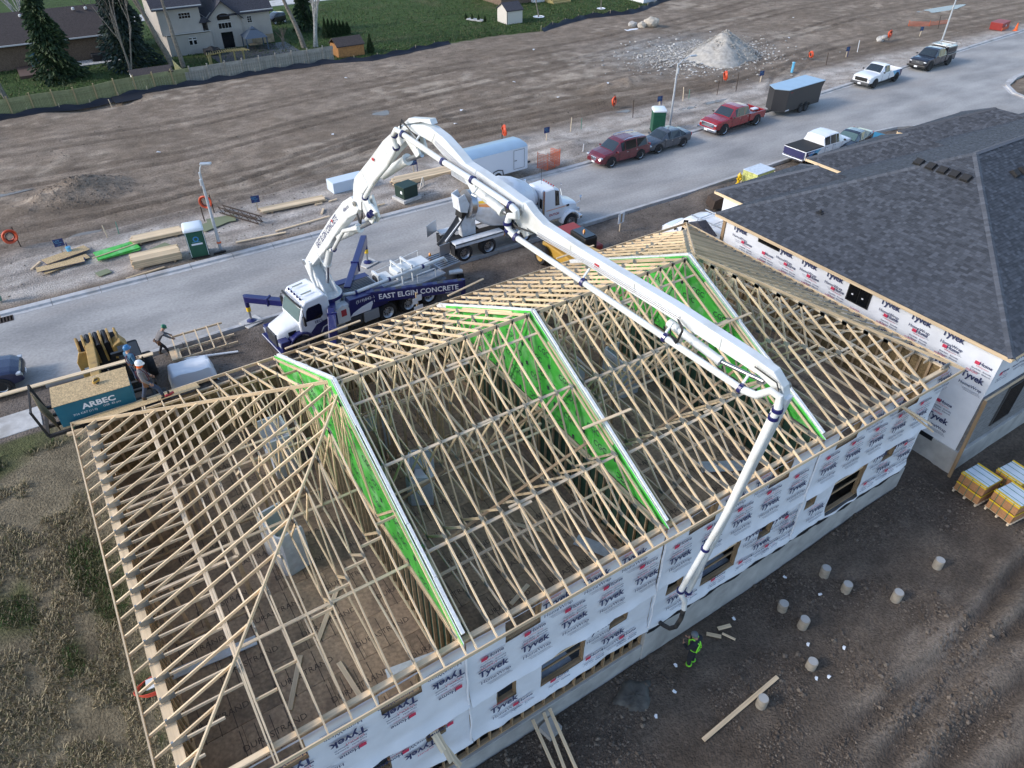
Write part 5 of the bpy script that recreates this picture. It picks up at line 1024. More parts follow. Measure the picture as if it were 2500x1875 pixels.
tag(MB().bx(-.6, .6, -.7, .5, 0, .30).build('bed_cargo', 'galv', None, .0, loc=(49.6, 40.6, .72)), 'pale metal box lying in the bed of the red pickup', 'box')
w1 = pickup('white regular cab pickup with blue wrapped tail, in front of the black pickup', (69.5, 42.05, .005), math.pi+R(4.6), 'truck_white', ['truck_white', 'cyan_wrap'], 5.6, -.55, 0, 3.7, .40, False, 'black', wheelm='dark_grey', bumper='dark_grey')
w2 = pickup('white and blue crew cab pickup parked beyond the shingled roof', (48.3, 32.15, .12), R(2), 'truck_white', ['truck_white', 'cyan_wrap'], 5.9, -.75, 0, 3.75, .40, True, 'black', cover=True, wheelm='alu', bumper='chrome')
for o, xr, xc, cov in ((w1, -2.72, -.60, 0), (w2, -2.87, -.80, 1)):             # wrapped bed sides
    for s in (-1, 1):
        y = s*.981; 
        for poly, m in (([(xr, .58), (xr, 1.12), (xr+.55, 1.12), (xr+.25, .58)], 'violet_wrap'), ([(xr+.25, .58), (xr+.55, 1.12), (xr+1.2, 1.12), (xr+.75, .58)], 'blue_wrap'), ([(xr+.75, .58), (xr+1.2, 1.12), (xr+1.75, 1.12), (xr+1.15, .58)], 'cyan_wrap')): MB().prism(poly, y, y+s*.006, 'y').build('wrap_graphic', m, o)
        arches(o, ((2.8-1-3.7) if not cov else (2.95-1-3.75),), .985, .40)
MB().bx(-2.955, -2.945, -.9, .9, .62, 1.12).build('tailgate_wrap', 'violet_wrap', w2)
mm = MB(); mm.text('MAYNARD', .16, (-2.25, .990, .98), (-1, 0, 0), (0, 0, 1), 0, .012); mm.text('MAYNARD', .16, (-2.25, -.990, .98), (1, 0, 0), (0, 0, 1), 0, .012); mm.build('lettering', 'decal_white', w2)
b2 = pickup('black crew cab pickup with canopy and roof rack', (79.75, 42.75, .005), math.pi+R(4.8), 'black_paint', 'black_paint', 6.0, -.85, 0, 3.8, .44, True, 'dark_grey', cap=True, wheelm='black', bumper='black')
mm = MB(); mm.text('RAM', .16, (3.045, 0, .86), (0, 1, 0), (0, 0, 1), 0, .015); mm.build('grille_lettering', 'steel', b2)
# black coupe behind the roof, dark blue SUV at the left edge
o = thing('parked_coupe', 'black car parked beyond the shingled roof, by a blue pallet', 'car', (51.8, 31.9, .1), R(180+12))
shell(o, [(-2.25, .72, .45, .88, .95, .6), (-2.1, .86, .34, .95, 1.02, .72), (-1.6, .9, .26, .94, 1.08, .74), (-.75, .9, .24, .90, 1.34, .60), (.0, .9, .24, .88, 1.38, .62), (.3, .9, .24, .88, 1.33, .60), (1.05, .9, .25, .88, .94, .74), (1.85, .86, .28, .80, .86, .68), (2.2, .76, .32, .64, .72, .58), (2.3, .68, .36, .54, .62, .5)], 'black_paint', 2, 4, 5, 2, 'glass_green')
face_kit(o, 2.28, -2.2, .86, .68, .88); mirrors(o, .75, .9, .98); seams(o, (.7, -.6), .9, .3, .88, (-.4,)); arches(o, (1.35, -1.35), .9, .33)
for x in (1.35, -1.35):
    for s in (-1, 1): wheel(o, x, s*.8, .33, .24, 'alu', s)
o = thing('parked_hatchback', 'dark navy car cut off by the left edge of the picture', 'car', (-6.75, 34.0, .005), R(-6))
shell(o, [(-2.2, .78, .5, .92, 1.02, .62), (-2.1, .88, .36, .98, 1.12, .66), (-1.8, .90, .30, 1.0, 1.52, .64), (-.9, .91, .28, 1.0, 1.60, .68), (.1, .91, .28, .98, 1.60, .68), (.45, .91, .28, .98, 1.52, .66), (1.1, .9, .28, .97, 1.04, .74), (1.8, .86, .30, .90, .96, .70), (2.1, .78, .34, .72, .80, .62), (2.2, .7, .38, .58, .66, .55)], 'navy_paint', 2, 4, 5, 1)
face_kit(o, 2.18, -2.15, .88, .76, .96); mirrors(o, .85, .9, 1.06, 'navy_paint'); arches(o, (1.3, -1.3), .91, .35); seams(o, (.65, -.3), .91, .35, .98, (-.1,))
for x in (1.3, -1.3):
    for s in (-1, 1): wheel(o, x, s*.82, .35, .24, 'alu', s)
# white van between the two houses
o = thing('white_van', 'white service van with roof ladder rack between the two houses', 'van', (30.05, 25.9, .1), R(94))
shell(o, [(-2.5, .88, .4, 1.05, 1.85, .78), (-2.44, .93, .36, 1.08, 2.0, .80), (-.5, .94, .34, 1.08, 2.06, .82), (.55, .94, .34, 1.06, 2.04, .80), (.95, .94, .34, 1.06, 1.90, .76), (1.75, .92, .34, 1.04, 1.12, .80), (2.35, .86, .36, .92, 1.0, .72), (2.5, .76, .42, .72, .8, .62)], 'truck_white', 3, 3, 4, None)
face_kit(o, 2.48, -2.48, .9, .84, 1.2); mirrors(o, 1.25, .94, 1.2); arches(o, (1.6, -1.55), .94, .34); r = MB()
for yy in (-.6, .6): r.beam((-2.2, yy, 2.2), (.6, yy, 2.2), .05, .05)
for xx in (-2.0, -1.0, .0): r.beam((xx, -.75, 2.18), (xx, .75, 2.18), .05, .05); r.cyl((xx, -.75, 2.0), (xx, -.75, 2.18), .02, n=6); r.cyl((xx, .75, 2.0), (xx, .75, 2.18), .02, n=6)
r.build('ladder_rack', 'alu', o)
for x in (1.6, -1.55):
    for s in (-1, 1): wheel(o, x, s*.85, .34, .24, 'steel', s)
# trailers
o = thing('enclosed_trailer', 'tall black enclosed trailer hitched behind the red pickup', 'trailer', (55.7, 40.95, .005), math.pi+R(4.2))
hw = 1.02; prof = [(-2.75, -hw), (-2.75, hw), (2.1, hw), (2.75, .0), (2.1, -hw)]
MB().prism(prof, .42, 2.22, 'z').build('box', 'trailer_black', o, bevel=.02); rf = MB(); rf.prism([(-3.0, -hw-.02), (-3.0, hw+.02), (2.12, hw+.02), (2.8, 0), (2.12, -hw-.02)], 2.225, 2.27, 'z'); rf.build('roof', 'roof_alu', o); MB().prism([(-2.75, 1.75), (-2.75, 2.22), (-3.0, 2.22)], -hw, hw, 'y').build('rear_spoiler', 'trailer_black', o)
for s in (-1, 1):
    MB().bx(-2.9, 2.1, s*(hw+.021)-.006, s*(hw+.021)+.006, 2.16, 2.22).build('roof_trim', 'black', o)
    for x in (-.9, -.15): wheel(o, x, s*.97, .34, .2, 'dark_grey', s)
    for x in (-.9, -.15): MB().tube([(x-.4, s*1.06, .45), (x-.3, s*1.06, .72), (x, s*1.06, .80), (x+.3, s*1.06, .72), (x+.4, s*1.06, .45)], .03, 6).build('mudguard', 'black', o)
    MB().box((1.85, s*(hw+.004), .55), (.5, .008, .07)).build('decal', 'decal_white', o); MB().box((1.7, s*(hw+.004), 2.0), (.3, .008, .04)).build('marker_lamp', 'lamp_red', o)
MB().beam((2.4, 0, .45), (3.4, 0, .45), .12, .12).build('tongue', 'black', o)
o = thing('white_cargo_trailer', 'white enclosed trailer with rounded roof and side door near the kerb', 'trailer', (25.35, 42.05, .1), R(2))
hw = 1.0; rs = []
for x in (-2.6, 2.55): rs.append([Vector((x, -hw, .45)), Vector((x, hw, .45)), Vector((x, hw, 2.05)), Vector((x, hw*.8, 2.2)), Vector((x, 0, 2.28)), Vector((x, -hw*.8, 2.2)), Vector((x, -hw, 2.05))])
MB().loft(rs).build('box', 'trailer_white', o, smooth=30); rs = [[p+Vector((0, 0, .012)) for p in r_[2:]] for r_ in rs]; m = MB()
m.add(rs[0]+rs[1], [(i, i+1, 6+i, 5+i) for i in range(4)]); m.build('roof', 'roof_alu', o, smooth=60)
dr = MB().bx(1.35, 2.25, -hw-.015, -hw-.002, .6, 1.95).build('side_door', 'trailer_white', o, bevel=.01)
for z in (.62, 1.94): MB().bx(1.35, 2.25, -hw-.022, -hw-.016, z-.012, z+.012).build('door_trim', 'dark_grey', dr)
for x in (1.35, 2.25): MB().bx(x-.012, x+.012, -hw-.022, -hw-.016, .62, 1.94).build('door_trim', 'dark_grey', dr)
MB().bx(1.4, 1.6, -hw-.04, -hw-.02, 1.2, 1.24).build('door_handle', 'black', dr)
for s in (-1, 1):
    wheel(o, .0, s*.94, .33, .2, 'steel', s); MB().tube([(-.45, s*1.03, .45), (-.38, s*1.03, .78), (0, s*1.03, .86), (.38, s*1.03, .78), (.45, s*1.03, .45)], .035, 6).build('mudguard', 'dark_grey', o)
MB().bx(-2.62, -2.6, -.95, .95, .5, 2.1).build('rear_frame', 'galv', o); MB().beam((2.4, 0, .45), (3.5, 0, .42), .12, .12).build('tongue', 'dark_grey', o)

# ------------------------------------------------------------------ concrete mixer truck (nose towards +X)
mx_ = thing('concrete_mixer_truck', 'white concrete mixer truck backed up to the pump truck hopper', 'mixer truck', (17.0, 33.5, .005), 0)
MB().bx(.1, 8.8, -.42, .42, .72, .98).build('chassis', 'black_matte', mx_)
A0 = Vector((1.55, 0, 2.95)); A1 = Vector((6.3, 0, 2.2)); ad = (A1-A0).normalized()
prof = [(.58, 0), (.70, .12), (.80, .35), (1.16, 1.0), (1.36, 1.6), (1.42, 2.3), (1.36, 3.0), (1.08, 3.9), (.66, 4.5), (.45, 4.75)]
dr = MB().lathe(prof, A0, ad, 28).build('drum', 'mixer_drum', mx_, smooth=40)
ex_, ey_, ez_ = basis(ad)
def drum_patch(a0, a1, t0, t1, m):
    q = MB(); A = np.linspace(a0, a1, 6); Tt = np.linspace(t0, t1, 10); rr = np.interp(Tt, [p[1] for p in prof], [p[0] for p in prof])+.012
    q.add([A0+ex_*t_+ey_*(r_*math.cos(a))+ez_*(r_*math.sin(a)) for t_, r_ in zip(Tt, rr) for a in A], [(j*6+i, j*6+i+1, j*6+i+7, j*6+i+6) for j in range(9) for i in range(5)]); q.build('drum_stripe', m, dr, smooth=60)
for b0 in (.75, 2.85, 4.95): drum_patch(b0+.0, b0+.17, .35, 2.4, 'stripe_orange'); drum_patch(b0-.20, b0-.03, .35, 2.4, 'stripe_yellow')
MB().cyl(A0-ad*.03, A0+ad*.30, .80, n=28).build('drum_ring', 'steel', mx_, smooth=40)
pe = MB(); pe.taper((1.55, 0, 1.1), (1.55, 0, 2.45), .9, .45, .9, .35); pe.build('rear_pedestal', 'mixer_white', mx_); MB().bx(5.9, 6.25, -.5, .5, .98, 1.9).build('front_pedestal', 'mixer_white', mx_, bevel=.03)
for s in (-1, 1): MB().prism([(.95, 2.75), (1.4, 2.6), (1.55, 3.1), (1.25, 3.75), (.85, 3.6)], s*.42, s*.38, 'y').build('hopper_side', 'mixer_white', mx_)
MB().prism([(.95, 2.75), (1.0, 2.72), (.92, 3.6), (.85, 3.6)], -.38, .38, 'y').build('hopper_back', 'mixer_white', mx_); MB().prism([(1.0, 2.8), (1.4, 2.7), (1.45, 3.2), (1.0, 3.3)], -.37, .37, 'y').build('hopper_throat', 'black', mx_); MB().prism([(1.0, 2.3), (1.35, 2.45), (1.45, 2.95), (1.15, 2.95)], -.35, .35, 'y').build('discharge_cone', 'black', mx_)
m = MB(); path = [Vector((1.25, 0, 2.45)), Vector((.7, -.15, 1.95)), Vector((.0, -.35, 1.45)), Vector((-.55, -.5, 1.15))]; rg_ = []
for i, p in enumerate(path):
    d = (path[min(i+1, 3)]-path[max(i-1, 0)]).normalized(); x, y, z = basis(d); rg_.append([p+y*(.26*math.cos(a))+z*(.26*math.sin(a)) for a in [math.pi+math.pi*k/8 for k in range(9)]])
n9 = 9; m.add([p for r_ in rg_ for p in r_], [(j*n9+i, j*n9+i+1, (j+1)*n9+i+1, (j+1)*n9+i) for j in range(3) for i in range(8)]); o = m.build('chute', 'dark_grey', mx_, smooth=60); so = o.modifiers.new('thick', 'SOLIDIFY'); so.thickness = .02
MB().beam((1.2, -.1, 2.1), (-.1, -.4, 1.2), .06, .12).build('chute_strut', 'mixer_white', mx_); MB().box((-.3, .9, 1.55), (1.0, .03, .7), 0, Matrix.Rotation(.5, 3, 'Z')).build('splash_plate', 'alu', mx_)
for s in (-1, 1):
    f = MB(); f.bx(.15, 3.4, min(s*.55, s*1.12), max(s*.55, s*1.12), 1.14, 1.24); f.bx(.15, 3.4, min(s*1.08, s*1.12), max(s*1.08, s*1.12), .98, 1.24); f.build('fender', 'mixer_white', mx_, bevel=.02)
    for x in (.75, 2.35, 4.9): wheel(mx_, x, s*.88, .52, .45 if x < 3 else .3, 'steel', s)
    wheel(mx_, 8.35, s*.92, .52, .3, 'steel', s); MB().cyl((3.75, s*.86, .85), (4.55, s*.86, .85), .24, n=16).build('water_tank', 'alu', mx_, smooth=40); MB().cyl((5.2, s*.86, .8), (6.4, s*.86, .8), .28, n=16).build('fuel_tank', 'alu', mx_, smooth=40)
    MB().beam((1.7, s*.42, 2.2), (5.9, s*.42, 1.2), .10, .16).build('drum_frame', 'mixer_white', mx_); MB().box((3.42, s*1.0, 1.0), (.06, .2, .14)).build('tail_lamp', 'lamp_amber', mx_)
    MB().box((.1, s*.85, .8), (.04, .5, .6)).build('mud_flap', 'black', mx_)
st = [(6.35, .88, .9, 1.75, 2.70, .74), (6.42, .92, .85, 1.75, 2.82, .78), (7.2, .93, .85, 1.75, 2.86, .78), (7.55, .92, .85, 1.72, 2.72, .74), (7.85, .90, .85, 1.70, 1.80, .74), (8.5, .72, .85, 1.55, 1.66, .58), (9.0, .64, .85, 1.42, 1.52, .52), (9.1, .58, .9, 1.3, 1.4, .48)]
sh_ = shell(mx_, st, 'truck_white', 2, 2, 3, None, 'glass')
for y in (-.62, 0, .62): MB().bx(6.335, 6.352, y-(.27 if y == 0 else .14), y+(.27 if y == 0 else .14), 1.72, 2.32).build('rear_window', 'glass_black', mx_, bevel=.04)
for s in (-1, 1):
    MB().cyl((6.25, s*1.02, .8), (6.25, s*1.02, 3.0), .085, n=12).build('exhaust_stack', 'chrome', mx_, smooth=40)
    MB().box((7.3, s*.935, 1.62), (1.5, .01, .035)).build('pinstripe', 'stripe_orange', mx_); mm = MB(); mm.text('DUTCH', .21, (7.12, s*.942, 1.28), (1, 0, 0) if s < 0 else (-1, 0, 0), (0, 0, 1), 0, .02); mm.build('lettering', 'decal_red', mx_)
    f = MB(); N_ = 12; a1 = [(8.35+.70*math.cos(a), .55+.70*math.sin(a)) for a in [math.pi*i/N_ for i in range(N_+1)]]; a2 = [(8.35+.58*math.cos(a), .55+.58*math.sin(a)) for a in [math.pi*i/N_ for i in range(N_, -1, -1)]]; f.prism(a1+a2, s*.62, s*1.10, 'y'); f.build('front_fender', 'truck_white', mx_, bevel=.05, smooth=40)
    m = MB(); m.tube([(8.9, s*.7, 1.45), (9.0, s*1.05, 1.8), (9.0, s*1.05, 2.0)], .018, 6); m.lathe([(.09, -.02), (.09, .02)], (9.0, s*1.05, 2.05), (1, 0, 0), 12); m.build('hood_mirror', 'chrome', mx_); MB().bx(8.0, 8.35, s*.79-.02, s*.79+.02, 1.48, 1.62).build('air_intake', 'black', mx_, bevel=.02)
    MB().box((9.05, s*.8, 1.12), (.14, .22, .2)).build('headlight', 'lamp_clear', mx_, bevel=.03)
MB().bx(9.05, 9.3, -1.0, 1.0, .5, .75).build('bumper', 'chrome', mx_, bevel=.05); MB().bx(9.06, 9.14, -.42, .42, .8, 1.35).build('grille', 'steel', mx_, bevel=.02)
for y in (-.5, -.25, 0, .25, .5): MB().lathe([(.045, 0), (.045, .04), (.02, .07)], (7.3, y, 2.88), (0, 0, 1), 8).build('clearance_lamp', 'lamp_red', mx_)
MB().cyl((6.9, .2, 2.85), (6.9, .2, 3.8), .012, n=6).build('antenna', 'black', mx_)
# ------------------------------------------------------------------ lumber lift on a telehandler platform, left
lf = thing('sheathing_lift', 'blue wrapped bundle of sheathing boards marked ARBEC at the roof edge', 'board bundle', (-1.80, 24.45, 3.56), R(-2.5))
MB().bx(-1.2, 1.2, -.60, .60, 0, .90).build('wrapped_boards', 'arbec_blue', lf, bevel=.012)
MB().box((0, .0, .925), (2.46, 1.26, .014)).build('top_board', 'osb', lf)
mm = MB(); mm.text('ARBEC', .30, (.12, -.606, .60), (1, 0, 0), (0, 0, 1), 0, .035, 1.15); mm.text('7/16 CAT (11.0)', .115, (-.38, -.606, .36), (1, 0, 0), (0, 0, 1), 0, .004); mm.text('OSB  85 pcs', .115, (.48, -.606, .40), (1, 0, 0), (0, 0, 1), 0, .004); stuff(mm.build('lettering', 'decal_white', lf))
o = MB().box((0, 0, 0), (.014, 1.0, 1.35)).build('leaning_board', 'osb_aged', None, loc=(-3.34, 24.45, 4.02), rot=Euler((R(12), R(-12), R(6)))); tag(o, 'weathered board leaning on the left end of the blue bundle', 'board')
pf = thing('lift_platform', 'black steel platform carrying the blue board bundle', 'platform', (-1.7, 24.5, 3.4), R(-2.5))
for y in (-.68, -.1, .5, 1.05): MB().beam((-1.8, y, 0), (1.75, y, 0), .12, .10).build('platform_beam', 'black_matte', pf)
for x in (-1.8, -.6, .6, 1.75): MB().beam((x, -.7, .055), (x, 1.1, .055), .10, .05).build('cross_beam', 'black_matte', pf)
for y in (-.68, 1.05):
    MB().beam((-1.8, y, 0), (-1.95, y, 1.15), .07, .07).build('post', 'black_matte', pf)
MB().beam((-1.95, -.7, 1.1), (-1.95, 1.1, 1.1), .06, .06).build('guard_rail', 'black_matte', pf); MB().beam((1.75, 1.05, 0), (1.75, 1.05, 1.0), .06, .06).build('post', 'black_matte', pf)
for x in (-1.0, .2): MB().box((x, -.86, -.02), (.5, .12, .1)).build('timber_block', 'lumber', pf)
for x in (-1.0, -.1, .8): MB().cyl((x, -.72, -.45), (x, -.72, .1), .012, n=6).build('strap', 'strap_green', pf)
pk = piece('long_plank', None, (-5.2, 27.05, 3.62), (.5, 26.75, 3.62), .20, .045, 'lumber'); tag(pk, 'long pale plank laid behind the blue board bundle', 'plank')
sw = thing('circular_saw', 'yellow power saw lying on top of the blue board bundle', 'saw', (-1.55, 24.5, 4.495), R(30)); MB().lathe([(.10, -.03), (.10, .03)], (0, 0, .09), (0, 1, 0), 14).build('blade_guard', 'dark_grey', sw); MB().bx(-.14, .12, -.05, .05, .05, .15).build('motor', 'yellow', sw, bevel=.03); MB().tube([(-.12, 0, .14), (-.05, 0, .22), (.08, 0, .2), (.13, 0, .1)], .022, 6).build('handle', 'yellow', sw)
ng = thing('nail_gun', 'dark red nail gun lying on the roof sheathing', 'nail gun', (.45, 22.75, slopez(0, 22.75)+.03), R(20)); MB().bx(-.16, .16, -.04, .04, 0, .09).build('body', 'decal_red', ng, bevel=.02); MB().bx(-.05, .02, -.03, .03, -.01, .2).build('handle', 'black', ng, bevel=.02); MB().cyl((-.2, 0, .06), (-.3, 0, .04), .04, n=8).build('nose', 'black', ng)
# the machine behind it
th = thing('telehandler', 'worn yellow telehandler with dark cab behind the blue board bundle', 'telehandler', (-.75, 29.2, .1), 0)
MB().bx(-.55, .75, -2.2, 2.3, .55, 1.15).build('chassis', 'black_matte', th, bevel=.05)
for y in (-1.6, 1.6):
    for s in (-1, 1): o = wheel(th, s*.95+.1, y, .58, .42, 'cat_yellow', -1); o.rotation_euler = (0, 0, R(90) if s > 0 else R(-90))
for x in (-1.30, .22):
    MB().prism([(1.35, .6), (1.25, 1.6), (1.5, 2.35), (2.15, 2.55), (2.65, 2.2), (2.6, 1.2), (2.2, .6)], x-.05, x+.05, 'x').build('boom_mount', 'cat_yellow', th, bevel=.03)
for k in range(4):
    x = -1.05+k*.33; MB().prism([(1.30, 1.5), (1.28, 2.1), (1.45, 2.45), (1.85, 2.58), (2.35, 2.5), (2.55, 2.2), (2.55, 1.6)], x-.045, x+.045, 'x').build('boom_rib', 'cat_yellow', th, bevel=.02)
MB().prism([(-1.5, .55), (-1.55, 1.9), (-1.35, 2.35), (-.95, 2.3), (-.85, 1.4), (-.95, .55)], 1.16, 1.26, 'y').build('face_plate', 'cat_yellow', th, bevel=.03); MB().prism([(.0, 1.2), (-.05, 2.2), (.3, 2.35), (.5, 2.0), (.45, 1.2)], 1.2, 1.9, 'y').build('boom_cheek', 'cat_yellow', th, bevel=.05)
for k in range(3): MB().cyl((-.88+k*.33, 1.35, 2.3), (-.88+k*.33, 2.3, 2.42), .10, n=8).build('boom_ram', 'black', th)
MB().bx(-1.3, .3, 1.45, 2.5, 1.0, 2.2).build('counterweight', 'black_matte', th, bevel=.08); MB().box((-1.2, 1.15, 1.45), (.36, .012, .26)).build('notice', 'papertrash', th)
bm2 = MB(); bm2.beam((-.85, 1.9, 2.2), (-1.0, -3.4, 2.75), .34, .40); bm2.build('boom', 'cat_yellow', th, bevel=.03); MB().beam((-.98, -2.6, 2.7), (-1.02, -3.95, 2.85), .26, .30).build('inner_boom', 'black_matte', th); MB().beam((-1.02, -3.9, 2.95), (-1.02, -3.9, 3.35), .9, .12).build('carriage', 'black_matte', th)
for x in (-1.5, -.5): MB().beam((x, -3.9, 3.27), (x, -5.2, 3.27), .12, .05).build('fork', 'black_matte', th)
cb = MB()
for x, y in ((.12, -1.0), (.85, -1.0), (.12, .55), (.85, .55)): cb.beam((x, y, 1.1), (x*.9+.05, y*.92, 2.5), .07, .07)
cb.bx(.1, .85, -.95, .52, 2.46, 2.54); cb.build('cab_frame', 'black', th); MB().bx(.14, .82, -.92, .48, 1.15, 2.4).build('cab_glass', 'glass', th); MB().bx(.0, .9, .55, 2.1, 1.1, 1.75).build('engine_cover', 'black_matte', th, bevel=.08); MB().bx(-.2, .45, -.35, -.2, 2.6, 2.75).build('work_lamp', 'black', th); MB().tube([(.8, -1.1, 1.2), (.95, -2.0, 1.5), (.9, -2.8, 2.2)], .05, 6).build('hose', 'black', th); MB().beam((.85, -1.2, .8), (.95, -2.9, 2.6), .10, .14).build('lift_arm', 'black_matte', th)
for k in range(9): o = MB().cyl((0, 0, 0), (rnd(-.05, .05), rnd(-.05, .05), .55), .015, n=5).build('rebar_stake', 'rust', None, loc=(-2.6+k*.2, 30.6+.12*math.sin(k*2), .1)); tag(o, 'thin rusty stake standing beside the worn yellow telehandler', 'stake', 'rusty stakes by the telehandler')
# second machine behind the row house
t2 = thing('boom_forklift', 'yellow boom forklift with dark cab and red hood behind the row house', 'forklift', (22.2, 28.3, .1), R(0))
MB().bx(-.6, .6, -1.8, 1.9, .5, 1.1).build('chassis', 'yellow', t2, bevel=.05)
for y in (-1.3, 1.4):
    for s in (-1, 1): o = wheel(t2, s*.95, y, .55, .4, 'yellow', -1); o.rotation_euler = (0, 0, R(90) if s > 0 else R(-90))
MB().beam((-.45, 1.6, 1.55), (-.30, -3.0, 2.25), .34, .42).build('boom', 'yellow', t2, bevel=.03); MB().bx(.12, .95, -1.1, .3, 1.1, 2.25).build('cab', 'black', t2, bevel=.06); MB().bx(.10, .12, -1.0, .2, 1.4, 2.1).build('cab_window', 'glass', t2); MB().bx(.18, .9, -1.0, .2, 2.26, 2.30).build('cab_roof', 'glass', t2); MB().bx(.0, 1.6, .4, 1.9, 1.05, 1.75).build('hood', 'red_box', t2, bevel=.08); MB().bx(.9, 1.6, -.9, -.2, .8, 1.5).build('side_hood', 'red_box', t2, bevel=.08); MB().lathe([(.07, 0), (.07, .1), (.03, .15)], (.55, -.4, 2.3), (0, 0, 1), 10).build('beacon', 'lamp_amber', t2); MB().prism([(-.55, .9), (-.55, 1.5), (-1.4, 1.5), (-1.4, 1.3), (-1.0, 1.3), (-1.0, .9)], -2.1, -1.9, 'y').build('outrigger_frame', 'yellow', t2)
# ------------------------------------------------------------------ portable toilets, lamps, signs, coils, stakes
def potty(label, loc, rz):
    o = thing('portable_toilet', label, 'portable toilet', loc, rz, 'portable toilets')
    MB().bx(-.50, .50, -.50, .50, .06, 1.62).build('cabin', 'potty_green', o, bevel=.03); rs = []
    for z, h in ((1.62, .55), (1.74, .56), (1.84, .50), (1.90, .36)): rs.append([Vector((-h, -h, z)), Vector((h, -h, z)), Vector((h, h, z)), Vector((-h, h, z))])
    MB().loft(rs).build('roof', 'potty_roof', o, bevel=.05, smooth=40); MB().bx(-.52, .52, -.52, .52, 0, .08).build('skid', 'black_matte', o)
    d = MB().bx(-.36, .36, -.525, -.505, .14, 1.55).build('door', 'potty_green', o, bevel=.01); MB().bx(-.3, .3, -.532, -.526, .82, .92).build('door_strip', 'papertrash', d); q = MB(); q.lathe([(.16, 0), (.16, .004)], (0, -.528, 1.18), (0, -1, 0), 18); q.build('logo_ring', 'blue_wrap', d); q = MB(); q.lathe([(.10, 0), (.10, .004)], (.0, -.534, 1.18), (0, -1, 0), 14); q.build('logo_mark', 'potty_green', d); q = MB(); q.text('PORTABLES', .085, (0, -.53, 1.0), (1, 0, 0), (0, 0, 1), 0, .004); q.build('lettering', 'cyan_wrap', d)
    for x in (-.47, .47): MB().bx(x-.012, x+.012, -.512, -.502, .1, 1.6).build('door_trim', 'papertrash', o)
    for s in (-1, 1):
        for k in range(5): MB().bx(s*.505-.008, s*.505+.008, -.42, .42, .3+k*.26, .34+k*.26).build('rib', 'potty_green', o)
    return o
potty('green portable toilet with pale roof between lumber and a lamp post', (5.05, 41.55, .1), R(-8)); potty('green portable toilet with pale roof behind the dark grey sedan', (42.0, 43.0, .1), R(58))
def lamp(label, x, y, h, arm, ang):
    o = thing('street_lamp', label, 'street lamp', (x, y, gz(x, y)), ang, 'street lamps'); MB().cyl((0, 0, -.1), (0, 0, h), .10, .065, 10).build('pole', 'galv', o, smooth=40); MB().tube([(0, 0, h-.15), (arm*.35, 0, h+.22), (arm*.8, 0, h+.42), (arm, 0, h+.45)], .035, 8).build('arm', 'galv', o, smooth=40); MB().bx(arm-.1, arm+.5, -.12, .12, h+.42, h+.52).build('lamp_head', 'galv', o, bevel=.03); MB().bx(arm+.0, arm+.42, -.09, .09, h+.405, h+.418).build('lens', 'lamp_clear', o)
    MB().cyl((0, -.14, h-.7), (0, -.14, h-.35), .09, n=10).build('junction_box', 'galv', o); MB().lathe([(.16, 0), (.16, .04), (.11, .08)], (0, 0, 0), (0, 0, 1), 10).build('base_flange', 'galv', o)
lamp('grey street lamp standing beside the portable toilet and lumber stacks', 6.2, 41.3, 4.85, .25, R(-25)); lamp('grey street lamp with long arm behind the dark grey sedan', 43.6, 43.2, 5.0, 1.1, R(-12)); lamp('grey street lamp behind the black pickup, top cut off by the frame', 90.7, 48.2, 7.5, 1.2, R(-12))
for p in (6.2,): 
    o = thing('anchor_cage', 'black anchor bolt and orange tape at the foot of the left street lamp', 'anchor', (6.05, 41.0, .1)); MB().bx(-.35, .35, -.06, .06, 0, .12).build('channel', 'black', o); MB().lathe([(.13, 0), (.13, .08)], (.15, .3, .5), (0, 0, 1), 10).build('tape_band', 'orange', o)
SG = ['navy lot sign by the sheets of sheathing board on the left', 'navy lot sign behind the black steel truss', 'navy lot sign in front of the lumber under the boom', 'navy lot sign behind the orange mesh fence', 'navy lot sign behind the right portable toilet', 'navy lot sign behind the black trailer', 'leaning navy lot sign behind the white pickup', 'navy lot sign behind the black pickup']
for k, (x, y) in enumerate(((-1.7, 45.8), (9.7, 45.5), (21.2, 45.8), (33.1, 46.1), (46.2, 47.4), (59.9, 48.0), (75.0, 49.5), (90.7, 51.0))):
    o = thing('lot_sign', SG[k], 'sign', (x, y, gz(x, y)), R(rnd(-10, 10)), 'navy lot signs'); MB().beam((0, .02, -.1), (rnd(-.06, .06), .02, .80), .06, .05).build('post', 'lumber_grey', o); MB().bx(-.26, .26, -.025, .0, .60, 1.05).build('panel', 'sign_navy', o); q = MB(); q.text('LOT', .15, (-.08, -.028, .93), (1, 0, 0), (0, 0, 1)); q.text('AVAILABLE', .075, (0, -.028, .82), (1, 0, 0), (0, 0, 1)); q.text('CALL', .075, (0, -.028, .70), (1, 0, 0), (0, 0, 1)); q.build('lettering', 'cyan_wrap', o); 
    if k % 2 == 0: MB().cyl((.3, .1, -.1), (.33, .1, .7), .03, n=6).build('marker_post', 'decal_navy', o)
CL = ['orange coil of pipe on a stake at the far left of the lots', 'orange coil of pipe behind the left street lamp', 'orange coil of pipe behind the white enclosed trailer', 'orange coil of pipe left of the right portable toilet', 'orange coil of pipe behind the red pickup', 'orange coil of pipe beside a stone heap near the black pickup', 'small orange flag roll on a stake behind the white pickup']
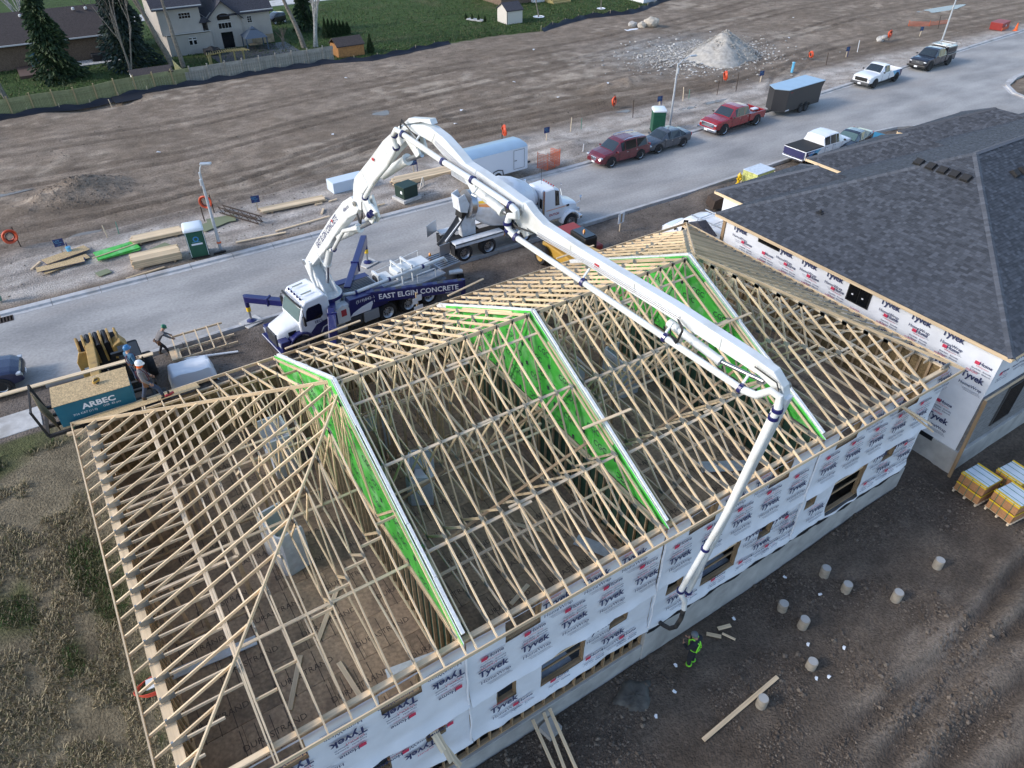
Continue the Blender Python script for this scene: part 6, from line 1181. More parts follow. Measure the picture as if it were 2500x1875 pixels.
for k, (x, y) in enumerate(((-4.0, 48.0), (6.9, 46.9), (30.3, 47.9), (42.7, 49.4), (56.8, 49.7), (85.5, 51.6), (70.6, 50.7))):
    o = thing('pipe_coil', CL[k], 'pipe coil', (x, y, gz(x, y)), R((20, -35, 75, 30, 65, 10, 80)[k]), 'orange pipe coils'); s = .82 if k != 6 else .62
    for j in range(3):
        rr = (.46-.055*j)*s; MB().tube([(rr*math.cos(a), .05*j+.03*math.sin(3*a), .95*s+rr*math.sin(a)*1.05) for a in [2*math.pi*i/22 for i in range(23)]], .055, 6).build('coil_turn', 'orange_coil', o, smooth=60)
    MB().tube([(.27*s*math.cos(a), -.03, .95*s+.3*s*math.sin(a)) for a in [2*math.pi*i/16 for i in range(17)]], .03, 5).build('cable_turn', 'black', o); MB().cyl((.42*s, .12, -.2), (.40*s, .12, 1.5*s), .035, n=6).build('stake', 'rust', o)
for k, (x, y, h, m) in enumerate(((42.6, 46.7, 1.5, 'rust'), (36.0, 46.8, 1.1, 'lumber_grey'), (37.1, 46.8, .9, 'utility_green'), (55.7, 47.2, 1.7, 'rust'), (53.4, 47.4, 1.3, 'rust'), (49.5, 47.8, 1.2, 'lumber_grey'), (50.3, 47.9, .8, 'utility_green'), (70.7, 48.7, 1.2, 'rust'), (78.2, 50.4, 1.2, 'papertrash'), (.85, 46.8, .8, 'lumber_grey'), (1.5, 47.1, .8, 'utility_green'), (6.4, 45.9, 1.0, 'rust'), (96.0, 52.0, 1.5, 'rust'), (33.9, 42.4, .6, 'papertrash'), (5.6, 75.6, .9, 'lumber_grey'))):
    o = MB().cyl((0, 0, -.2), (rnd(-.15, .15), rnd(-.1, .1), h), .035, n=6).build('survey_stake', m, None, loc=(x, y, gz(x, y))); tag(o, ['tall thin stake left of the right portable toilet', 'grey wooden stake behind the maroon SUV', 'green topped stake behind the maroon SUV', 'tall rusty stake behind the red pickup', 'short rusty stake behind the red pickup bed', 'grey wooden stake behind the red pickup nose', 'short green stake behind the red pickup nose', 'leaning rusty stake behind the white pickup', 'white topped stake between white and black pickups', 'grey stake behind the green gypsum sheets', 'green tipped stake behind the left lumber stack', 'thin rusty stake by the left street lamp', 'thin stake at the far right of the lots', 'short pale stake behind the maroon SUV nose', 'pale stick in the hollow beside the black silt fence'][k], 'stake')
# utility boxes
o = thing('transformer_box', 'dark green utility transformer on a concrete pad by the road', 'transformer', (18.75, 42.0, .1), R(12)); MB().bx(-.75, .75, -.65, .65, 0, .22).build('pad', 'concrete_pale', o, bevel=.02); MB().bx(-.58, .58, -.5, .5, .22, .98).build('cabinet', 'xfmr_green', o, bevel=.02); MB().bx(-.62, .62, -.55, .52, .99, 1.05).build('lid', 'xfmr_green', o, bevel=.02); MB().bx(-.586, -.582, -.3, -.1, .55, .75).build('notice', 'papertrash', o); MB().bx(-.01, .01, -.506, -.502, .25, .95).build('door_gap', 'black', o)
o = thing('utility_pedestal', 'pale green utility pedestal at the left edge near the kerb', 'pedestal', (-5.25, 42.0, .1)); MB().bx(-.16, .16, -.14, .14, 0, .95).build('body', 'utility_green', o, bevel=.03); MB().bx(-.18, .18, -.16, .16, .9, 1.0).build('cap', 'utility_green', o, bevel=.03)
for k, (x, y, h) in enumerate(((65.2, 48.6, .9), (-1.35, 45.7, .45))): o = MB().cyl((0, 0, 0), (0, 0, h), .13, n=10).lathe([(.15, h), (.15, h+.06), (.05, h+.1)], (0, 0, 0), (0, 0, 1), 10).build('service_pipe', 'cyan_wrap', None, loc=(x, y, gz(x, y))); tag(o, ['light blue service pipe standing beyond the black trailer', 'light blue pipe stub under the leftmost lot sign'][k], 'pipe')
# ------------------------------------------------------------------ lumber stacks and sheet goods
def stack(label, x, y, L, n, rows, rz, m='lumber', jit=.12, w=.14, h=.045):
    o = thing('lumber_stack', label, 'lumber', (x, y, gz(x, y)+.12), rz, 'lumber stacks on the lots')
    for s in (-.35, .35): MB().bx(s*L-.05, s*L+.05, -n*w/2-.05, n*w/2+.05, -.1, -.005).build('bearer', 'lumber_dark', o)
    for r in range(rows):
        for k in range(n): piece('board', o, (-L/2+rnd(-jit, jit), (k-(n-1)/2)*w*1.03, r*(h+.004)+h/2), (L/2+rnd(-jit, jit), (k-(n-1)/2)*w*1.03+rnd(-.02, .02), r*(h+.004)+h/2), w-.006, h, m)
    return o
stack('loose stack of pale planks left of the portable toilet, farther one', 3.4, 45.0, 2.9, 6, 4, R(-3)); stack('tight stack of pale timber left of the portable toilet, nearer the kerb', 2.75, 42.0, 2.55, 8, 9, R(-4), 'lumber', .08); stack('long planks lying behind the black steel truss', 11.9, 45.0, 4.2, 5, 3, R(-4)); stack('long lumber stack behind the transformer, under the boom', 21.4, 44.4, 4.6, 8, 6, R(-2), 'lumber', .3)
o = thing('sheathing_pile', 'fanned pile of tan sheathing boards at the left of the lots', 'boards', (-1.7, 44.6, gz(-1.7, 44.6)+.05), R(-8))
for k, (dx, dy, a, m) in enumerate(((.25, -.2, 28, 'osb'), (.2, -.15, 18, 'ink_navy'), (.3, -.1, 20, 'osb'), (.1, -.35, 8, 'ink_navy'), (.05, -.35, 9, 'osb'), (.3, .7, 25, 'ink_navy'), (.32, .72, 26, 'osb'))): sheet('board', o, (dx-.3, dy, .03+k*.028), (2.44, .62 if k < 5 else .8, .022), m, (0, R(1), R(a)))
o = thing('gypsum_stack', 'bright green gypsum sheets lying on the left of the lots', 'gypsum sheets', (1.1, 44.4, gz(1.1, 44.4)+.08), R(6))
for k in range(4): sheet('sheet', o, (rnd(-.1, .1), rnd(-.05, .05), .03*k), (2.3, 1.15, .026), 'gyp_green', (0, 0, R(rnd(-4, 4))))
q = MB(); q.text('CGC', .3, (.5, .2, .108), (1, .1, 0), (-.1, 1, 0)); q.text('CGC', .3, (-.5, -.1, .108), (1, .1, 0), (-.1, 1, 0)); q.build('print', 'ink_dark', o); piece('board', o, (-1.5, -.25, .13), (1.2, .1, .13), .08, .04, 'lumber')
for k, (x, y, a, L) in enumerate(((6.6, 44.9, 20, 1.6), (7.3, 45.3, -8, 1.7), (3.2, 43.6, 25, 1.2), (-.1, 42.3, 15, .7), (8.7, 41.6, -6, 3.0), (11.5, 42.0, 4, 3.6), (13.2, 43.1, 60, .8), (13.4, 44.3, -3, .5), (14.4, 44.3, 8, .6), (16.3, 41.9, -2, 1.5), (-3.2, 45.2, 55, .9), (1.9, 40.95, 6, 2.1))):
    w = 1.0 if k in (0, 1) else .6 if k in (2, 3) else .12
    o = MB().bx(-L/2, L/2, -w/2, w/2, 0, .03 if k < 4 else .05).build('loose_sheet' if k < 4 else 'loose_board', 'board_khaki' if k < 4 else 'lumber', None, loc=(x, y, gz(x, y)+.06), rot=(0, 0, R(a))); tag(o, ['larger khaki sheet flat on the ground beside the left lamp post', 'khaki sheet overlapping another behind the left lamp post', 'khaki offcut behind the tight timber stack', 'small torn khaki sheet below the tan sheathing pile', 'long board lying along the kerb right of the lamp post', 'longest loose board lying parallel to the kerb before the boom', 'short thick offcut near the foot of the boom', 'small offcut by the long planks', 'second small offcut right of the long planks', 'narrow board lying in front of the transformer', 'grey board end under the leftmost orange coil', 'single board lying at the kerb below the tight timber stack'][k], 'sheet' if k < 4 else 'board')
o = thing('steel_truss', 'black open-web steel joist lying beside khaki sheets', 'steel joist', (8.45, 44.9, gz(8.4, 44.8)+.15), R(-62)); L_ = 3.4
for y in (-.18, .18):
    for z in (0, .36): MB().beam((-L_/2, y, z), (L_/2, y, z), .06, .06).build('chord', 'rust', o)
for k in range(9): MB().beam((-L_/2+k*L_/9, -.18, 0 if k % 2 else .36), (-L_/2+(k+1)*L_/9, -.18, .36 if k % 2 else 0), .03, .03).build('web', 'rust', o); MB().beam((-L_/2+k*L_/9, .18, 0 if k % 2 else .36), (-L_/2+(k+1)*L_/9, .18, .36 if k % 2 else 0), .03, .03).build('web', 'rust', o)
o = MB().bx(-1.25, 1.25, -.55, .55, 0, .75).build('wrapped_foam', 'foam_pack', None, bevel=.03, loc=(16.1, 45.9, gz(16, 46)), rot=(0, 0, R(3))); tag(o, 'pale blue wrapped foam block beside the foot of the boom', 'foam bundle')
o = thing('roof_vent_frame', 'small white triangular frame leaning by the transformer', 'frame', (20.3, 42.8, .15), R(20))
for p0, p1 in (((-.3, 0, 0), (.3, 0, 0)), ((-.3, 0, 0), (.25, .1, .75)), ((.3, 0, 0), (.25, .1, .75)), ((-.1, 0, .0), (.1, .05, .5)), ((.1, .02, 0), (.24, .08, .5))): MB().beam(p0, p1, .05, .05).build('bar', 'shed_tan', o)
# orange mesh fence by the trailer, far mesh, cone, red skid box
def mesh_fence(label, P, h):
    o = thing('mesh_fence', label, 'safety fence', (*P[0], gz(*P[0])))
    for (x0, y0), (x1, y1) in zip(P[:-1], P[1:]):
        a = Vector((x0-P[0][0], y0-P[0][1], 0)); b_ = Vector((x1-P[0][0], y1-P[0][1], 0)); MB().cyl(a, a+Vector((0, 0, h+.15)), .025, n=6).build('post', 'orange', o); m = MB(); nv, nh = max(4, int((b_-a).length/.11)), int(h/.11)
        for k in range(nv+1): p = a+(b_-a)*k/nv; m.beam(p, p+Vector((0, 0, h-.05*math.sin(k))), .02, .012)
        for k in range(nh+1): z = Vector((0, 0, .03+k*h/nh)); m.beam(a+z, b_+z-Vector((0, 0, .05)), .012, .03)
        stuff(m.build('netting', 'orange_mesh', o))
mesh_fence('orange mesh safety fence standing in front of the white trailer', [(29.2, 41.7), (29.6, 41.0), (30.3, 41.1), (30.9, 41.3), (30.7, 42.2)], 1.05); mesh_fence('low orange mesh fence at the far right of the lots', [(94.5, 55.0), (96.5, 53.5), (99.5, 53.0)], .5)
o = thing('traffic_cone', 'orange traffic cone at the far right kerb', 'cone', (103.0, 46.3, .12)); MB().lathe([(.2, .03), (.06, .85), (.04, .86)], (0, 0, 0), (0, 0, 1), 12).build('cone_body', 'orange', o); MB().bx(-.25, .25, -.25, .25, 0, .03).build('base', 'orange', o)
o = thing('skid_bin', 'dark red skid box by the kerb at the far right', 'bin', (102.3, 48.0, .1), R(10)); MB().prism([(-1.1, 0), (-1.3, .85), (1.3, .85), (1.1, 0)], -.7, .7, 'y').build('box', 'red_box', o, bevel=.03); MB().bx(-1.2, 1.2, -.75, -.71, .0, .35).build('skirt', 'orange_mesh', o); MB().cyl((-.2, -.78, .5), (-.2, -.75, .5), .12, n=12).build('label', 'decal_white', o)
# ------------------------------------------------------------------ gravel pile and stones
def rocks(name, pts, mats, n=1, seed=3, flat=.75):
    """many small stones as one mesh: (x, y, z, size)"""
    base = np.array([(1, 0, 0), (-1, 0, 0), (0, 1, 0), (0, -1, 0), (0, 0, 1), (0, 0, -1), (.65, .65, .5), (-.65, .65, .45), (.65, -.65, .5), (-.65, -.65, .5)], float)
    F = [(4, 6, 0), (4, 2, 6), (4, 7, 2), (4, 1, 7), (4, 9, 1), (4, 3, 9), (4, 8, 3), (4, 0, 8), (0, 6, 5), (6, 2, 5), (2, 7, 5), (7, 1, 5), (1, 9, 5), (9, 3, 5), (3, 8, 5), (8, 0, 5)]
    P = np.asarray(pts, float); rg = np.random.default_rng(seed); N_ = len(P); a = rg.uniform(0, 6.28, N_); j = rg.uniform(.65, 1.25, (N_, 10, 1)); V = base[None]*j*np.array([1, .8, flat])*P[:, 3][:, None, None]
    c, s = np.cos(a)[:, None], np.sin(a)[:, None]; X = V[..., 0]*c-V[..., 1]*s+P[:, 0][:, None]; Y = V[..., 0]*s+V[..., 1]*c+P[:, 1][:, None]; Z = V[..., 2]+P[:, 2][:, None]
    VV = np.stack([X, Y, Z], -1).reshape(-1, 3); FF = (np.array(F)[None]+(np.arange(N_)*10)[:, None, None]).reshape(-1, 3)
    me = bpy.data.meshes.new(name); me.from_pydata(VV.tolist(), [], FF.tolist())
    for m in mats: me.materials.append(MATS[m])
    if len(mats) > 1: me.polygons.foreach_set('material_index', np.repeat(rg.integers(0, len(mats), N_), 16).astype(np.int32))
    return stuff(put(name, me))
gp = thing('gravel_pile', 'tall pale gravel heap on the lots beyond the black trailer', 'gravel pile', (64.3, 57.2, 0)); th_ = np.linspace(0, 2*math.pi, 60); rr_ = np.linspace(0, 1, 26); m = MB(); vv = []
for r_ in rr_:
    for a in th_[:-1]:
        k = 1+.18*math.sin(2*a+.5)+.10*math.sin(5*a); x = r_*4.4*k*math.cos(a); y = r_*4.0*k*math.sin(a); h_ = 2.55*max(0, 1-r_)**1.02*(1 if r_ > .08 else .97); nz = float(fbm(np.array([x*1.2+50]), np.array([y*1.2+9]), 4, 2)[0])-.5; vv.append((x, y, h_+nz*.45*(.35+min(1, 3*(1-r_)))-(.12 if r_ > .98 else 0)+.08))
n59 = 59; m.add(vv, [(i*n59+k, i*n59+(k+1) % n59, (i+1)*n59+(k+1) % n59, (i+1)*n59+k) for i in range(25) for k in range(59)]); m.build('heap', 'gravel_pale', gp, smooth=80)
pts = []
for k in range(2600):
    a = random.random()*6.283; r_ = abs(random.gauss(0, 1)); x = 62.5+math.cos(a)*(2.5+r_*4.0); y = 58.2+math.sin(a)*(1.5+r_*2.8)
    if (x-64.3)**2/18+(y-57.2)**2/15 < .8: continue
    pts.append((x, y, 0, random.choice((.05, .07, .10, .16))*rnd(.7, 1.2)))
pts = np.array(pts); pts[:, 2] = height(pts[:, 0], pts[:, 1])+.02
rocks('rubble', pts, ['stone', 'gravel_pale', 'concrete_pale'])
pts = [(64.3+math.cos(a)*r_*4.3, 57.2+math.sin(a)*r_*3.9, 2.6*(1-r_)+.1, rnd(.04, .12)) for a, r_ in [(random.random()*6.283, random.random()**.6) for _ in range(900)]]; rocks('pile_stones', pts, ['stone', 'gravel_pale'])
for k, (x, y, s, zz) in enumerate(((65.0, 73.0, .5, .3), (65.9, 72.2, .55, .3), (67.1, 72.0, .85, .45), (84.3, 51.9, .35, .2), (84.8, 52.3, .35, .25), (84.5, 51.6, .3, .55))):
    bmq = bmesh.new(); bmesh.ops.create_icosphere(bmq, subdivisions=2, radius=1)
    for v in bmq.verts: f = 1+.35*(random.random()-.5); v.co = Vector((v.co.x*f*s*1.2, v.co.y*f*s, v.co.z*f*s*.75))
    me = bpy.data.meshes.new('boulder'); bmq.to_mesh(me); bmq.free(); me.materials.append(MATS['boulder' if k in (1, 2) else 'stone']); o = put('boulder', me, None, (x, y, gz(x, y)+zz)); tag(o, ['small pale boulder, left of three near the lawn edge', 'tan boulder in the middle of three near the lawn edge', 'largest tan boulder near the lawn edge', 'grey stone left of the far orange coil', 'grey stone touching the far orange coil', 'top grey stone of the heap by the far orange coil'][k], 'boulder')
o = MB().bx(-.9, .9, -.35, .35, 0, .05).build('white_sheet', 'papertrash', None, loc=(64.0, 71.9, gz(64, 71.9)+.08), rot=(0, 0, R(-8))); tag(o, 'white sheet lying beside the boulders near the lawn', 'sheet')
for x, y, rx, ry in ((48.6, 46.1, 1.5, .35), (51.8, 46.0, 1.6, .3), (68.9, 51.3, .8, .3), (70.9, 51.3, .9, .3), (107.5, 58.5, 4.5, 1.2), (24.9, 59.6, .8, .8), (43.1, 48.5, .7, .4), (-4.6, 57.5, 1.8, .4), (-.2, 47.9, .9, .35)): puddle(x, y, rx, ry)
# ------------------------------------------------------------------ front yard clutter
fr_ = thing('framing_section', 'pale ladder-like lumber frame held by the worker in the green helmet', 'lumber frame', (2.65, 32.0, .25), R(-2))
for y in (-.95, -.2, .95): piece('rail', fr_, (-1.25+.1*y, y, 0 if y < .5 else .12), (1.35+.3*(y < .5), y+.05, 0 if y < .5 else .12), .06, .09, 'lumber')
for k in range(5): piece('rung', fr_, (-1.1+k*.55, -1.0, .07), (-1.05+k*.55, 1.0, .18), .06, .05, 'lumber')
sheet('end_board', fr_, (-1.15, -.55, .06), (.45, .9, .03), 'lumber')
o = MB().cyl((1.6, 31.15, .2), (4.05, 30.3, .2), .05, n=10).build('white_pipe', 'plastic_white'); tag(o, 'long white pipe lying below the lumber frame', 'pipe')
tp = MB(); X, Y = np.meshgrid(np.linspace(-1, 1, 15), np.linspace(-.7, .7, 11)); Z = .75*(1-np.clip(np.maximum(np.abs(X)-.82, np.abs(Y)-.55)/.18, 0, 1)**1.5)+.22*(fbm(X*2.2+5, Y*2.2, 4, 6)-.5); n15 = 15; tp.add(list(zip(X.ravel(), Y.ravel(), Z.ravel())), [(j*n15+i, j*n15+i+1, (j+1)*n15+i+1, (j+1)*n15+i) for j in range(10) for i in range(14)]); o = tp.build('tarp_bundle', 'plastic_white', None, smooth=60, loc=(1.75, 29.4, .1), rot=(0, 0, R(-3))); tag(o, 'white tarp covered bundle beside the roof edge', 'tarp')
ws_ = thing('site_notice', 'wooden post with white notices in front of the pump truck', 'sign', (12.15, 27.2, -.25), R(-4)); MB().beam((0, 0, 0), (0, 0, 2.6), .10, .10).build('post', 'wood_crate', ws_)
for k, (x, z) in enumerate(((-.12, 2.2), (.1, 2.35), (-.08, 1.75), (.12, 1.8))): MB().bx(x-.13, x+.13, -.062-.004*k, -.056-.004*k, z-.16, z+.16).build('notice', 'papertrash', ws_)
ws2 = thing('site_notice', 'small white framed notice beyond the row house corner', 'sign', (27.6, 30.4, 0), R(10)); MB().beam((0, 0, 0), (0, 0, 1.3), .06, .06).build('post', 'lumber_grey', ws2); MB().bx(-.28, .28, -.05, -.03, .7, 1.35).build('panel', 'papertrash', ws2); MB().bx(-.08, .08, -.055, -.051, .75, 1.3).build('board', 'wood_crate', ws2)
pl = thing('wood_pallet', 'grey wooden pallet leaning near the pump truck rear wheels', 'pallet', (14.2, 27.4, .1), R(20))
for k in range(6): sheet('slat', pl, (-.5+k*.2, 0, .14), (.14, 1.1, .02), 'lumber_grey')
for y in (-.48, 0, .48): sheet('stringer', pl, (0, y, .065), (1.15, .09, .12), 'lumber_grey')
pl = thing('blue_pallet', 'blue pallet lying by the kerb beyond the shingled roof', 'pallet', (55.6, 32.2, .12), R(10))
for k in range(7): sheet('slat', pl, (-.75+k*.25, 0, .16), (.16, 1.3, .03), 'pallet_blue')
for y in (-.55, 0, .55): sheet('stringer', pl, (0, y, .075), (1.7, .12, .13), 'pallet_blue')
hy = thing('fire_hydrant', 'yellow fire hydrant beside a pallet of yellow blocks', 'hydrant', (39.3, 31.6, .1)); MB().lathe([(.17, 0), (.17, .06), (.11, .1), (.11, .55), (.15, .58), (.15, .64), (.12, .72), (.05, .80), (.03, .86)], (0, 0, 0), (0, 0, 1), 14).build('barrel', 'hydrant_yellow', hy, smooth=40); MB().cyl((-.2, 0, .45), (.2, 0, .45), .06, n=10).build('side_nozzles', 'hydrant_yellow', hy); MB().cyl((0, -.2, .42), (0, 0, .42), .08, n=10).build('front_nozzle', 'hydrant_yellow', hy)
bk = thing('block_pallet', 'wrapped pallet of pale yellow blocks beside the hydrant', 'block pallet', (40.6, 31.1, .1), R(3)); sheet('pallet', bk, (0, 0, .06), (1.9, 1.3, .12), 'lumber_grey')
for z in range(4):
    for i in range(4):
        for j in range(3): sheet('block', bk, (-.68+i*.455, -.42+j*.42, .24+z*.205), (.44, .40, .19), 'block_yellow')
MB().bx(-.93, .93, -.64, .64, .97, 1.0).build('wrap', 'plastic_film', bk)
for k, (x, y, a) in enumerate(((41.3, 32.0, 8), (42.3, 31.8, -5))): o = MB().bx(-.8, .8, -.35, .35, 0, .04).build('loose_plywood', 'lumber_grey', None, loc=(x, y, gz(x, y)+.1), rot=(R(4), 0, R(a))); tag(o, ['grey plywood sheet lying behind the yellow block pallet', 'grey plywood sheet nearest the white and blue crew cab pickup'][k], 'plywood')
ex = thing('excavator_bucket', 'small excavator bucket and yellow arm beside the shingled roof corner', 'excavator', (35.0, 29.6, .1), R(-20)); m = MB(); pr = [(-.45, .2), (-.35, .75), (.1, .95), (.45, .8), (.4, .7), (.1, .8), (-.25, .65), (-.35, .2)]; m.prism(pr, -.5, .5, 'y'); m.build('bucket', 'rust', ex, bevel=.02)
for y in (-.5, .5): MB().prism([(-.45, .2), (-.35, .75), (.1, .95), (.45, .8), (.35, .25)], y-.02, y+.02, 'y').build('bucket_side', 'rust', ex)
for k in range(5): MB().box((.5, -.4+k*.2, .82), (.18, .06, .05)).build('tooth', 'steel', ex)
MB().bx(.35, .8, -.75, -.45, .1, 1.25).build('arm', 'cat_yellow', ex, bevel=.05); MB().bx(.3, .8, .3, .9, .1, .8).build('body', 'dark_grey', ex, bevel=.06)
# ------------------------------------------------------------------ trees
def quads(name, C, U, W, mats, mi=None, parent=None):
    """leaf faces: centres C, half-axis vectors U and W"""
    n = len(C); V = np.stack([C-U-W, C+U-W, C+U+W, C-U+W], 1).reshape(-1, 3); F = np.arange(4*n).reshape(-1, 4)
    me = bpy.data.meshes.new(name); me.vertices.add(4*n); me.vertices.foreach_set('co', V.ravel()); me.loops.add(4*n); me.loops.foreach_set('vertex_index', F.ravel().astype(np.int32)); me.polygons.add(n); me.polygons.foreach_set('loop_start', np.arange(0, 4*n, 4)); me.polygons.foreach_set('loop_total', np.full(n, 4)); me.update(calc_edges=True)
    for m in mats: me.materials.append(MATS[m])
    if mi is not None: me.polygons.foreach_set('material_index', mi.astype(np.int32))
    return put(name, me, parent)
mat('needle_a', (.030, .060, .018), .8); mat('needle_b', (.016, .036, .016), .8); mat('needle_c', (.055, .085, .030), .8); mat('spruce_a', (.022, .042, .036), .8); mat('spruce_b', (.036, .060, .052), .8); mat('hedge_a', (.020, .045, .012), .8); mat('hedge_b', (.035, .060, .018), .8)
def spruce(label, x, y, h, r, mats, n=9000, seed=1, cut=.0):
    rg = np.random.default_rng(seed); o = thing('spruce_tree', label, 'tree', (x, y, gz(x, y))); MB().cyl((0, 0, 0), (0, 0, h), .16, .03, 8).build('trunk', 'bark', o)
    t = rg.random(n)**.75*.97+.03; whorl = np.floor(t*h/.42)*.42/h; t = .55*t+.45*whorl; a = rg.integers(0, 11, n)*.571+whorl*40+rg.normal(0, .16, n); lenf = (1-t)**.85; rad = np.sqrt(rg.random(n))*r*lenf*(.8+.35*np.sin(a*3+whorl*17)); z = h*t-rad*.32+rg.normal(0, .06, n)+.1
    C = np.stack([rad*np.cos(a), rad*np.sin(a), np.maximum(z, .12)], 1); d = np.stack([np.cos(a), np.sin(a), -.45+rg.normal(0, .25, n)], 1); s = rg.uniform(.09, .20, n)[:, None]; U = d*s; nr = rg.normal(0, 1, (n, 3)); W = np.cross(d, nr); W = W/np.linalg.norm(W, axis=1)[:, None]*s*.38
    quads('crown', C, U, W, mats, rg.integers(0, len(mats), n), o)
    return o
spruce('dark green spruce in front of the brown roofed bungalow', 2.7, 86.6, 9.2, 2.7, ['needle_a', 'needle_b', 'needle_c'], 14000, 4); spruce('blue grey spruce beside the pale two-storey house', 9.6, 87.2, 10.2, 3.2, ['spruce_a', 'spruce_b', 'needle_b'], 15000, 5); spruce('dark spruce on the lawn behind the two bare trees', 30.6, 93.5, 7.5, 1.5, ['needle_a', 'needle_b'], 6000, 6)
def bare_tree(label, x, y, h, seed, r0=.22, lean=(0, 0), m='bark', fork=.25, stems=1, twigs=True, spread=.5):
    rg = random.Random(seed); o = thing('bare_tree', label, 'tree', (x, y, gz(x, y))); tr = MB(); br = MB()
    def grow(p, d, L, r, lev):
        k = 4; pts = [p]; q = p; dd = d
        for i in range(k): dd = (dd+Vector((rg.uniform(-.12, .12), rg.uniform(-.12, .12), .04))).normalized(); q = q+dd*L/k; pts.append(q)
        (tr if lev < 2 else br).tube(pts, r, 7 if lev < 2 else 4, rs=[r*(1-.45*i/k) for i in range(k+1)])
        if lev >= 4 or L < .35: return
        for c in range(rg.choice((2, 3, 3)) if lev else 3):
            i = rg.randint(2, k); e = (dd+Vector((rg.uniform(-1, 1), rg.uniform(-1, 1), rg.uniform(-.1, .5)))*spread*(1 if lev else .8)).normalized(); grow(pts[i], e, L*rg.uniform(.55, .8), r*.52, lev+1)
    for s in range(stems):
        d = Vector((lean[0]+rg.uniform(-.1, .1)*(stems > 1)*2.5, lean[1]+rg.uniform(-.1, .1)*(stems > 1), 1)).normalized(); grow(Vector((rg.uniform(-.15, .15)*(stems > 1), 0, -.1)), d, h*.5, r0, 0)
    tr.build('trunk', m, o, smooth=60); br.build('branches', 'twig' if m == 'bark' else m, o)
bare_tree('leaning pale bare tree beside the grey shed roof, left of a pair', 13.2, 85.6, 11, 3, .34, (-.28, .0), 'bark', spread=.4); bare_tree('upright bare tree in front of the two-storey house, right of a pair', 14.0, 84.4, 12, 4, .26, (.02, .02), 'bark', spread=.35)
bare_tree('bare tree with thick leaning trunk right of the gazebo', 27.4, 85.5, 11, 8, .30, (-.25, .1), 'bark', spread=.4); bare_tree('bare forked tree at the corner of the lawn', 28.6, 85.2, 11, 9, .20, (.08, 0), 'bark_pale', stems=2, spread=.35)
bare_tree('clump of thin bare trees at the left end of the wooden fence', -2.2, 82.0, 9, 10, .12, (-.1, 0), 'bark', stems=4, spread=.55); bare_tree('bare tree in front of the blue grey spruce', 9.0, 84.6, 9, 12, .10, (.05, 0), 'bark', stems=3, spread=.6); bare_tree('white birch behind the bungalow roof', 2.0, 101, 11, 14, .12, (.05, 0), 'bark_pale', stems=3, spread=.4)
bare_tree('young bare tree in a white edged bed on the lawn', 58.7, 84.3, 4.5, 15, .10, (0, 0), 'bark', spread=.3); bare_tree('small bare shrub by the gazebo', 25.6, 87.4, 2.0, 16, .05, (0, 0), 'bark', stems=4, spread=.7); bare_tree('second young tree in a white edged bed at the top of the lawn', 68.8, 84.0, 3.5, 18, .07, (0, 0), 'bark', spread=.3)
def cone_shrub(label, x, y, h, r, n, seed, grp):
    rg = np.random.default_rng(seed); o = thing('cedar_shrub', label, 'cedar', (x, y, gz(x, y)), 0, grp); t = rg.random(n); a = rg.random(n)*6.283; rad = r*(1-t**1.6)*np.sqrt(rg.uniform(.45, 1, n))*(.85+.3*np.sin(a*4+t*9)); C = np.stack([rad*np.cos(a), rad*np.sin(a), h*t+.03], 1); U = np.stack([np.cos(a)*.3, np.sin(a)*.3, np.ones(n)], 1)*rg.uniform(.04, .09, n)[:, None]; nr = rg.normal(0, 1, (n, 3)); W = np.cross(U, nr); W = W/np.linalg.norm(W, axis=1)[:, None]*.035; quads('foliage', C, U, W, ['hedge_a', 'hedge_b'], rg.integers(0, 2, n), o); MB().cyl((0, 0, -.05), (0, 0, h*.7), .04, .02, 6).build('stem', 'bark', o)
ORD = ['tallest cedar at the left end of the dark hedge', 'second cedar from the left in the hedge', 'third cedar from the left in the hedge', 'fourth cedar from the left in the hedge', 'fifth cedar from the left in the hedge', 'second cedar from the right end of the hedge', 'lowest cedar at the right end of the hedge']
for k in range(7): cone_shrub(ORD[k], 31.2+.5*k, 88.6+.1*k, 2.1-.14*k, .42, 900, 30+k, 'cedar hedge on the lawn')
cone_shrub('single pointed cedar right of the brown garden shed', 32.8, 79.4, 1.9, .42, 1200, 40, 'cedars by the sheds')
for k in range(4): cone_shrub(['tiny cedar left of the white shed, leftmost of four', 'tiny cedar left of the white shed, second of four', 'tiny cedar left of the white shed, third of four', 'tiny cedar nearest the white shed'][k], 50.2+.42*k, 88.6-.9*k, .65, .18, 260, 50+k, 'tiny cedars by the white shed')
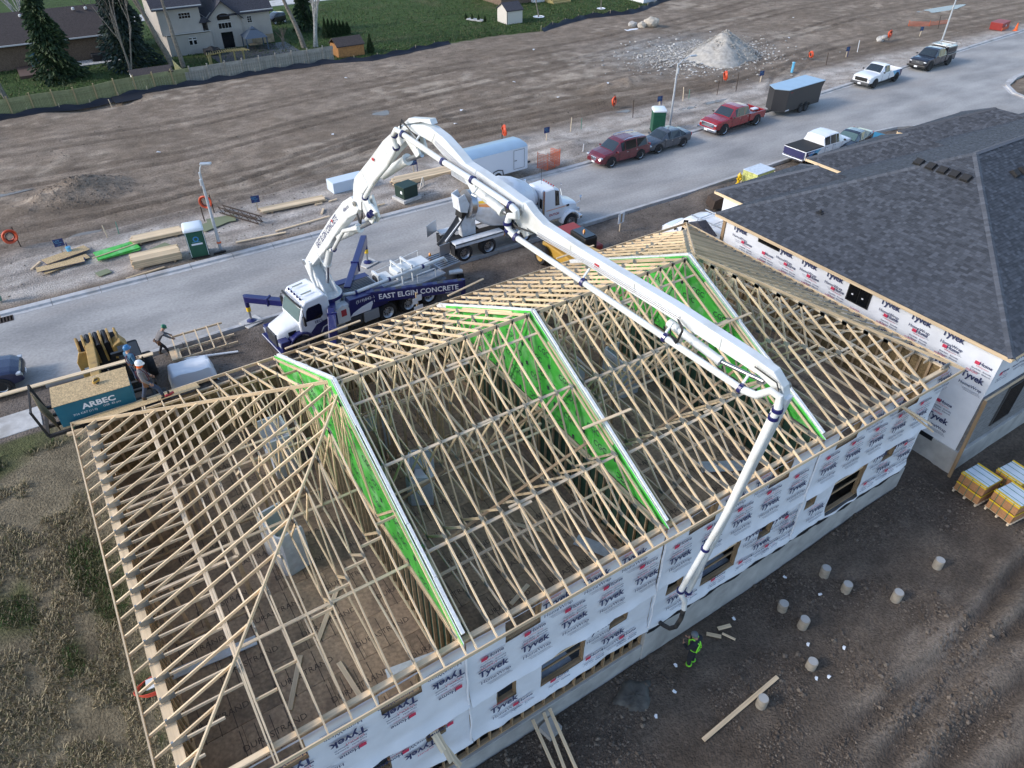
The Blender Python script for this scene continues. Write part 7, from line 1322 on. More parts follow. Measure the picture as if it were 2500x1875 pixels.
# ------------------------------------------------------------------ wooden fence, silt fence
wf = thing('wooden_fence', 'long wooden board fence with posts along the back gardens', 'fence'); FP = [(-9, 75.6), (-3.2, 76.25), (5.6, 77.3), (12.8, 78.0), (20, 78.3), (28.3, 78.75)]
def fpt(t): # point along the fence line by x
    return Vector((t, float(np.interp(t, [p[0] for p in FP], [p[1] for p in FP])), 0))
FH = 1.42; pickets = 0; x = -9.
while x < 28.2:
    p = fpt(x); gp_ = x > 12.9; z = gz(p.x, p.y-.25); m = 'fence_grey' if gp_ else 'fence_green'
    if pickets < 300 and x > -6.5:
        sheet('picket', wf, (p.x, p.y-.03*(pickets % 2), z+.56), (.105, .02, 1.06), m); pickets += 1
    x += .118
for x0 in np.arange(-9, 28.2, 1.72):
    p = fpt(x0); z = gz(p.x, p.y-.25); gp_ = x0 > 12.9; sheet('fence_post', wf, (p.x, p.y-.06, z+FH/2+.06), (.10, .10, round(FH+.22, 2)), 'fence_grey' if gp_ else 'fence_post'); sheet('post_cap', wf, (p.x, p.y-.06, z+FH+.185), (.13, .13, .03), 'fence_grey' if gp_ else 'fence_post')
    q = fpt(min(x0+1.72, 28.3)); zq = gz(q.x, q.y-.25); m = 'fence_grey' if gp_ else 'fence_green'
    for zz, hh in ((1.11, .05), (1.26, .25), (1.41, .05), (.12, .08)): piece('rail', wf, (p.x, p.y+.03, z+zz), (q.x, q.y+.03, zq+zz), .035, hh, m)
wf2 = thing('side_fence', 'short wooden fence running back beside the grey shed roof', 'fence')
for k in range(20): sheet('picket', wf2, (12.75, 78.2+k*.2, .75), (.02, .17, 1.35), 'fence_green')
piece('rail', wf2, (12.72, 78.1, 1.42), (12.72, 82.1, 1.42), .05, .05, 'fence_green')
def silt(label, P, h):
    m = MB(); xs = []
    for (x0, y0), (x1, y1) in zip(P[:-1], P[1:]):
        k = max(2, int(math.hypot(x1-x0, y1-y0)/.5)); xs += [(x0+(x1-x0)*i/k, y0+(y1-y0)*i/k) for i in range(k)]
    xs.append(P[-1]); X = np.array([p[0] for p in xs]); Y = np.array([p[1] for p in xs]); Z = height(X, Y); w = .12*np.sin(X*1.7)+.06*np.sin(X*4.1); n = len(xs); prof = [(-.55, .02), (-.25, .10), (-.05, h*.6), (.02, h)]; vv = []
    for j, (dy, dz) in enumerate(prof):
        for i in range(n): vv.append((X[i], Y[i]+dy+w[i]*(.5 if j < 2 else 1), max(Z[i], height(X[i:i+1], Y[i:i+1]+dy)[0])+dz*(1+.3*math.sin(X[i]*2.3+j))))
    m.add(vv, [(j*n+i, j*n+i+1, (j+1)*n+i+1, (j+1)*n+i) for j in range(3) for i in range(n-1)]); o = thing('silt_fence', label, 'silt fence'); m.build('fabric', 'silt_black', o, smooth=70)
    for i in range(0, n, 5): MB().cyl((X[i], Y[i]+.05, Z[i]), (X[i]+.03, Y[i]+.05, Z[i]+h+.22), .02, n=5).build('stake', 'lumber_grey', o)
silt('sagging black silt fence along the foot of the wooden fence', [(-6, 75.5), (-3, 75.9), (2.5, 76.5), (8, 77.0), (12.8, 77.5), (20, 77.8), (27.3, 77.9), (31.5, 76.8), (36, 77.6), (42.2, 78.6)], .35); silt('black silt fence along the lawn beyond the boulders', [(54.5, 77.7), (58, 79.2), (63.7, 80.8), (70.5, 79.8), (74, 81), (78.6, 83.2), (90, 87.5)], .45)
o = MB().bx(-1.4, 1.4, -.6, .6, 0, .05).build('black_sheet', 'silt_black', None, loc=(7.3, 76.3, gz(7.3, 76.3)+.15), rot=(R(14), 0, R(5))); tag(o, 'loose black fabric in the hollow by the silt fence', 'fabric')
# ------------------------------------------------------------------ houses behind
def gable_roof(par, x0, x1, y0, y1, ze, zr, ax, m, ov=.3, name='roof'):
    q = MB(); xm, ym = (x0+x1)/2, (y0+y1)/2; th_ = .10
    if ax == 'x':
        P = [(y0-ov, ze-ov*(zr-ze)/(ym-y0)), (ym, zr), (y1+ov, ze-ov*(zr-ze)/(ym-y0)), (y1+ov, ze-ov*(zr-ze)/(ym-y0)-th_), (ym, zr-th_), (y0-ov, ze-ov*(zr-ze)/(ym-y0)-th_)]; q.prism(P, x0-ov, x1+ov, 'x')
    else:
        P = [(x0-ov, ze-ov*(zr-ze)/(xm-x0)), (xm, zr), (x1+ov, ze-ov*(zr-ze)/(xm-x0)), (x1+ov, ze-ov*(zr-ze)/(xm-x0)-th_), (xm, zr-th_), (x0-ov, ze-ov*(zr-ze)/(xm-x0)-th_)]; q.prism(P, y0-ov, y1+ov, 'y')
    return q.build(name, m, par)
def window(par, x0, x1, z0, z1, y, nx=2, nz=2, m='siding_trim', arch=False):
    w = MB().bx(x0-.05, x1+.05, y-.05, y-.002, z0-.05, z1+.05).build('window', m, par); 
    for i in range(nx):
        for j in range(nz):
            a, b_ = x0+(x1-x0)*i/nx, x0+(x1-x0)*(i+1)/nx; c, d = z0+(z1-z0)*j/nz, z0+(z1-z0)*(j+1)/nz; MB().bx(a+.02, b_-.02, y-.062, y-.052, c+.02, d-.02).build('pane', 'glass_black', w)
    return w
h2 = thing('two_storey_house', 'pale two-storey house with arched window and dark roof behind the fence', 'house', (0, 0, .05)); YF2 = 89.9
MB().bx(18.5, 22.1, YF2, 97, 0, 3.25).build('wall', 'siding', h2); MB().prism([(18.5, 3.25), (22.1, 3.25), (20.3, 4.75)], YF2, YF2+.2, 'y').build('gable_wall', 'siding', h2); MB().bx(22.1, 25.5, YF2+.25, 97, 0, 3.6).build('wall', 'siding', h2); MB().bx(13.9, 18.5, YF2-.6, 97, 0, 2.0).build('wall', 'siding', h2); MB().bx(13.6, 17.9, YF2-.2, 97, 2.0, 4.75).build('wall', 'siding', h2)
gable_roof(h2, 18.5, 22.1, YF2-.1, 98, 3.2, 4.85, 'y', 'roof_dark'); gable_roof(h2, 20.2, 25.6, YF2+.2, 97.2, 3.6, 6.6, 'x', 'roof_dark'); gable_roof(h2, 13.4, 18.0, YF2-.3, 97.2, 4.8, 7.4, 'x', 'roof_dark'); MB().prism([(17.6, 2.9), (18.9, 2.9), (18.4, 3.35), (17.9, 3.35)], YF2-.35, YF2+.3, 'y').build('small_roof', 'roof_dark', h2)
MB().box((16.2, YF2-.55, 2.08), (4.6, .5, .06), 0, Matrix.Rotation(R(-20), 3, 'X')).build('skirt_roof', 'siding_trim', h2); piece('gutter', h2, (22.2, YF2-.08, 3.5), (25.9, YF2-.08, 3.5), .08, .09, 'gutter'); piece('gutter', h2, (13.2, YF2-.5, 4.68), (18.2, YF2-.5, 4.68), .08, .09, 'gutter')
window(h2, 19.6, 21.0, 2.05, 2.62, YF2, 4, 1); window(h2, 22.9, 23.4, 2.3, 2.95, YF2+.25, 2, 3); window(h2, 19.75, 20.9, .12, 1.62, YF2, 2, 3, 'glass_black'); window(h2, 16.05, 16.4, .95, 1.4, YF2-.6, 1, 1); window(h2, 16.5, 16.85, .95, 1.4, YF2-.6, 1, 1); window(h2, 16.05, 16.4, 1.5, 1.65, YF2-.6, 1, 1); window(h2, 16.5, 16.85, 1.5, 1.65, YF2-.6, 1, 1); window(h2, 15.7, 16.9, 3.5, 4.05, YF2-.2, 4, 2)
ar = [(19.6+1.4*i/12, 2.85+.28*math.sin(math.pi*i/12)**.6+.42) for i in range(13)]; aw = MB().prism([(19.55, 2.85)]+[(x, z+.06) for x, z in ar]+[(21.05, 2.85)], YF2-.05, YF2-.002, 'y').build('arched_window', 'siding_trim', h2); MB().prism([(19.62, 2.9)]+ar+[(20.98, 2.9)], YF2-.062, YF2-.052, 'y').build('pane', 'glass_black', aw)
bd_ = MB()
for k in range(38): xx = 14.0+k*.30; bd_.bx(xx, xx+.03, YF2-.022 if 18.5 < xx < 22.1 else (YF2+.228 if xx >= 22.1 else YF2-.622), YF2-.002 if 18.5 < xx < 22.1 else (YF2+.248 if xx >= 22.1 else YF2-.602), .1, 1.9)
stuff(bd_.build('battens', 'siding', h2))
MB().bx(23.0, 25.5, YF2+.18, YF2+.24, 0, .9).build('stone_base', 'stone_tan', h2)
for x, z in ((18.75, 2.85), (21.75, 3.1)): MB().lathe([(.07, 0), (.07, .08)], (x, YF2-.08, z), (0, 0, 1), 8).build('flood_lamp', 'lamp_clear', h2)
gz_ = thing('gazebo', 'blue grey hip roofed gazebo on the patio of the two-storey house', 'gazebo', (22.7, 87.9, .05), R(-4)); q = MB(); q.lathe([(1.75, 1.35), (.5, 2.05), (.42, 2.05)], (0, 0, 0), (0, 0, 1), 4); o = q.build('canopy', 'gazebo', gz_, rot=(0, 0, R(45))); MB().lathe([(.45, 2.12), (.05, 2.35)], (0, 0, 0), (0, 0, 1), 4).build('top_vent', 'gazebo', gz_, rot=(0, 0, R(45)))
for a, b_ in ((-1.1, -1.1), (1.1, -1.1), (-1.1, 1.1), (1.1, 1.1)): MB().bx(a-.06, a+.06, b_-.06, b_+.06, 0, 1.4).build('post', 'gazebo', gz_)
MB().bx(-.7, .7, -.35, .35, .5, .55).build('table', 'stone_tan', gz_)
struct(MB().bx(17.5, 26.5, 83.5, 89.4, -.1, .09).build('patio', 'dark_grey', None))
pg = thing('pergola', 'curved wooden pergola with fanned slats behind the fence', 'pergola', (18.2, 83.4, .05))
for k in range(18):
    a = R(200-10*k*1.3); c = Vector((0, 0, 0)); x = -1.9+k*.24; yb = .5*math.sin(k/17*math.pi); piece('slat', pg, (x-.15*math.cos(k/17*math.pi), -.9+yb*1.0, 1.22), (x+.15*math.cos(k/17*math.pi), .25+yb*.9, 1.22), .04, .10, 'pergola')
for x, y in ((-1.8, -.4), (-1.5, .2), (-.6, -.2), (.9, -.1), (1.9, .1), (2.0, .6)): MB().bx(x-.07, x+.07, y-.07, y+.07, 0, 1.2).build('post', 'pergola', pg)
piece('beam', pg, (-1.9, -.35, 1.14), (0, .1, 1.14), .06, .12, 'pergola'); piece('beam', pg, (0, .1, 1.14), (2.1, .15, 1.14), .06, .12, 'pergola')
o = MB().bx(-.8, .8, -.6, .6, 0, .55).lathe([(.9, .5), (.05, .85)], (0, 0, 0), (0, 0, 1), 4).build('covered_grill', 'black_matte', None, loc=(17.9, 88.0, .1), bevel=.05); tag(o, 'black covered grill by the wall of the two-storey house', 'grill')
o = thing('garden_table', 'small white garden table behind the wooden fence', 'table', (17.6, 80.6, .05)); MB().bx(-.4, .4, -.25, .25, .62, .68).build('top', 'papertrash', o); [MB().bx(x-.03, x+.03, y-.03, y+.03, 0, .62).build('leg', 'papertrash', o) for x in (-.33, .33) for y in (-.2, .2)]
# bungalow
bg = thing('bungalow', 'brown roofed brick bungalow at the top left behind the spruce', 'house', (0, 0, .05)); MB().bx(-9, 9.6, 92.8, 100, 0, 2.5).build('wall', 'brick_brown', bg); gable_roof(bg, -9, 9.6, 92.8, 100.5, 2.5, 4.6, 'x', 'roof_brown', .4); piece('gutter', bg, (-9.4, 92.35, 2.33), (10, 92.35, 2.33), .1, .12, 'gutter')
for x, z in ((1.5, 4.2), (3.0, 4.3), (6.5, 4.35), (7.7, 4.3)): MB().lathe([(.15, 0), (.15, .2), (.05, .25)], (x, 95.9, z), (0, 0, 1), 8).build('roof_vent', 'gutter', bg)
window(bg, 2.2, 3.4, .1, 1.9, 92.8, 2, 1, 'black'); window(bg, -3.6, -2.4, .9, 1.8, 92.8, 2, 1)
ch = thing('garden_chair', 'blue garden chair on the bungalow deck', 'chair', (1.2, 91.2, .35), R(10)); MB().bx(-.35, .35, -.35, .35, .35, .42).build('seat', 'chair_blue', ch); MB().box((0, .4, .85), (.7, .08, 1.0), 0, Matrix.Rotation(R(-15), 3, 'X')).build('backrest', 'chair_blue', ch); [MB().bx(x-.04, x+.04, y-.04, y+.04, 0, .36).build('leg', 'chair_blue', ch) for x in (-.3, .3) for y in (-.3, .3)]
struct(MB().bx(-.6, 3.6, 88.5, 92.6, -.05, .33).build('deck', 'deck_brown', None)); struct(MB().bx(5.0, 9.5, 90.5, 92.6, -.05, .14).build('patio', 'concrete_pale', None))
o = MB().bx(-.9, .9, -.45, .45, 0, .7).build('covered_furniture', 'black_matte', None, bevel=.12, loc=(7.3, 91.8, .14)); tag(o, 'dark covered patio furniture by the bungalow wall', 'furniture')
# sheds
def shed(name, label, x0, x1, y0, y1, ze, zr, ax, wm, rm): o = thing(name, label, 'shed', (0, 0, .03)); MB().bx(x0, x1, y0, y1, 0, ze).build('wall', wm, o); gable_roof(o, x0, x1, y0, y1, ze, zr, ax, rm, .12); return o
o = shed('garden_shed', 'grey roofed low shed behind the wooden fence', 8.3, 11.8, 78.0, 79.9, 1.45, 1.75, 'x', 'shed_white', 'roof_brown'); o = shed('garden_shed', 'orange brown wooden garden shed at the end of the fence', 28.9, 31.9, 79.0, 81.2, 1.25, 1.85, 'x', 'cedar_wood', 'roof_brown')
for k in range(14): MB().bx(28.95+k*.21, 29.13+k*.21, 78.97, 78.995, .05, 1.2).build('plank', 'cedar_wood', o)
o = shed('garden_shed', 'white gabled shed standing on the lawn', 52.9, 55.2, 82.9, 85.2, 1.65, 2.35, 'x', 'shed_tan', 'roof_dark'); MB().prism([(82.9, 1.65), (85.2, 1.65), (84.05, 2.32)], 52.9, 55.2, 'x').build('gable', 'shed_tan', o); MB().bx(52.88, 52.94, 82.88, 82.94, 0, 1.6).build('corner_trim', 'black', o)
o = shed('garden_shed', 'white shed at the top edge right of the lawn', 76.2, 81.5, 83.8, 87, 1.2, 1.9, 'x', 'shed_white', 'roof_dark')
br = thing('brick_house', 'red brick house with wooden steps at the top edge', 'house', (0, 0, .05)); MB().bx(58.5, 63.5, 93.2, 100, 0, 3).build('wall', 'brick_brown', br); MB().bx(63.5, 72, 92.5, 100, 0, 3).build('wall', 'shed_white', br); gable_roof(br, 58, 72, 93, 101, 3, 5, 'x', 'roof_dark')
pc = MB(); 
for k in range(4): MB().bx(65.3, 68.3, 90.2+k*.35, 92.4, k*.18, k*.18+.17).build('step', 'pergola', br)
for x in (65.3, 68.3, 71): MB().bx(x-.05, x+.05, 90.3, 90.4, 0, 1.2).build('rail_post', 'pergola', br)
for x, y, r_ in ((58.7, 84.3, .75), (68.8, 84.0, .6)): o = MB().lathe([(r_-.1, .02), (r_, .1), (r_-.08, .13), (r_-.16, .06)], (0, 0, 0), (0, 0, 1), 20).build('edging_ring', 'papertrash', None, loc=(x, y, gz(x, y))); tag(o, 'white edging ring around the young tree on the lawn' if r_ > .7 else 'white edging ring around the tree at the top edge', 'edging')
o = MB().bx(-1.2, 1.2, -.5, .5, 0, .10).build('gravel_bed', 'concrete_pale', None, loc=(50.9, 87.2, .08), rot=(0, 0, R(-65))); tag(o, 'pale planting bed with tiny cedars by the white shed', 'bed')
o = thing('small_car', 'tiny dark car parked at the corner of the two-storey house', 'car', (28.9, 99.5, .08), R(200)); shell(o, [(-1.1, .6, .3, .8, .9, .5), (-1.0, .68, .25, .82, 1.15, .52), (-.2, .7, .22, .82, 1.25, .54), (.2, .7, .22, .82, 1.2, .54), (.75, .68, .24, .78, .84, .56), (1.1, .6, .3, .6, .66, .5)], 'black_paint', 1, 3, 3, 0); [wheel(o, x, s*.62, .26, .16, 'alu', s) for x in (-.75, .72) for s in (-1, 1)]
# ------------------------------------------------------------------ shower units stored on the floor of the row house
def stall(label, x, y, rz, h=1.75):
    o = thing('shower_unit', label, 'shower unit', (x, y, FLOOR+.01), rz, 'wrapped shower units'); w, d = .75, .45; rs = []
    prof = [(-w, -d), (-w, d*.7), (-w*.8, d), (w*.8, d), (w, d*.7), (w, -d), (w-.07, -d), (w-.07, d*.62), (w*.74, d-.08), (-w*.74, d-.08), (-w+.07, d*.62), (-w+.07, -d)]
    for z, s in ((.0, 1), (h*.8, .99), (h*.95, .97), (h, .93)): rs.append([Vector((a*s, c*s, z)) for a, c in prof])
    MB().loft(rs).build('surround', 'plastic_film', o, smooth=40); MB().bx(-w+.08, w-.08, -d, d*.6, 0, .42).build('tub', 'plastic_white', o, bevel=.05); return o
stall('wrapped shower unit in the left hip bay of the row house', 1.9, 16.3, R(100)); stall('wrapped shower unit near the first fire wall, street side', 6.3, 19.8, R(170)); stall('wrapped shower unit near the first fire wall, yard side', 6.9, 16.6, R(60), 1.3); stall('wrapped shower unit in the third bay of the row house', 14.2, 18.0, R(175)); stall('wrapped shower unit against the third fire wall', 16.6, 17.4, R(90)); stall('wrapped shower unit in the left bay, nearest the street', 3.2, 20.6, R(-90))
for k, (x, y, a, w, d) in enumerate(((10.6, 11.0, 30, .5, 1.8), (3.9, 10.6, 80, .4, 2.2), (16.9, 11.5, 60, .6, 2.0), (-1.4, 14.0, 85, .35, 3.0))):
    o = MB().box((0, 0, .02), (w, d, .03)).build('plastic_sheet', 'plastic_film', None, loc=(x, y, FLOOR+.02), rot=(0, R(6), R(a))); tag(o, ['plastic sheet on the floor of the second bay, near the yard', 'plastic strip along the foot of the first fire wall', 'plastic sheet on the floor of the third bay', 'long plastic strip along the left wall of the row house'][k], 'plastic sheet')
for k, (x, y, a, L) in enumerate(((.6, 12.0, 60, 1.6), (1.9, 11.2, 95, 1.4), (2.2, 13.6, 50, 1.9), (7.4, 11.0, 20, .9), (9.0, 13.2, 130, 1.5), (14.6, 11.8, 15, 1.8), (13.2, 12.6, 100, 1.2), (20.4, 12.2, 70, 1.6))):
    o = MB().bx(-L/2, L/2, -.07, .07, 0, .04).build('floor_board', 'lumber_grey', None, loc=(x, y, FLOOR+.012), rot=(0, 0, R(a))); tag(o, ['loose stud on the floor of the left bay, nearest the yard wall', 'short stud lying by the yard wall of the left bay', 'longest loose stud on the left bay floor', 'short offcut on the second bay floor', 'diagonal stud on the second bay floor', 'long stud on the third bay floor', 'shorter stud on the third bay floor', 'loose stud on the right hip bay floor'][k], 'stud')
# ------------------------------------------------------------------ yard in front of the row house
mat('form_tube', (.33, .29, .235), .8, ns=5, na=.2, dirt=(.20, .17, .14), ds=3)
PR = [(19.45, 7.8, 'pier form nearest the wall, middle of the yard'), (19.55, 6.9, 'pier form in the second row, right of the middle'), (20.7, 5.6, 'pier form in the outer row, right'), (17.0, 7.7, 'pier form nearest the wall, left of the middle'), (17.0, 6.8, 'pier form in the second row, left'), (16.0, 5.6, 'pier form in the outer row with white scraps at its foot'), (13.5, 5.6, 'pier form beside the long loose plank'), (23.3, 5.6, 'pier form farthest right, towards the brick pallets')]
for x, y, lb in PR:
    o = thing('concrete_pier', 'pale round concrete '+lb, 'pier', (x, y, gz(x, y)-.1), rnd(0, 6), 'concrete piers in the yard'); h_ = rnd(.48, .60); q = MB().lathe([(.175, 0), (.18, h_*.5), (.175, h_)], (0, 0, 0), (rnd(-.05, .05), rnd(-.05, .05), 1), 18); q.build('form_tube', 'form_tube', o, smooth=40); MB().cyl((0, 0, h_-.01), (0, 0, h_+.012), .16, n=18).build('concrete_core', 'concrete', o)
def loose(name, label, cat, p0, p1, w, h, m='lumber'): return tag(piece(name, None, p0, p1, w, h, m), label, cat)
loose('long_plank', 'long single plank lying on the mud beside a pier', 'plank', (11.05, 5.80, gz(11, 5.8)+.08), (14.7, 5.95, gz(14.7, 5.95)+.10), .14, .04)
for k, (a, b_) in enumerate((((13.9, 8.5), (14.25, 8.12)), ((14.4, 8.42), (14.9, 8.27)), ((14.38, 8.2), (14.6, 7.76)))): loose('board_offcut', ['wider board offcut right of the worker by the hose', 'upper board offcut right of the worker by the hose', 'narrow board offcut farthest from the worker by the hose'][k], 'offcut', (*a, gz(*a)+.07), (*b_, gz(*b_)+.07), .14 if k < 2 else .08, .03)
for k, (x0, x1, y1) in enumerate(((6.62, 6.45, 7.2), (7.05, 6.75, 7.3), (7.28, 7.05, 7.05))): loose('wall_brace', ['left of three boards propped against the foundation', 'middle of three boards propped against the foundation', 'right of three boards propped against the foundation'][k], 'brace', (x0, 9.03, -2.38), (x1, y1, gz(x1, y1)+.03), .10, .05)
for k, (a, b_) in enumerate((((3.15, 9.5, .75), (3.75, 8.5, -1.05)), ((3.35, 9.5, .72), (3.55, 8.62, -.75)), ((3.25, 9.45, .6), (3.42, 8.8, -.3)))): loose('window_board', ['longest plank slanting out of a lower window near the bottom', 'middle plank slanting out of a lower window near the bottom', 'shortest plank slanting out of a lower window near the bottom'][k], 'plank', a, b_, .16, .05, 'lumber_grey')
for k, (a, b_) in enumerate((((22.3, 9.3, 3.62), (24.2, 8.35, 2.2)), ((22.5, 9.25, 3.5), (24.5, 8.3, 1.75)))): loose('eave_board', ['upper plank hanging from the eave at the right end of the row house', 'lower plank hanging from the eave at the right end of the row house'][k], 'plank', a, b_, .18, .05, 'lumber')
def brick_stack(label, x, y, rz):
    o = thing('brick_pallet', label, 'brick pallet', (x, y, gz(x, y)+.02), rz, 'pallets of bricks at the right edge'); L_, W_ = 1.08, 1.10
    for k in range(6): sheet('pallet_slat', o, (-W_/2+.08+k*.19, 0, .13), (.12, L_+.1, .02), 'lumber_grey')
    for yy in (-.5, 0, .5): sheet('pallet_stringer', o, (0, yy, .065), (W_+.05, .08, .11), 'lumber_grey')
    for t in range(2):
        z0 = .15+t*.50; MB().bx(-W_/2+.1, W_/2-.1, -L_/2+.1, L_/2-.1, z0, z0+.44).build('brick_core', 'brick_orange', o)
        for r in range(6):
            for k in range(10):
                sheet('brick', o, (-W_/2+.05, -L_/2+.054+k*.108, z0+.036+r*.073), (.10, .102, .067), 'brick_orange')
                if r % 2 == 0 or True:
                    if k < 5: sheet('brick', o, (-W_/2+.21+k*.2, -L_/2+.05, z0+.036+r*.073), (.19, .10, .067), 'brick_orange')
        for (c, d) in (((-W_/2-.004, 0, z0+.42), (.01, L_+.02, .07)), ((0, -L_/2-.004, z0+.42), (W_+.02, .01, .07))): sheet('edge_strip', o, c, d, 'strap_yellow')
    MB().bx(-W_/2+.01, W_/2-.01, -L_/2+.01, L_/2-.01, 1.095, 1.14).build('top_wrap', 'wrap_clear', o, bevel=.03)
    for k in (-.3, .05, .35): MB().bx(k-.012, k+.012, -L_/2+.0, L_/2, 1.142, 1.148).build('strap', 'strap_green', o); MB().bx(-W_/2-.012, -W_/2-.006, k-.012, k+.012, .15, 1.14).build('strap', 'strap_green', o)
    for s in (-1, 1): MB().bx(s*(W_/2-.05)-.05, s*(W_/2-.05)+.05, -L_/2, L_/2, 1.142, 1.150).build('edge_strip', 'strap_yellow', o)
    return o
brick_stack('pallet of orange bricks nearest the neighbouring house, leftmost', 28.05, 7.0, R(-4)); brick_stack('pallet of orange bricks in front, lowest in the picture', 28.15, 5.65, R(-7)); brick_stack('pallet of orange bricks behind the lowest one, at the right edge', 29.5, 6.3, R(-5))
for k in range(10):
    x, y = [(12.1, 8.2), (11.4, 7.5), (10.3, 7.2), (16.6, 6.2), (17.5, 5.4), (15.8, 5.2), (16.2, 5.0), (18.2, 8.6), (18.6, 7.3), (15.2, 8.4), (19.5, 3.2), (22.5, 7.2), (13.3, 8.0), (9.0, 6.9), (20.3, 4.4), (18.0, 2.0)][k]
    q = MB(); q.add([(-.07, -.04, .0), (.06, -.05, .03), (.08, .03, .01), (.0, .06, .04), (-.07, .03, .02)], [(0, 1, 2, 3, 4)]); o = q.build('paper_scrap', 'papertrash', None, loc=(x, y, gz(x, y)+.06), rot=(rnd(-.3, .3), rnd(-.3, .3), rnd(0, 6))); so = o.modifiers.new('thick', 'SOLIDIFY'); so.thickness = .01; tag(o, 'small white scrap of paper lying on the muddy yard', 'scrap', 'white scraps in the yard')
for k in range(12):
    x, y = rnd(0, 90), rnd(50, 74); q = MB(); q.add([(-.16, -.08, .0), (.14, -.09, .05), (.16, .08, .02), (.0, .12, .08), (-.15, .06, .03)], [(0, 1, 2, 3, 4)]); o = q.build('paper_scrap', 'papertrash', None, loc=(x, y, gz(x, y)+.05), rot=(0, 0, rnd(0, 6))); so = o.modifiers.new('thick', 'SOLIDIFY'); so.thickness = .01; tag(o, 'white scrap of litter on the graded dirt of the far lots', 'scrap', 'white scraps on the lots')
cd = MB(); 
for j in range(4): cd.tube([(.45*math.cos(a)*(1+.08*j), .35*math.sin(a)*(1-.05*j), .03+.03*j+.03*math.sin(2*a)) for a in [2*math.pi*i/18+j for i in range(19)]], .018, 5)
o = cd.build('extension_cord', 'hose_red', None, loc=(-3.2, 16.4, gz(-3.2, 16.4)+.08)); stuff(o); del o['kind']; tag(o, 'coiled red extension cord on the ground by the left eave', 'cord')
mat('wet_concrete', (.085, .080, .068), .7, ns=4, na=.4, bump=1., bs=9)
sp_ = [[Vector((r_*(1+.2*math.sin(3*a)+.12*math.sin(5*a+1))*math.cos(a), r_*.8*(1+.15*math.sin(4*a+2))*math.sin(a), z_+.02*math.sin(7*a+r_*9))) for a in [2*math.pi*i/30 for i in range(30)]] for r_, z_ in ((.72, -.06), (.62, .03), (.45, .10), (.25, .07), (.02, .12))]
dk_ = MB().loft(sp_).build('concrete_spill', 'wet_concrete', None, smooth=60, loc=(10.2, 8.15, gz(10.2, 8.15)+.01)); tag(dk_, 'flat grey puddle of spilled concrete by the foundation', 'concrete spill')
# clods and stones of the yard, and of the lots
mat('clod_yard', (.17, .138, .108), .95, ns=8, na=.25); mat('clod', (.075, .058, .045), .95, ns=8, na=.3); mat('clod_pale', (.21, .172, .138), .95, ns=8, na=.25); mat('clod_mid', (.115, .090, .070), .95, ns=8, na=.25); mat('clod_lot', (.205, .162, .125), .95, ns=8, na=.25)
rg = np.random.default_rng(77); n = 44000; X = rg.uniform(3, 34, n); Y = rg.uniform(0, 9.0, n); keep = (fbm(X/2.2, Y/2.2, 3, 66) > .46+.10*(Y < 4)+.05*(X > 22)*(Y < 6)) & ~((X > 27.2) & (Y > 4.9)); X, Y = X[keep], Y[keep]; S = rg.uniform(.015, .055, len(X))*(1+1.2*(rg.random(len(X)) > .96)); rocks('yard_clods', np.stack([X, Y, height(X, Y)+S*.1, S], 1), ['clod', 'clod_mid', 'clod_mid', 'clod', 'clod_yard'], seed=5)
n = 8000; X = rg.uniform(-8, 108, n); Y = rg.uniform(41.5, 82, n); keep = (fbm(X/5, Y/2.5, 3, 88) > .52) & (Y < lin(SILT, X)-.8); X, Y = X[keep], Y[keep]; S = rg.uniform(.02, .075, len(X)); rocks('lot_clods', np.stack([X, Y, height(X, Y)+S*.15, S], 1), ['clod_lot', 'clod_mid', 'clod_lot', 'clod_pale'], seed=6)
a = rg.random(500)*6.283; r_ = rg.random(500)**.7; X = .6+a*0+np.cos(a)*r_*3.4; Y = 55.0+np.sin(a)*r_*2.8; S = rg.uniform(.02, .08, 500); rocks('heap_clods', np.stack([X, Y, height(X, Y)+S*.1, S], 1), ['clod_lot', 'clod_mid', 'clod_pale'], seed=8)
n = 5000; X = rg.uniform(-3, 60, n); Y = rg.uniform(24.6, 32.2, n); S = rg.uniform(.015, .05, n); rocks('front_clods', np.stack([X, Y, height(X, Y)+S*.2, S], 1), ['clod', 'clod_mid', 'clod_pale'], seed=9)
# grass on the left slope
mat('straw', (.36, .295, .18), .9); mat('straw_dull', (.24, .20, .125), .9); mat('grass_olive', (.12, .115, .05), .9); mat('grass_green', (.040, .085, .016), .9)
n = 90000; X = rg.uniform(-12, -2.75, n); Y = rg.uniform(6.5, 28.4, n); X = np.minimum(X, -2.85-rg.random(n)*.5); gr = fbm(X/1.7, Y/2.6, 3, 71); den = fbm(X/.9, Y/.9, 3, 95); keep = (den > .36) & ((X < -3.6) | (rg.random(n) < .35)) & ~((Y > 24.5) & (X > -6.5) & (den < .6)); X, Y, gr, den = X[keep], Y[keep], gr[keep], den[keep]; n = len(X); hh = rg.uniform(.05, .17, n)*(.6+den); an = rg.uniform(0, 6.28, n); lean_ = rg.uniform(.3, 1.3, n)
U = np.stack([np.cos(an)*lean_*hh, np.sin(an)*lean_*hh, hh], 1)*.5; W = np.stack([-np.sin(an), np.cos(an), 0*an], 1)*rg.uniform(.006, .014, n)[:, None]; C = np.stack([X, Y, height(X, Y)], 1)+U
mi = np.where(gr > .62, rg.choice([3, 2, 2, 1], n), rg.choice([0, 1, 0, 2, 0], n)); stuff(quads('grass', C, U, W, ['straw', 'straw_dull', 'grass_olive', 'grass_green'], mi))
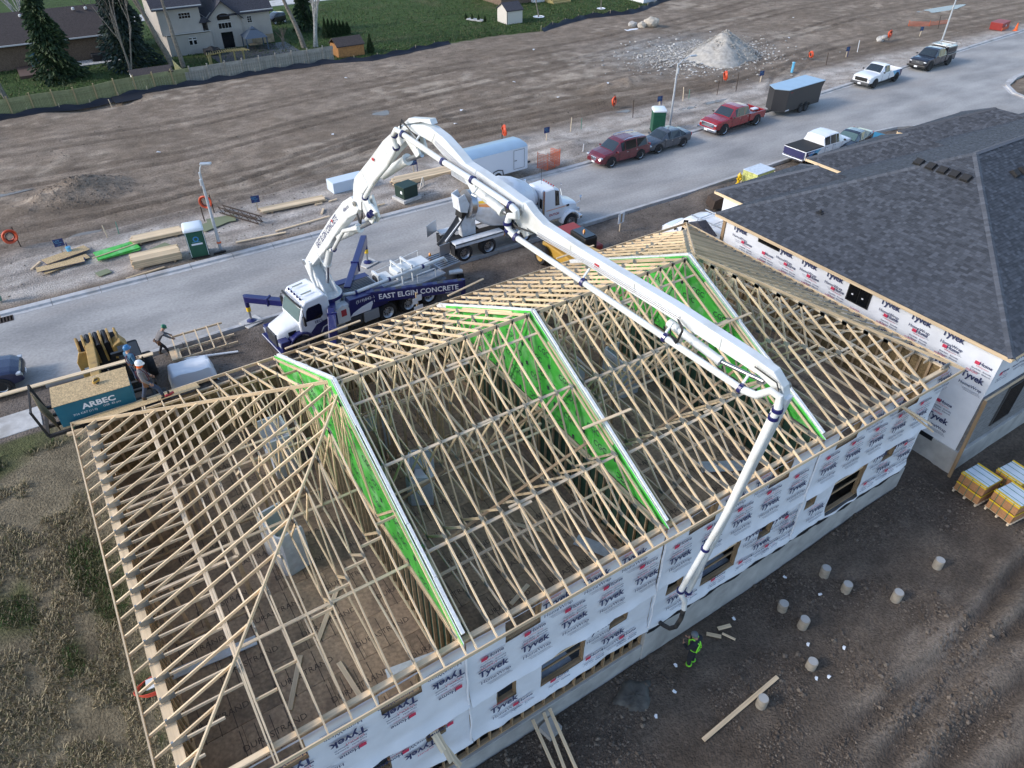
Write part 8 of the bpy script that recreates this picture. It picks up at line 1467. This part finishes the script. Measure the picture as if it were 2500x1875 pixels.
n = 60000; X = rg.uniform(-6, 82, n); Y = lin(SILT, X)+.3+rg.random(n)**1.5*30; keep = ~((X < 28.5) & (Y < 79)) ; X, Y = X[keep], Y[keep]; n = len(X); hh = rg.uniform(.05, .12, n); an = rg.uniform(0, 6.28, n); U = np.stack([np.cos(an)*hh, np.sin(an)*hh, hh], 1)*.6; W = np.stack([-np.sin(an), np.cos(an), 0*an], 1)*.025; C = np.stack([X, Y, height(X, Y)], 1)+U; stuff(quads('lawn_grass', C, U, W, ['grass_green', 'grass_olive', 'hedge_b'], rg.choice([0, 0, 1, 2], n)))
# ------------------------------------------------------------------ people
BASE = dict(pelvis=(0, 0, .95), spine=(0, 0, 1.18), chest=(0, .0, 1.38), neck=(0, .01, 1.51), head=(0, .03, 1.62), crown=(0, .02, 1.73), shl=(-.19, 0, 1.42), ell=(-.25, -.01, 1.15), wrl=(-.25, .08, .92), hal=(-.25, .11, .84), shr=(.19, 0, 1.42), elr=(.25, -.01, 1.15), wrr=(.25, .08, .92), har=(.25, .11, .84), hil=(-.10, 0, .90), knl=(-.11, .03, .50), anl=(-.11, 0, .10), tol=(-.12, .16, .05), hir=(.10, 0, .90), knr=(.11, .03, .50), anr=(.11, 0, .10), tor=(.12, .16, .05))
RAD = dict(pelvis=.145, spine=.135, chest=.155, neck=.06, head=.092, crown=.07, shl=.08, ell=.056, wrl=.042, hal=.045, shr=.08, elr=.056, wrr=.042, har=.045, hil=.10, knl=.072, anl=.055, tol=.045, hir=.10, knr=.072, anr=.055, tor=.045)
EDG = [('pelvis', 'spine'), ('spine', 'chest'), ('chest', 'neck'), ('neck', 'head'), ('head', 'crown'), ('chest', 'shl'), ('shl', 'ell'), ('ell', 'wrl'), ('wrl', 'hal'), ('chest', 'shr'), ('shr', 'elr'), ('elr', 'wrr'), ('wrr', 'har'), ('pelvis', 'hil'), ('hil', 'knl'), ('knl', 'anl'), ('anl', 'tol'), ('pelvis', 'hir'), ('hir', 'knr'), ('knr', 'anr'), ('anr', 'tor')]
def person(label, loc, rz, pose, cl, hat, s=1., extras=None, bulk=1.):
    """cl: materials (skin, top, trousers, boots); pose overrides joints; faces local +y"""
    J = dict(BASE); J.update(pose); names = list(J); ix = {k: i for i, k in enumerate(names)}
    me = bpy.data.meshes.new('person'); me.from_pydata([J[k] for k in names], [(ix[a], ix[b_]) for a, b_ in EDG], []); tmp = bpy.data.objects.new('person_build', me); COL.objects.link(tmp); tmp.modifiers.new('skin', 'SKIN')
    for k in names: r_ = RAD[k]*(bulk if k not in ('neck', 'head', 'crown', 'hal', 'har') else 1); me.skin_vertices[0].data[ix[k]].radius = (r_, r_*.85 if k in ('chest', 'spine', 'pelvis') else r_)
    me.skin_vertices[0].data[ix['pelvis']].use_root = True
    q = tmp.modifiers.new('sub', 'SUBSURF'); q.levels = 2; q.render_levels = 2; bpy.context.view_layer.update(); dg = bpy.context.evaluated_depsgraph_get(); m2 = bpy.data.meshes.new_from_object(tmp.evaluated_get(dg)); bpy.data.objects.remove(tmp); bpy.data.meshes.remove(me)
    b = MB(); b.v = [tuple(v.co) for v in m2.vertices]; b.f = [tuple(p.vertices) for p in m2.polygons]; bpy.data.meshes.remove(m2)
    kind = {'neck': 0, 'head': 0, 'crown': 0, 'wr': 0, 'ha': 0}
    def mi_of(c):
        best, bk = 9, None
        for a, e in EDG:
            p0, p1 = Vector(J[a]), Vector(J[e]); d = p1-p0; t = max(0, min(1, (c-p0).dot(d)/d.length_squared)); ds2 = (c-p0-d*t).length-.6*(RAD[a]*(1-t)+RAD[e]*t)
            if ds2 < best: best, bk = ds2, (a, e, t)
        a, e, t = bk
        if a in ('neck', 'head') or (e == 'neck' and t > .75) or a[:2] == 'wr': return 0
        if a[:2] == 'an' or (a[:2] == 'kn' and t > .72): return 3
        if a in ('hil', 'hir', 'knl', 'knr', 'pelvis') and not (e == 'spine' and t > .25): return 2
        return 1
    b.m = [mi_of(sum((Vector(b.v[i]) for i in f), Vector())/len(f)) for f in b.f]
    hd = Vector(J['head']); fwd = Vector((0, 1, 0)); upd = (Vector(J['crown'])-hd).normalized(); sd = fwd.cross(upd).normalized(); fwd = upd.cross(sd)
    b.taper(hd+fwd*.085+upd*.03, hd+fwd*.11-upd*.02, .02, .02, .03, .03, 0)
    for s_ in (-1, 1): b.cyl(hd+sd*.085*s_, hd+sd*.10*s_, .028, n=8, mi=0); b.box(hd+fwd*.088+sd*.034*s_+upd*.025, (.022, .012, .012), 3)
    b.box(hd+fwd*.088-upd*.045, (.05, .010, .010), 3)
    for w, h_ in (('wrl', 'hal'), ('wrr', 'har')):
        p = Vector(J[h_]); d = (p-Vector(J[w])).normalized(); x, y, z = basis(d, (1, 0, .2))
        for k, L_ in enumerate((.075, .085, .08, .065)): o0 = p+y*(-.03+.02*k); b.tube([o0, o0+d*L_*.55, o0+d*L_*.9+z*.02, o0+d*L_*.95+z*.04], .0095, 5)
        b.tube([p-d*.03-y*.04, p-y*.06+d*.01, p-y*.05+d*.04+z*.02], .011, 5)
    ob = b.build('person', list(cl), None, smooth=70, loc=loc, rot=(0, 0, rz)); ob.scale = (s, s, s); tag(ob, label, 'person')
    hm = MB()
    if hat != 'beanie':
        rings = []
        for r_, t in ((.145, -.02), (.135, .0), (.125, .03), (.12, .06), (.095, .11), (.05, .135), (.005, .142)): rings.append([Vector(J['crown'])+upd*(t-.035)+sd*(r_*.92*math.cos(a))+fwd*(r_*1.1*math.sin(a)+(.02 if t < .01 else 0)) for a in [2*math.pi*i/18 for i in range(18)]])
        hm.loft(rings); hm.build('hard_hat', hat, ob, smooth=50)
    else:
        rings = [[Vector(J['crown'])+upd*(t-.05)+sd*(r_*math.cos(a))+fwd*(r_*1.1*math.sin(a)) for a in [2*math.pi*i/14 for i in range(14)]] for r_, t in ((.10, -.04), (.108, .0), (.10, .05), (.07, .09), (.01, .105))]; hm.loft(rings); hm.build('beanie', 'beanie', ob, smooth=50)
    if extras: extras(ob, J)
    return ob
def belt(ob, J, m='leather'):
    p = Vector(J['pelvis'])+Vector((0, 0, .06)); MB().tube([p+Vector((.165*math.cos(a), .145*math.sin(a), 0)) for a in [2*math.pi*i/14 for i in range(15)]], .022, 5).build('tool_belt', m, ob); MB().box(p+Vector((-.19, .03, -.10)), (.09, .16, .20)).build('tool_pouch', m, ob, bevel=.02); MB().box(p+Vector((.19, .0, -.10)), (.09, .16, .20)).build('tool_pouch', m, ob, bevel=.02)
def harness(ob, J, m='harness_red'):
    c = Vector(J['chest']); q = Vector(J['pelvis'])
    for s in (-1, 1): MB().tube([Vector(J['pelvis'])+Vector((s*.12, .15, .06)), c+Vector((s*.10, .155, -.05)), c+Vector((s*.11, .04, .14)), c+Vector((-s*.04, -.15, -.02)), q+Vector((-s*.12, -.14, .06))], .018, 5).build('harness_strap', m, ob)
    belt(ob, J)
def vest(ob, J):
    c = Vector(J['chest']); q = Vector(J['pelvis'])
    for s in (-1, 1):
        MB().tube([q+Vector((s*.10, .15, .10)), c+Vector((s*.11, .165, .0)), c+Vector((s*.12, .04, .165)), c+Vector((s*.03, -.165, .0)), c+Vector((-s*.10, -.17, -.16)), q+Vector((-s*.13, -.14, .10))], .026, 5).build('reflective_strap', 'hivis', ob); k = 'l' if s < 0 else 'r'; a = Vector(J['an'+k])+Vector((0, 0, .10)); MB().tube([a+Vector((.085*math.cos(t), .085*math.sin(t), 0)) for t in [2*math.pi*i/12 for i in range(13)]], .022, 5).build('ankle_band', 'hivis', ob)
    MB().tube([q+Vector((.17*math.cos(t), .155*math.sin(t), .10)) for t in [2*math.pi*i/14 for i in range(15)]], .024, 5).build('reflective_belt', 'hivis', ob)
zs = slopez(0, 23.0)+.014
p1_ = person('worker in white hard hat, grey hoodie and jeans stepping across the roof edge', (-.12, 23.02, zs-.02), R(-100), dict(anl=(-.14, -.30, .02), tol=(-.16, -.16, .0), knl=(-.13, -.12, .46), anr=(.12, .42, .12), tor=(.13, .58, .08), knr=(.12, .34, .55), pelvis=(0, .02, .88), hil=(-.1, .0, .84), hir=(.1, .04, .84), spine=(0, .0, 1.12), chest=(0, -.03, 1.33), neck=(0, -.02, 1.46), head=(0, .03, 1.56), crown=(0, .04, 1.67), shl=(-.19, -.03, 1.36), shr=(.19, -.03, 1.36), ell=(-.27, .02, 1.10), wrl=(-.24, .18, .92), hal=(-.22, .25, .88), elr=(.27, .0, 1.10), wrr=(.25, .14, .90), har=(.24, .2, .84)), ['skin', 'grey_hoodie', 'denim', 'boots'], 'hat_white', .97, harness, 1.08)
MB().lathe([(.105, -.06), (.108, .02), (.10, .05)], (0, .025, 1.56), (0, .1, 1), 14, 0, False).build('hood', 'orange', p1_)
person('worker in blue hard hat and blue shirt standing behind the blue board bundle', (-.30, 25.25, 3.47), R(-60), dict(wrl=(-.2, .3, 1.0), hal=(-.18, .37, .98), ell=(-.27, .10, 1.12)), ['skin', 'blue_shirt', 'denim', 'boots'], 'hat_blue', .94, harness, 1.05)
person('worker in green hard hat bending to lift the lumber frame by the road', (1.02, 32.05, gz(1.0, 32.0)), R(-75), dict(pelvis=(0, -.08, .88), hil=(-.1, -.08, .84), hir=(.1, -.08, .84), spine=(0, .05, 1.06), chest=(0, .22, 1.20), neck=(0, .32, 1.30), head=(0, .39, 1.38), crown=(0, .44, 1.47), shl=(-.19, .24, 1.20), shr=(.19, .24, 1.20), ell=(-.24, .42, 1.02), wrl=(-.20, .60, .86), hal=(-.18, .66, .80), elr=(.24, .40, 1.0), wrr=(.2, .56, .82), har=(.18, .62, .76), knl=(-.13, .08, .48), anl=(-.15, -.12, .10), tol=(-.16, .04, .05), knr=(.13, .14, .48), anr=(.15, .22, .10), tor=(.16, .38, .05)), ['skin', 'grey_hoodie', 'dark_cloth', 'boots'], 'hat_green', .98, belt, 1.0)
person('worker in dark rain gear with green reflective straps guiding the pump hose', (12.55, 7.95, gz(12.55, 7.95)), R(12), dict(ell=(-.27, .10, 1.14), wrl=(-.17, .30, 1.10), hal=(-.12, .36, 1.12), elr=(.27, .10, 1.14), wrr=(.17, .30, 1.08), har=(.12, .36, 1.10), chest=(0, .03, 1.38), neck=(0, .06, 1.50), head=(0, .10, 1.60), crown=(0, .12, 1.70)), ['skin', 'dark_cloth', 'dark_cloth', 'boots'], 'beanie', 1.06, vest, 1.22)

for o in bpy.data.objects:
    if o.name.startswith(('lettering', 'printed_lettering')) and o.parent: o['kind'] = 'stuff'
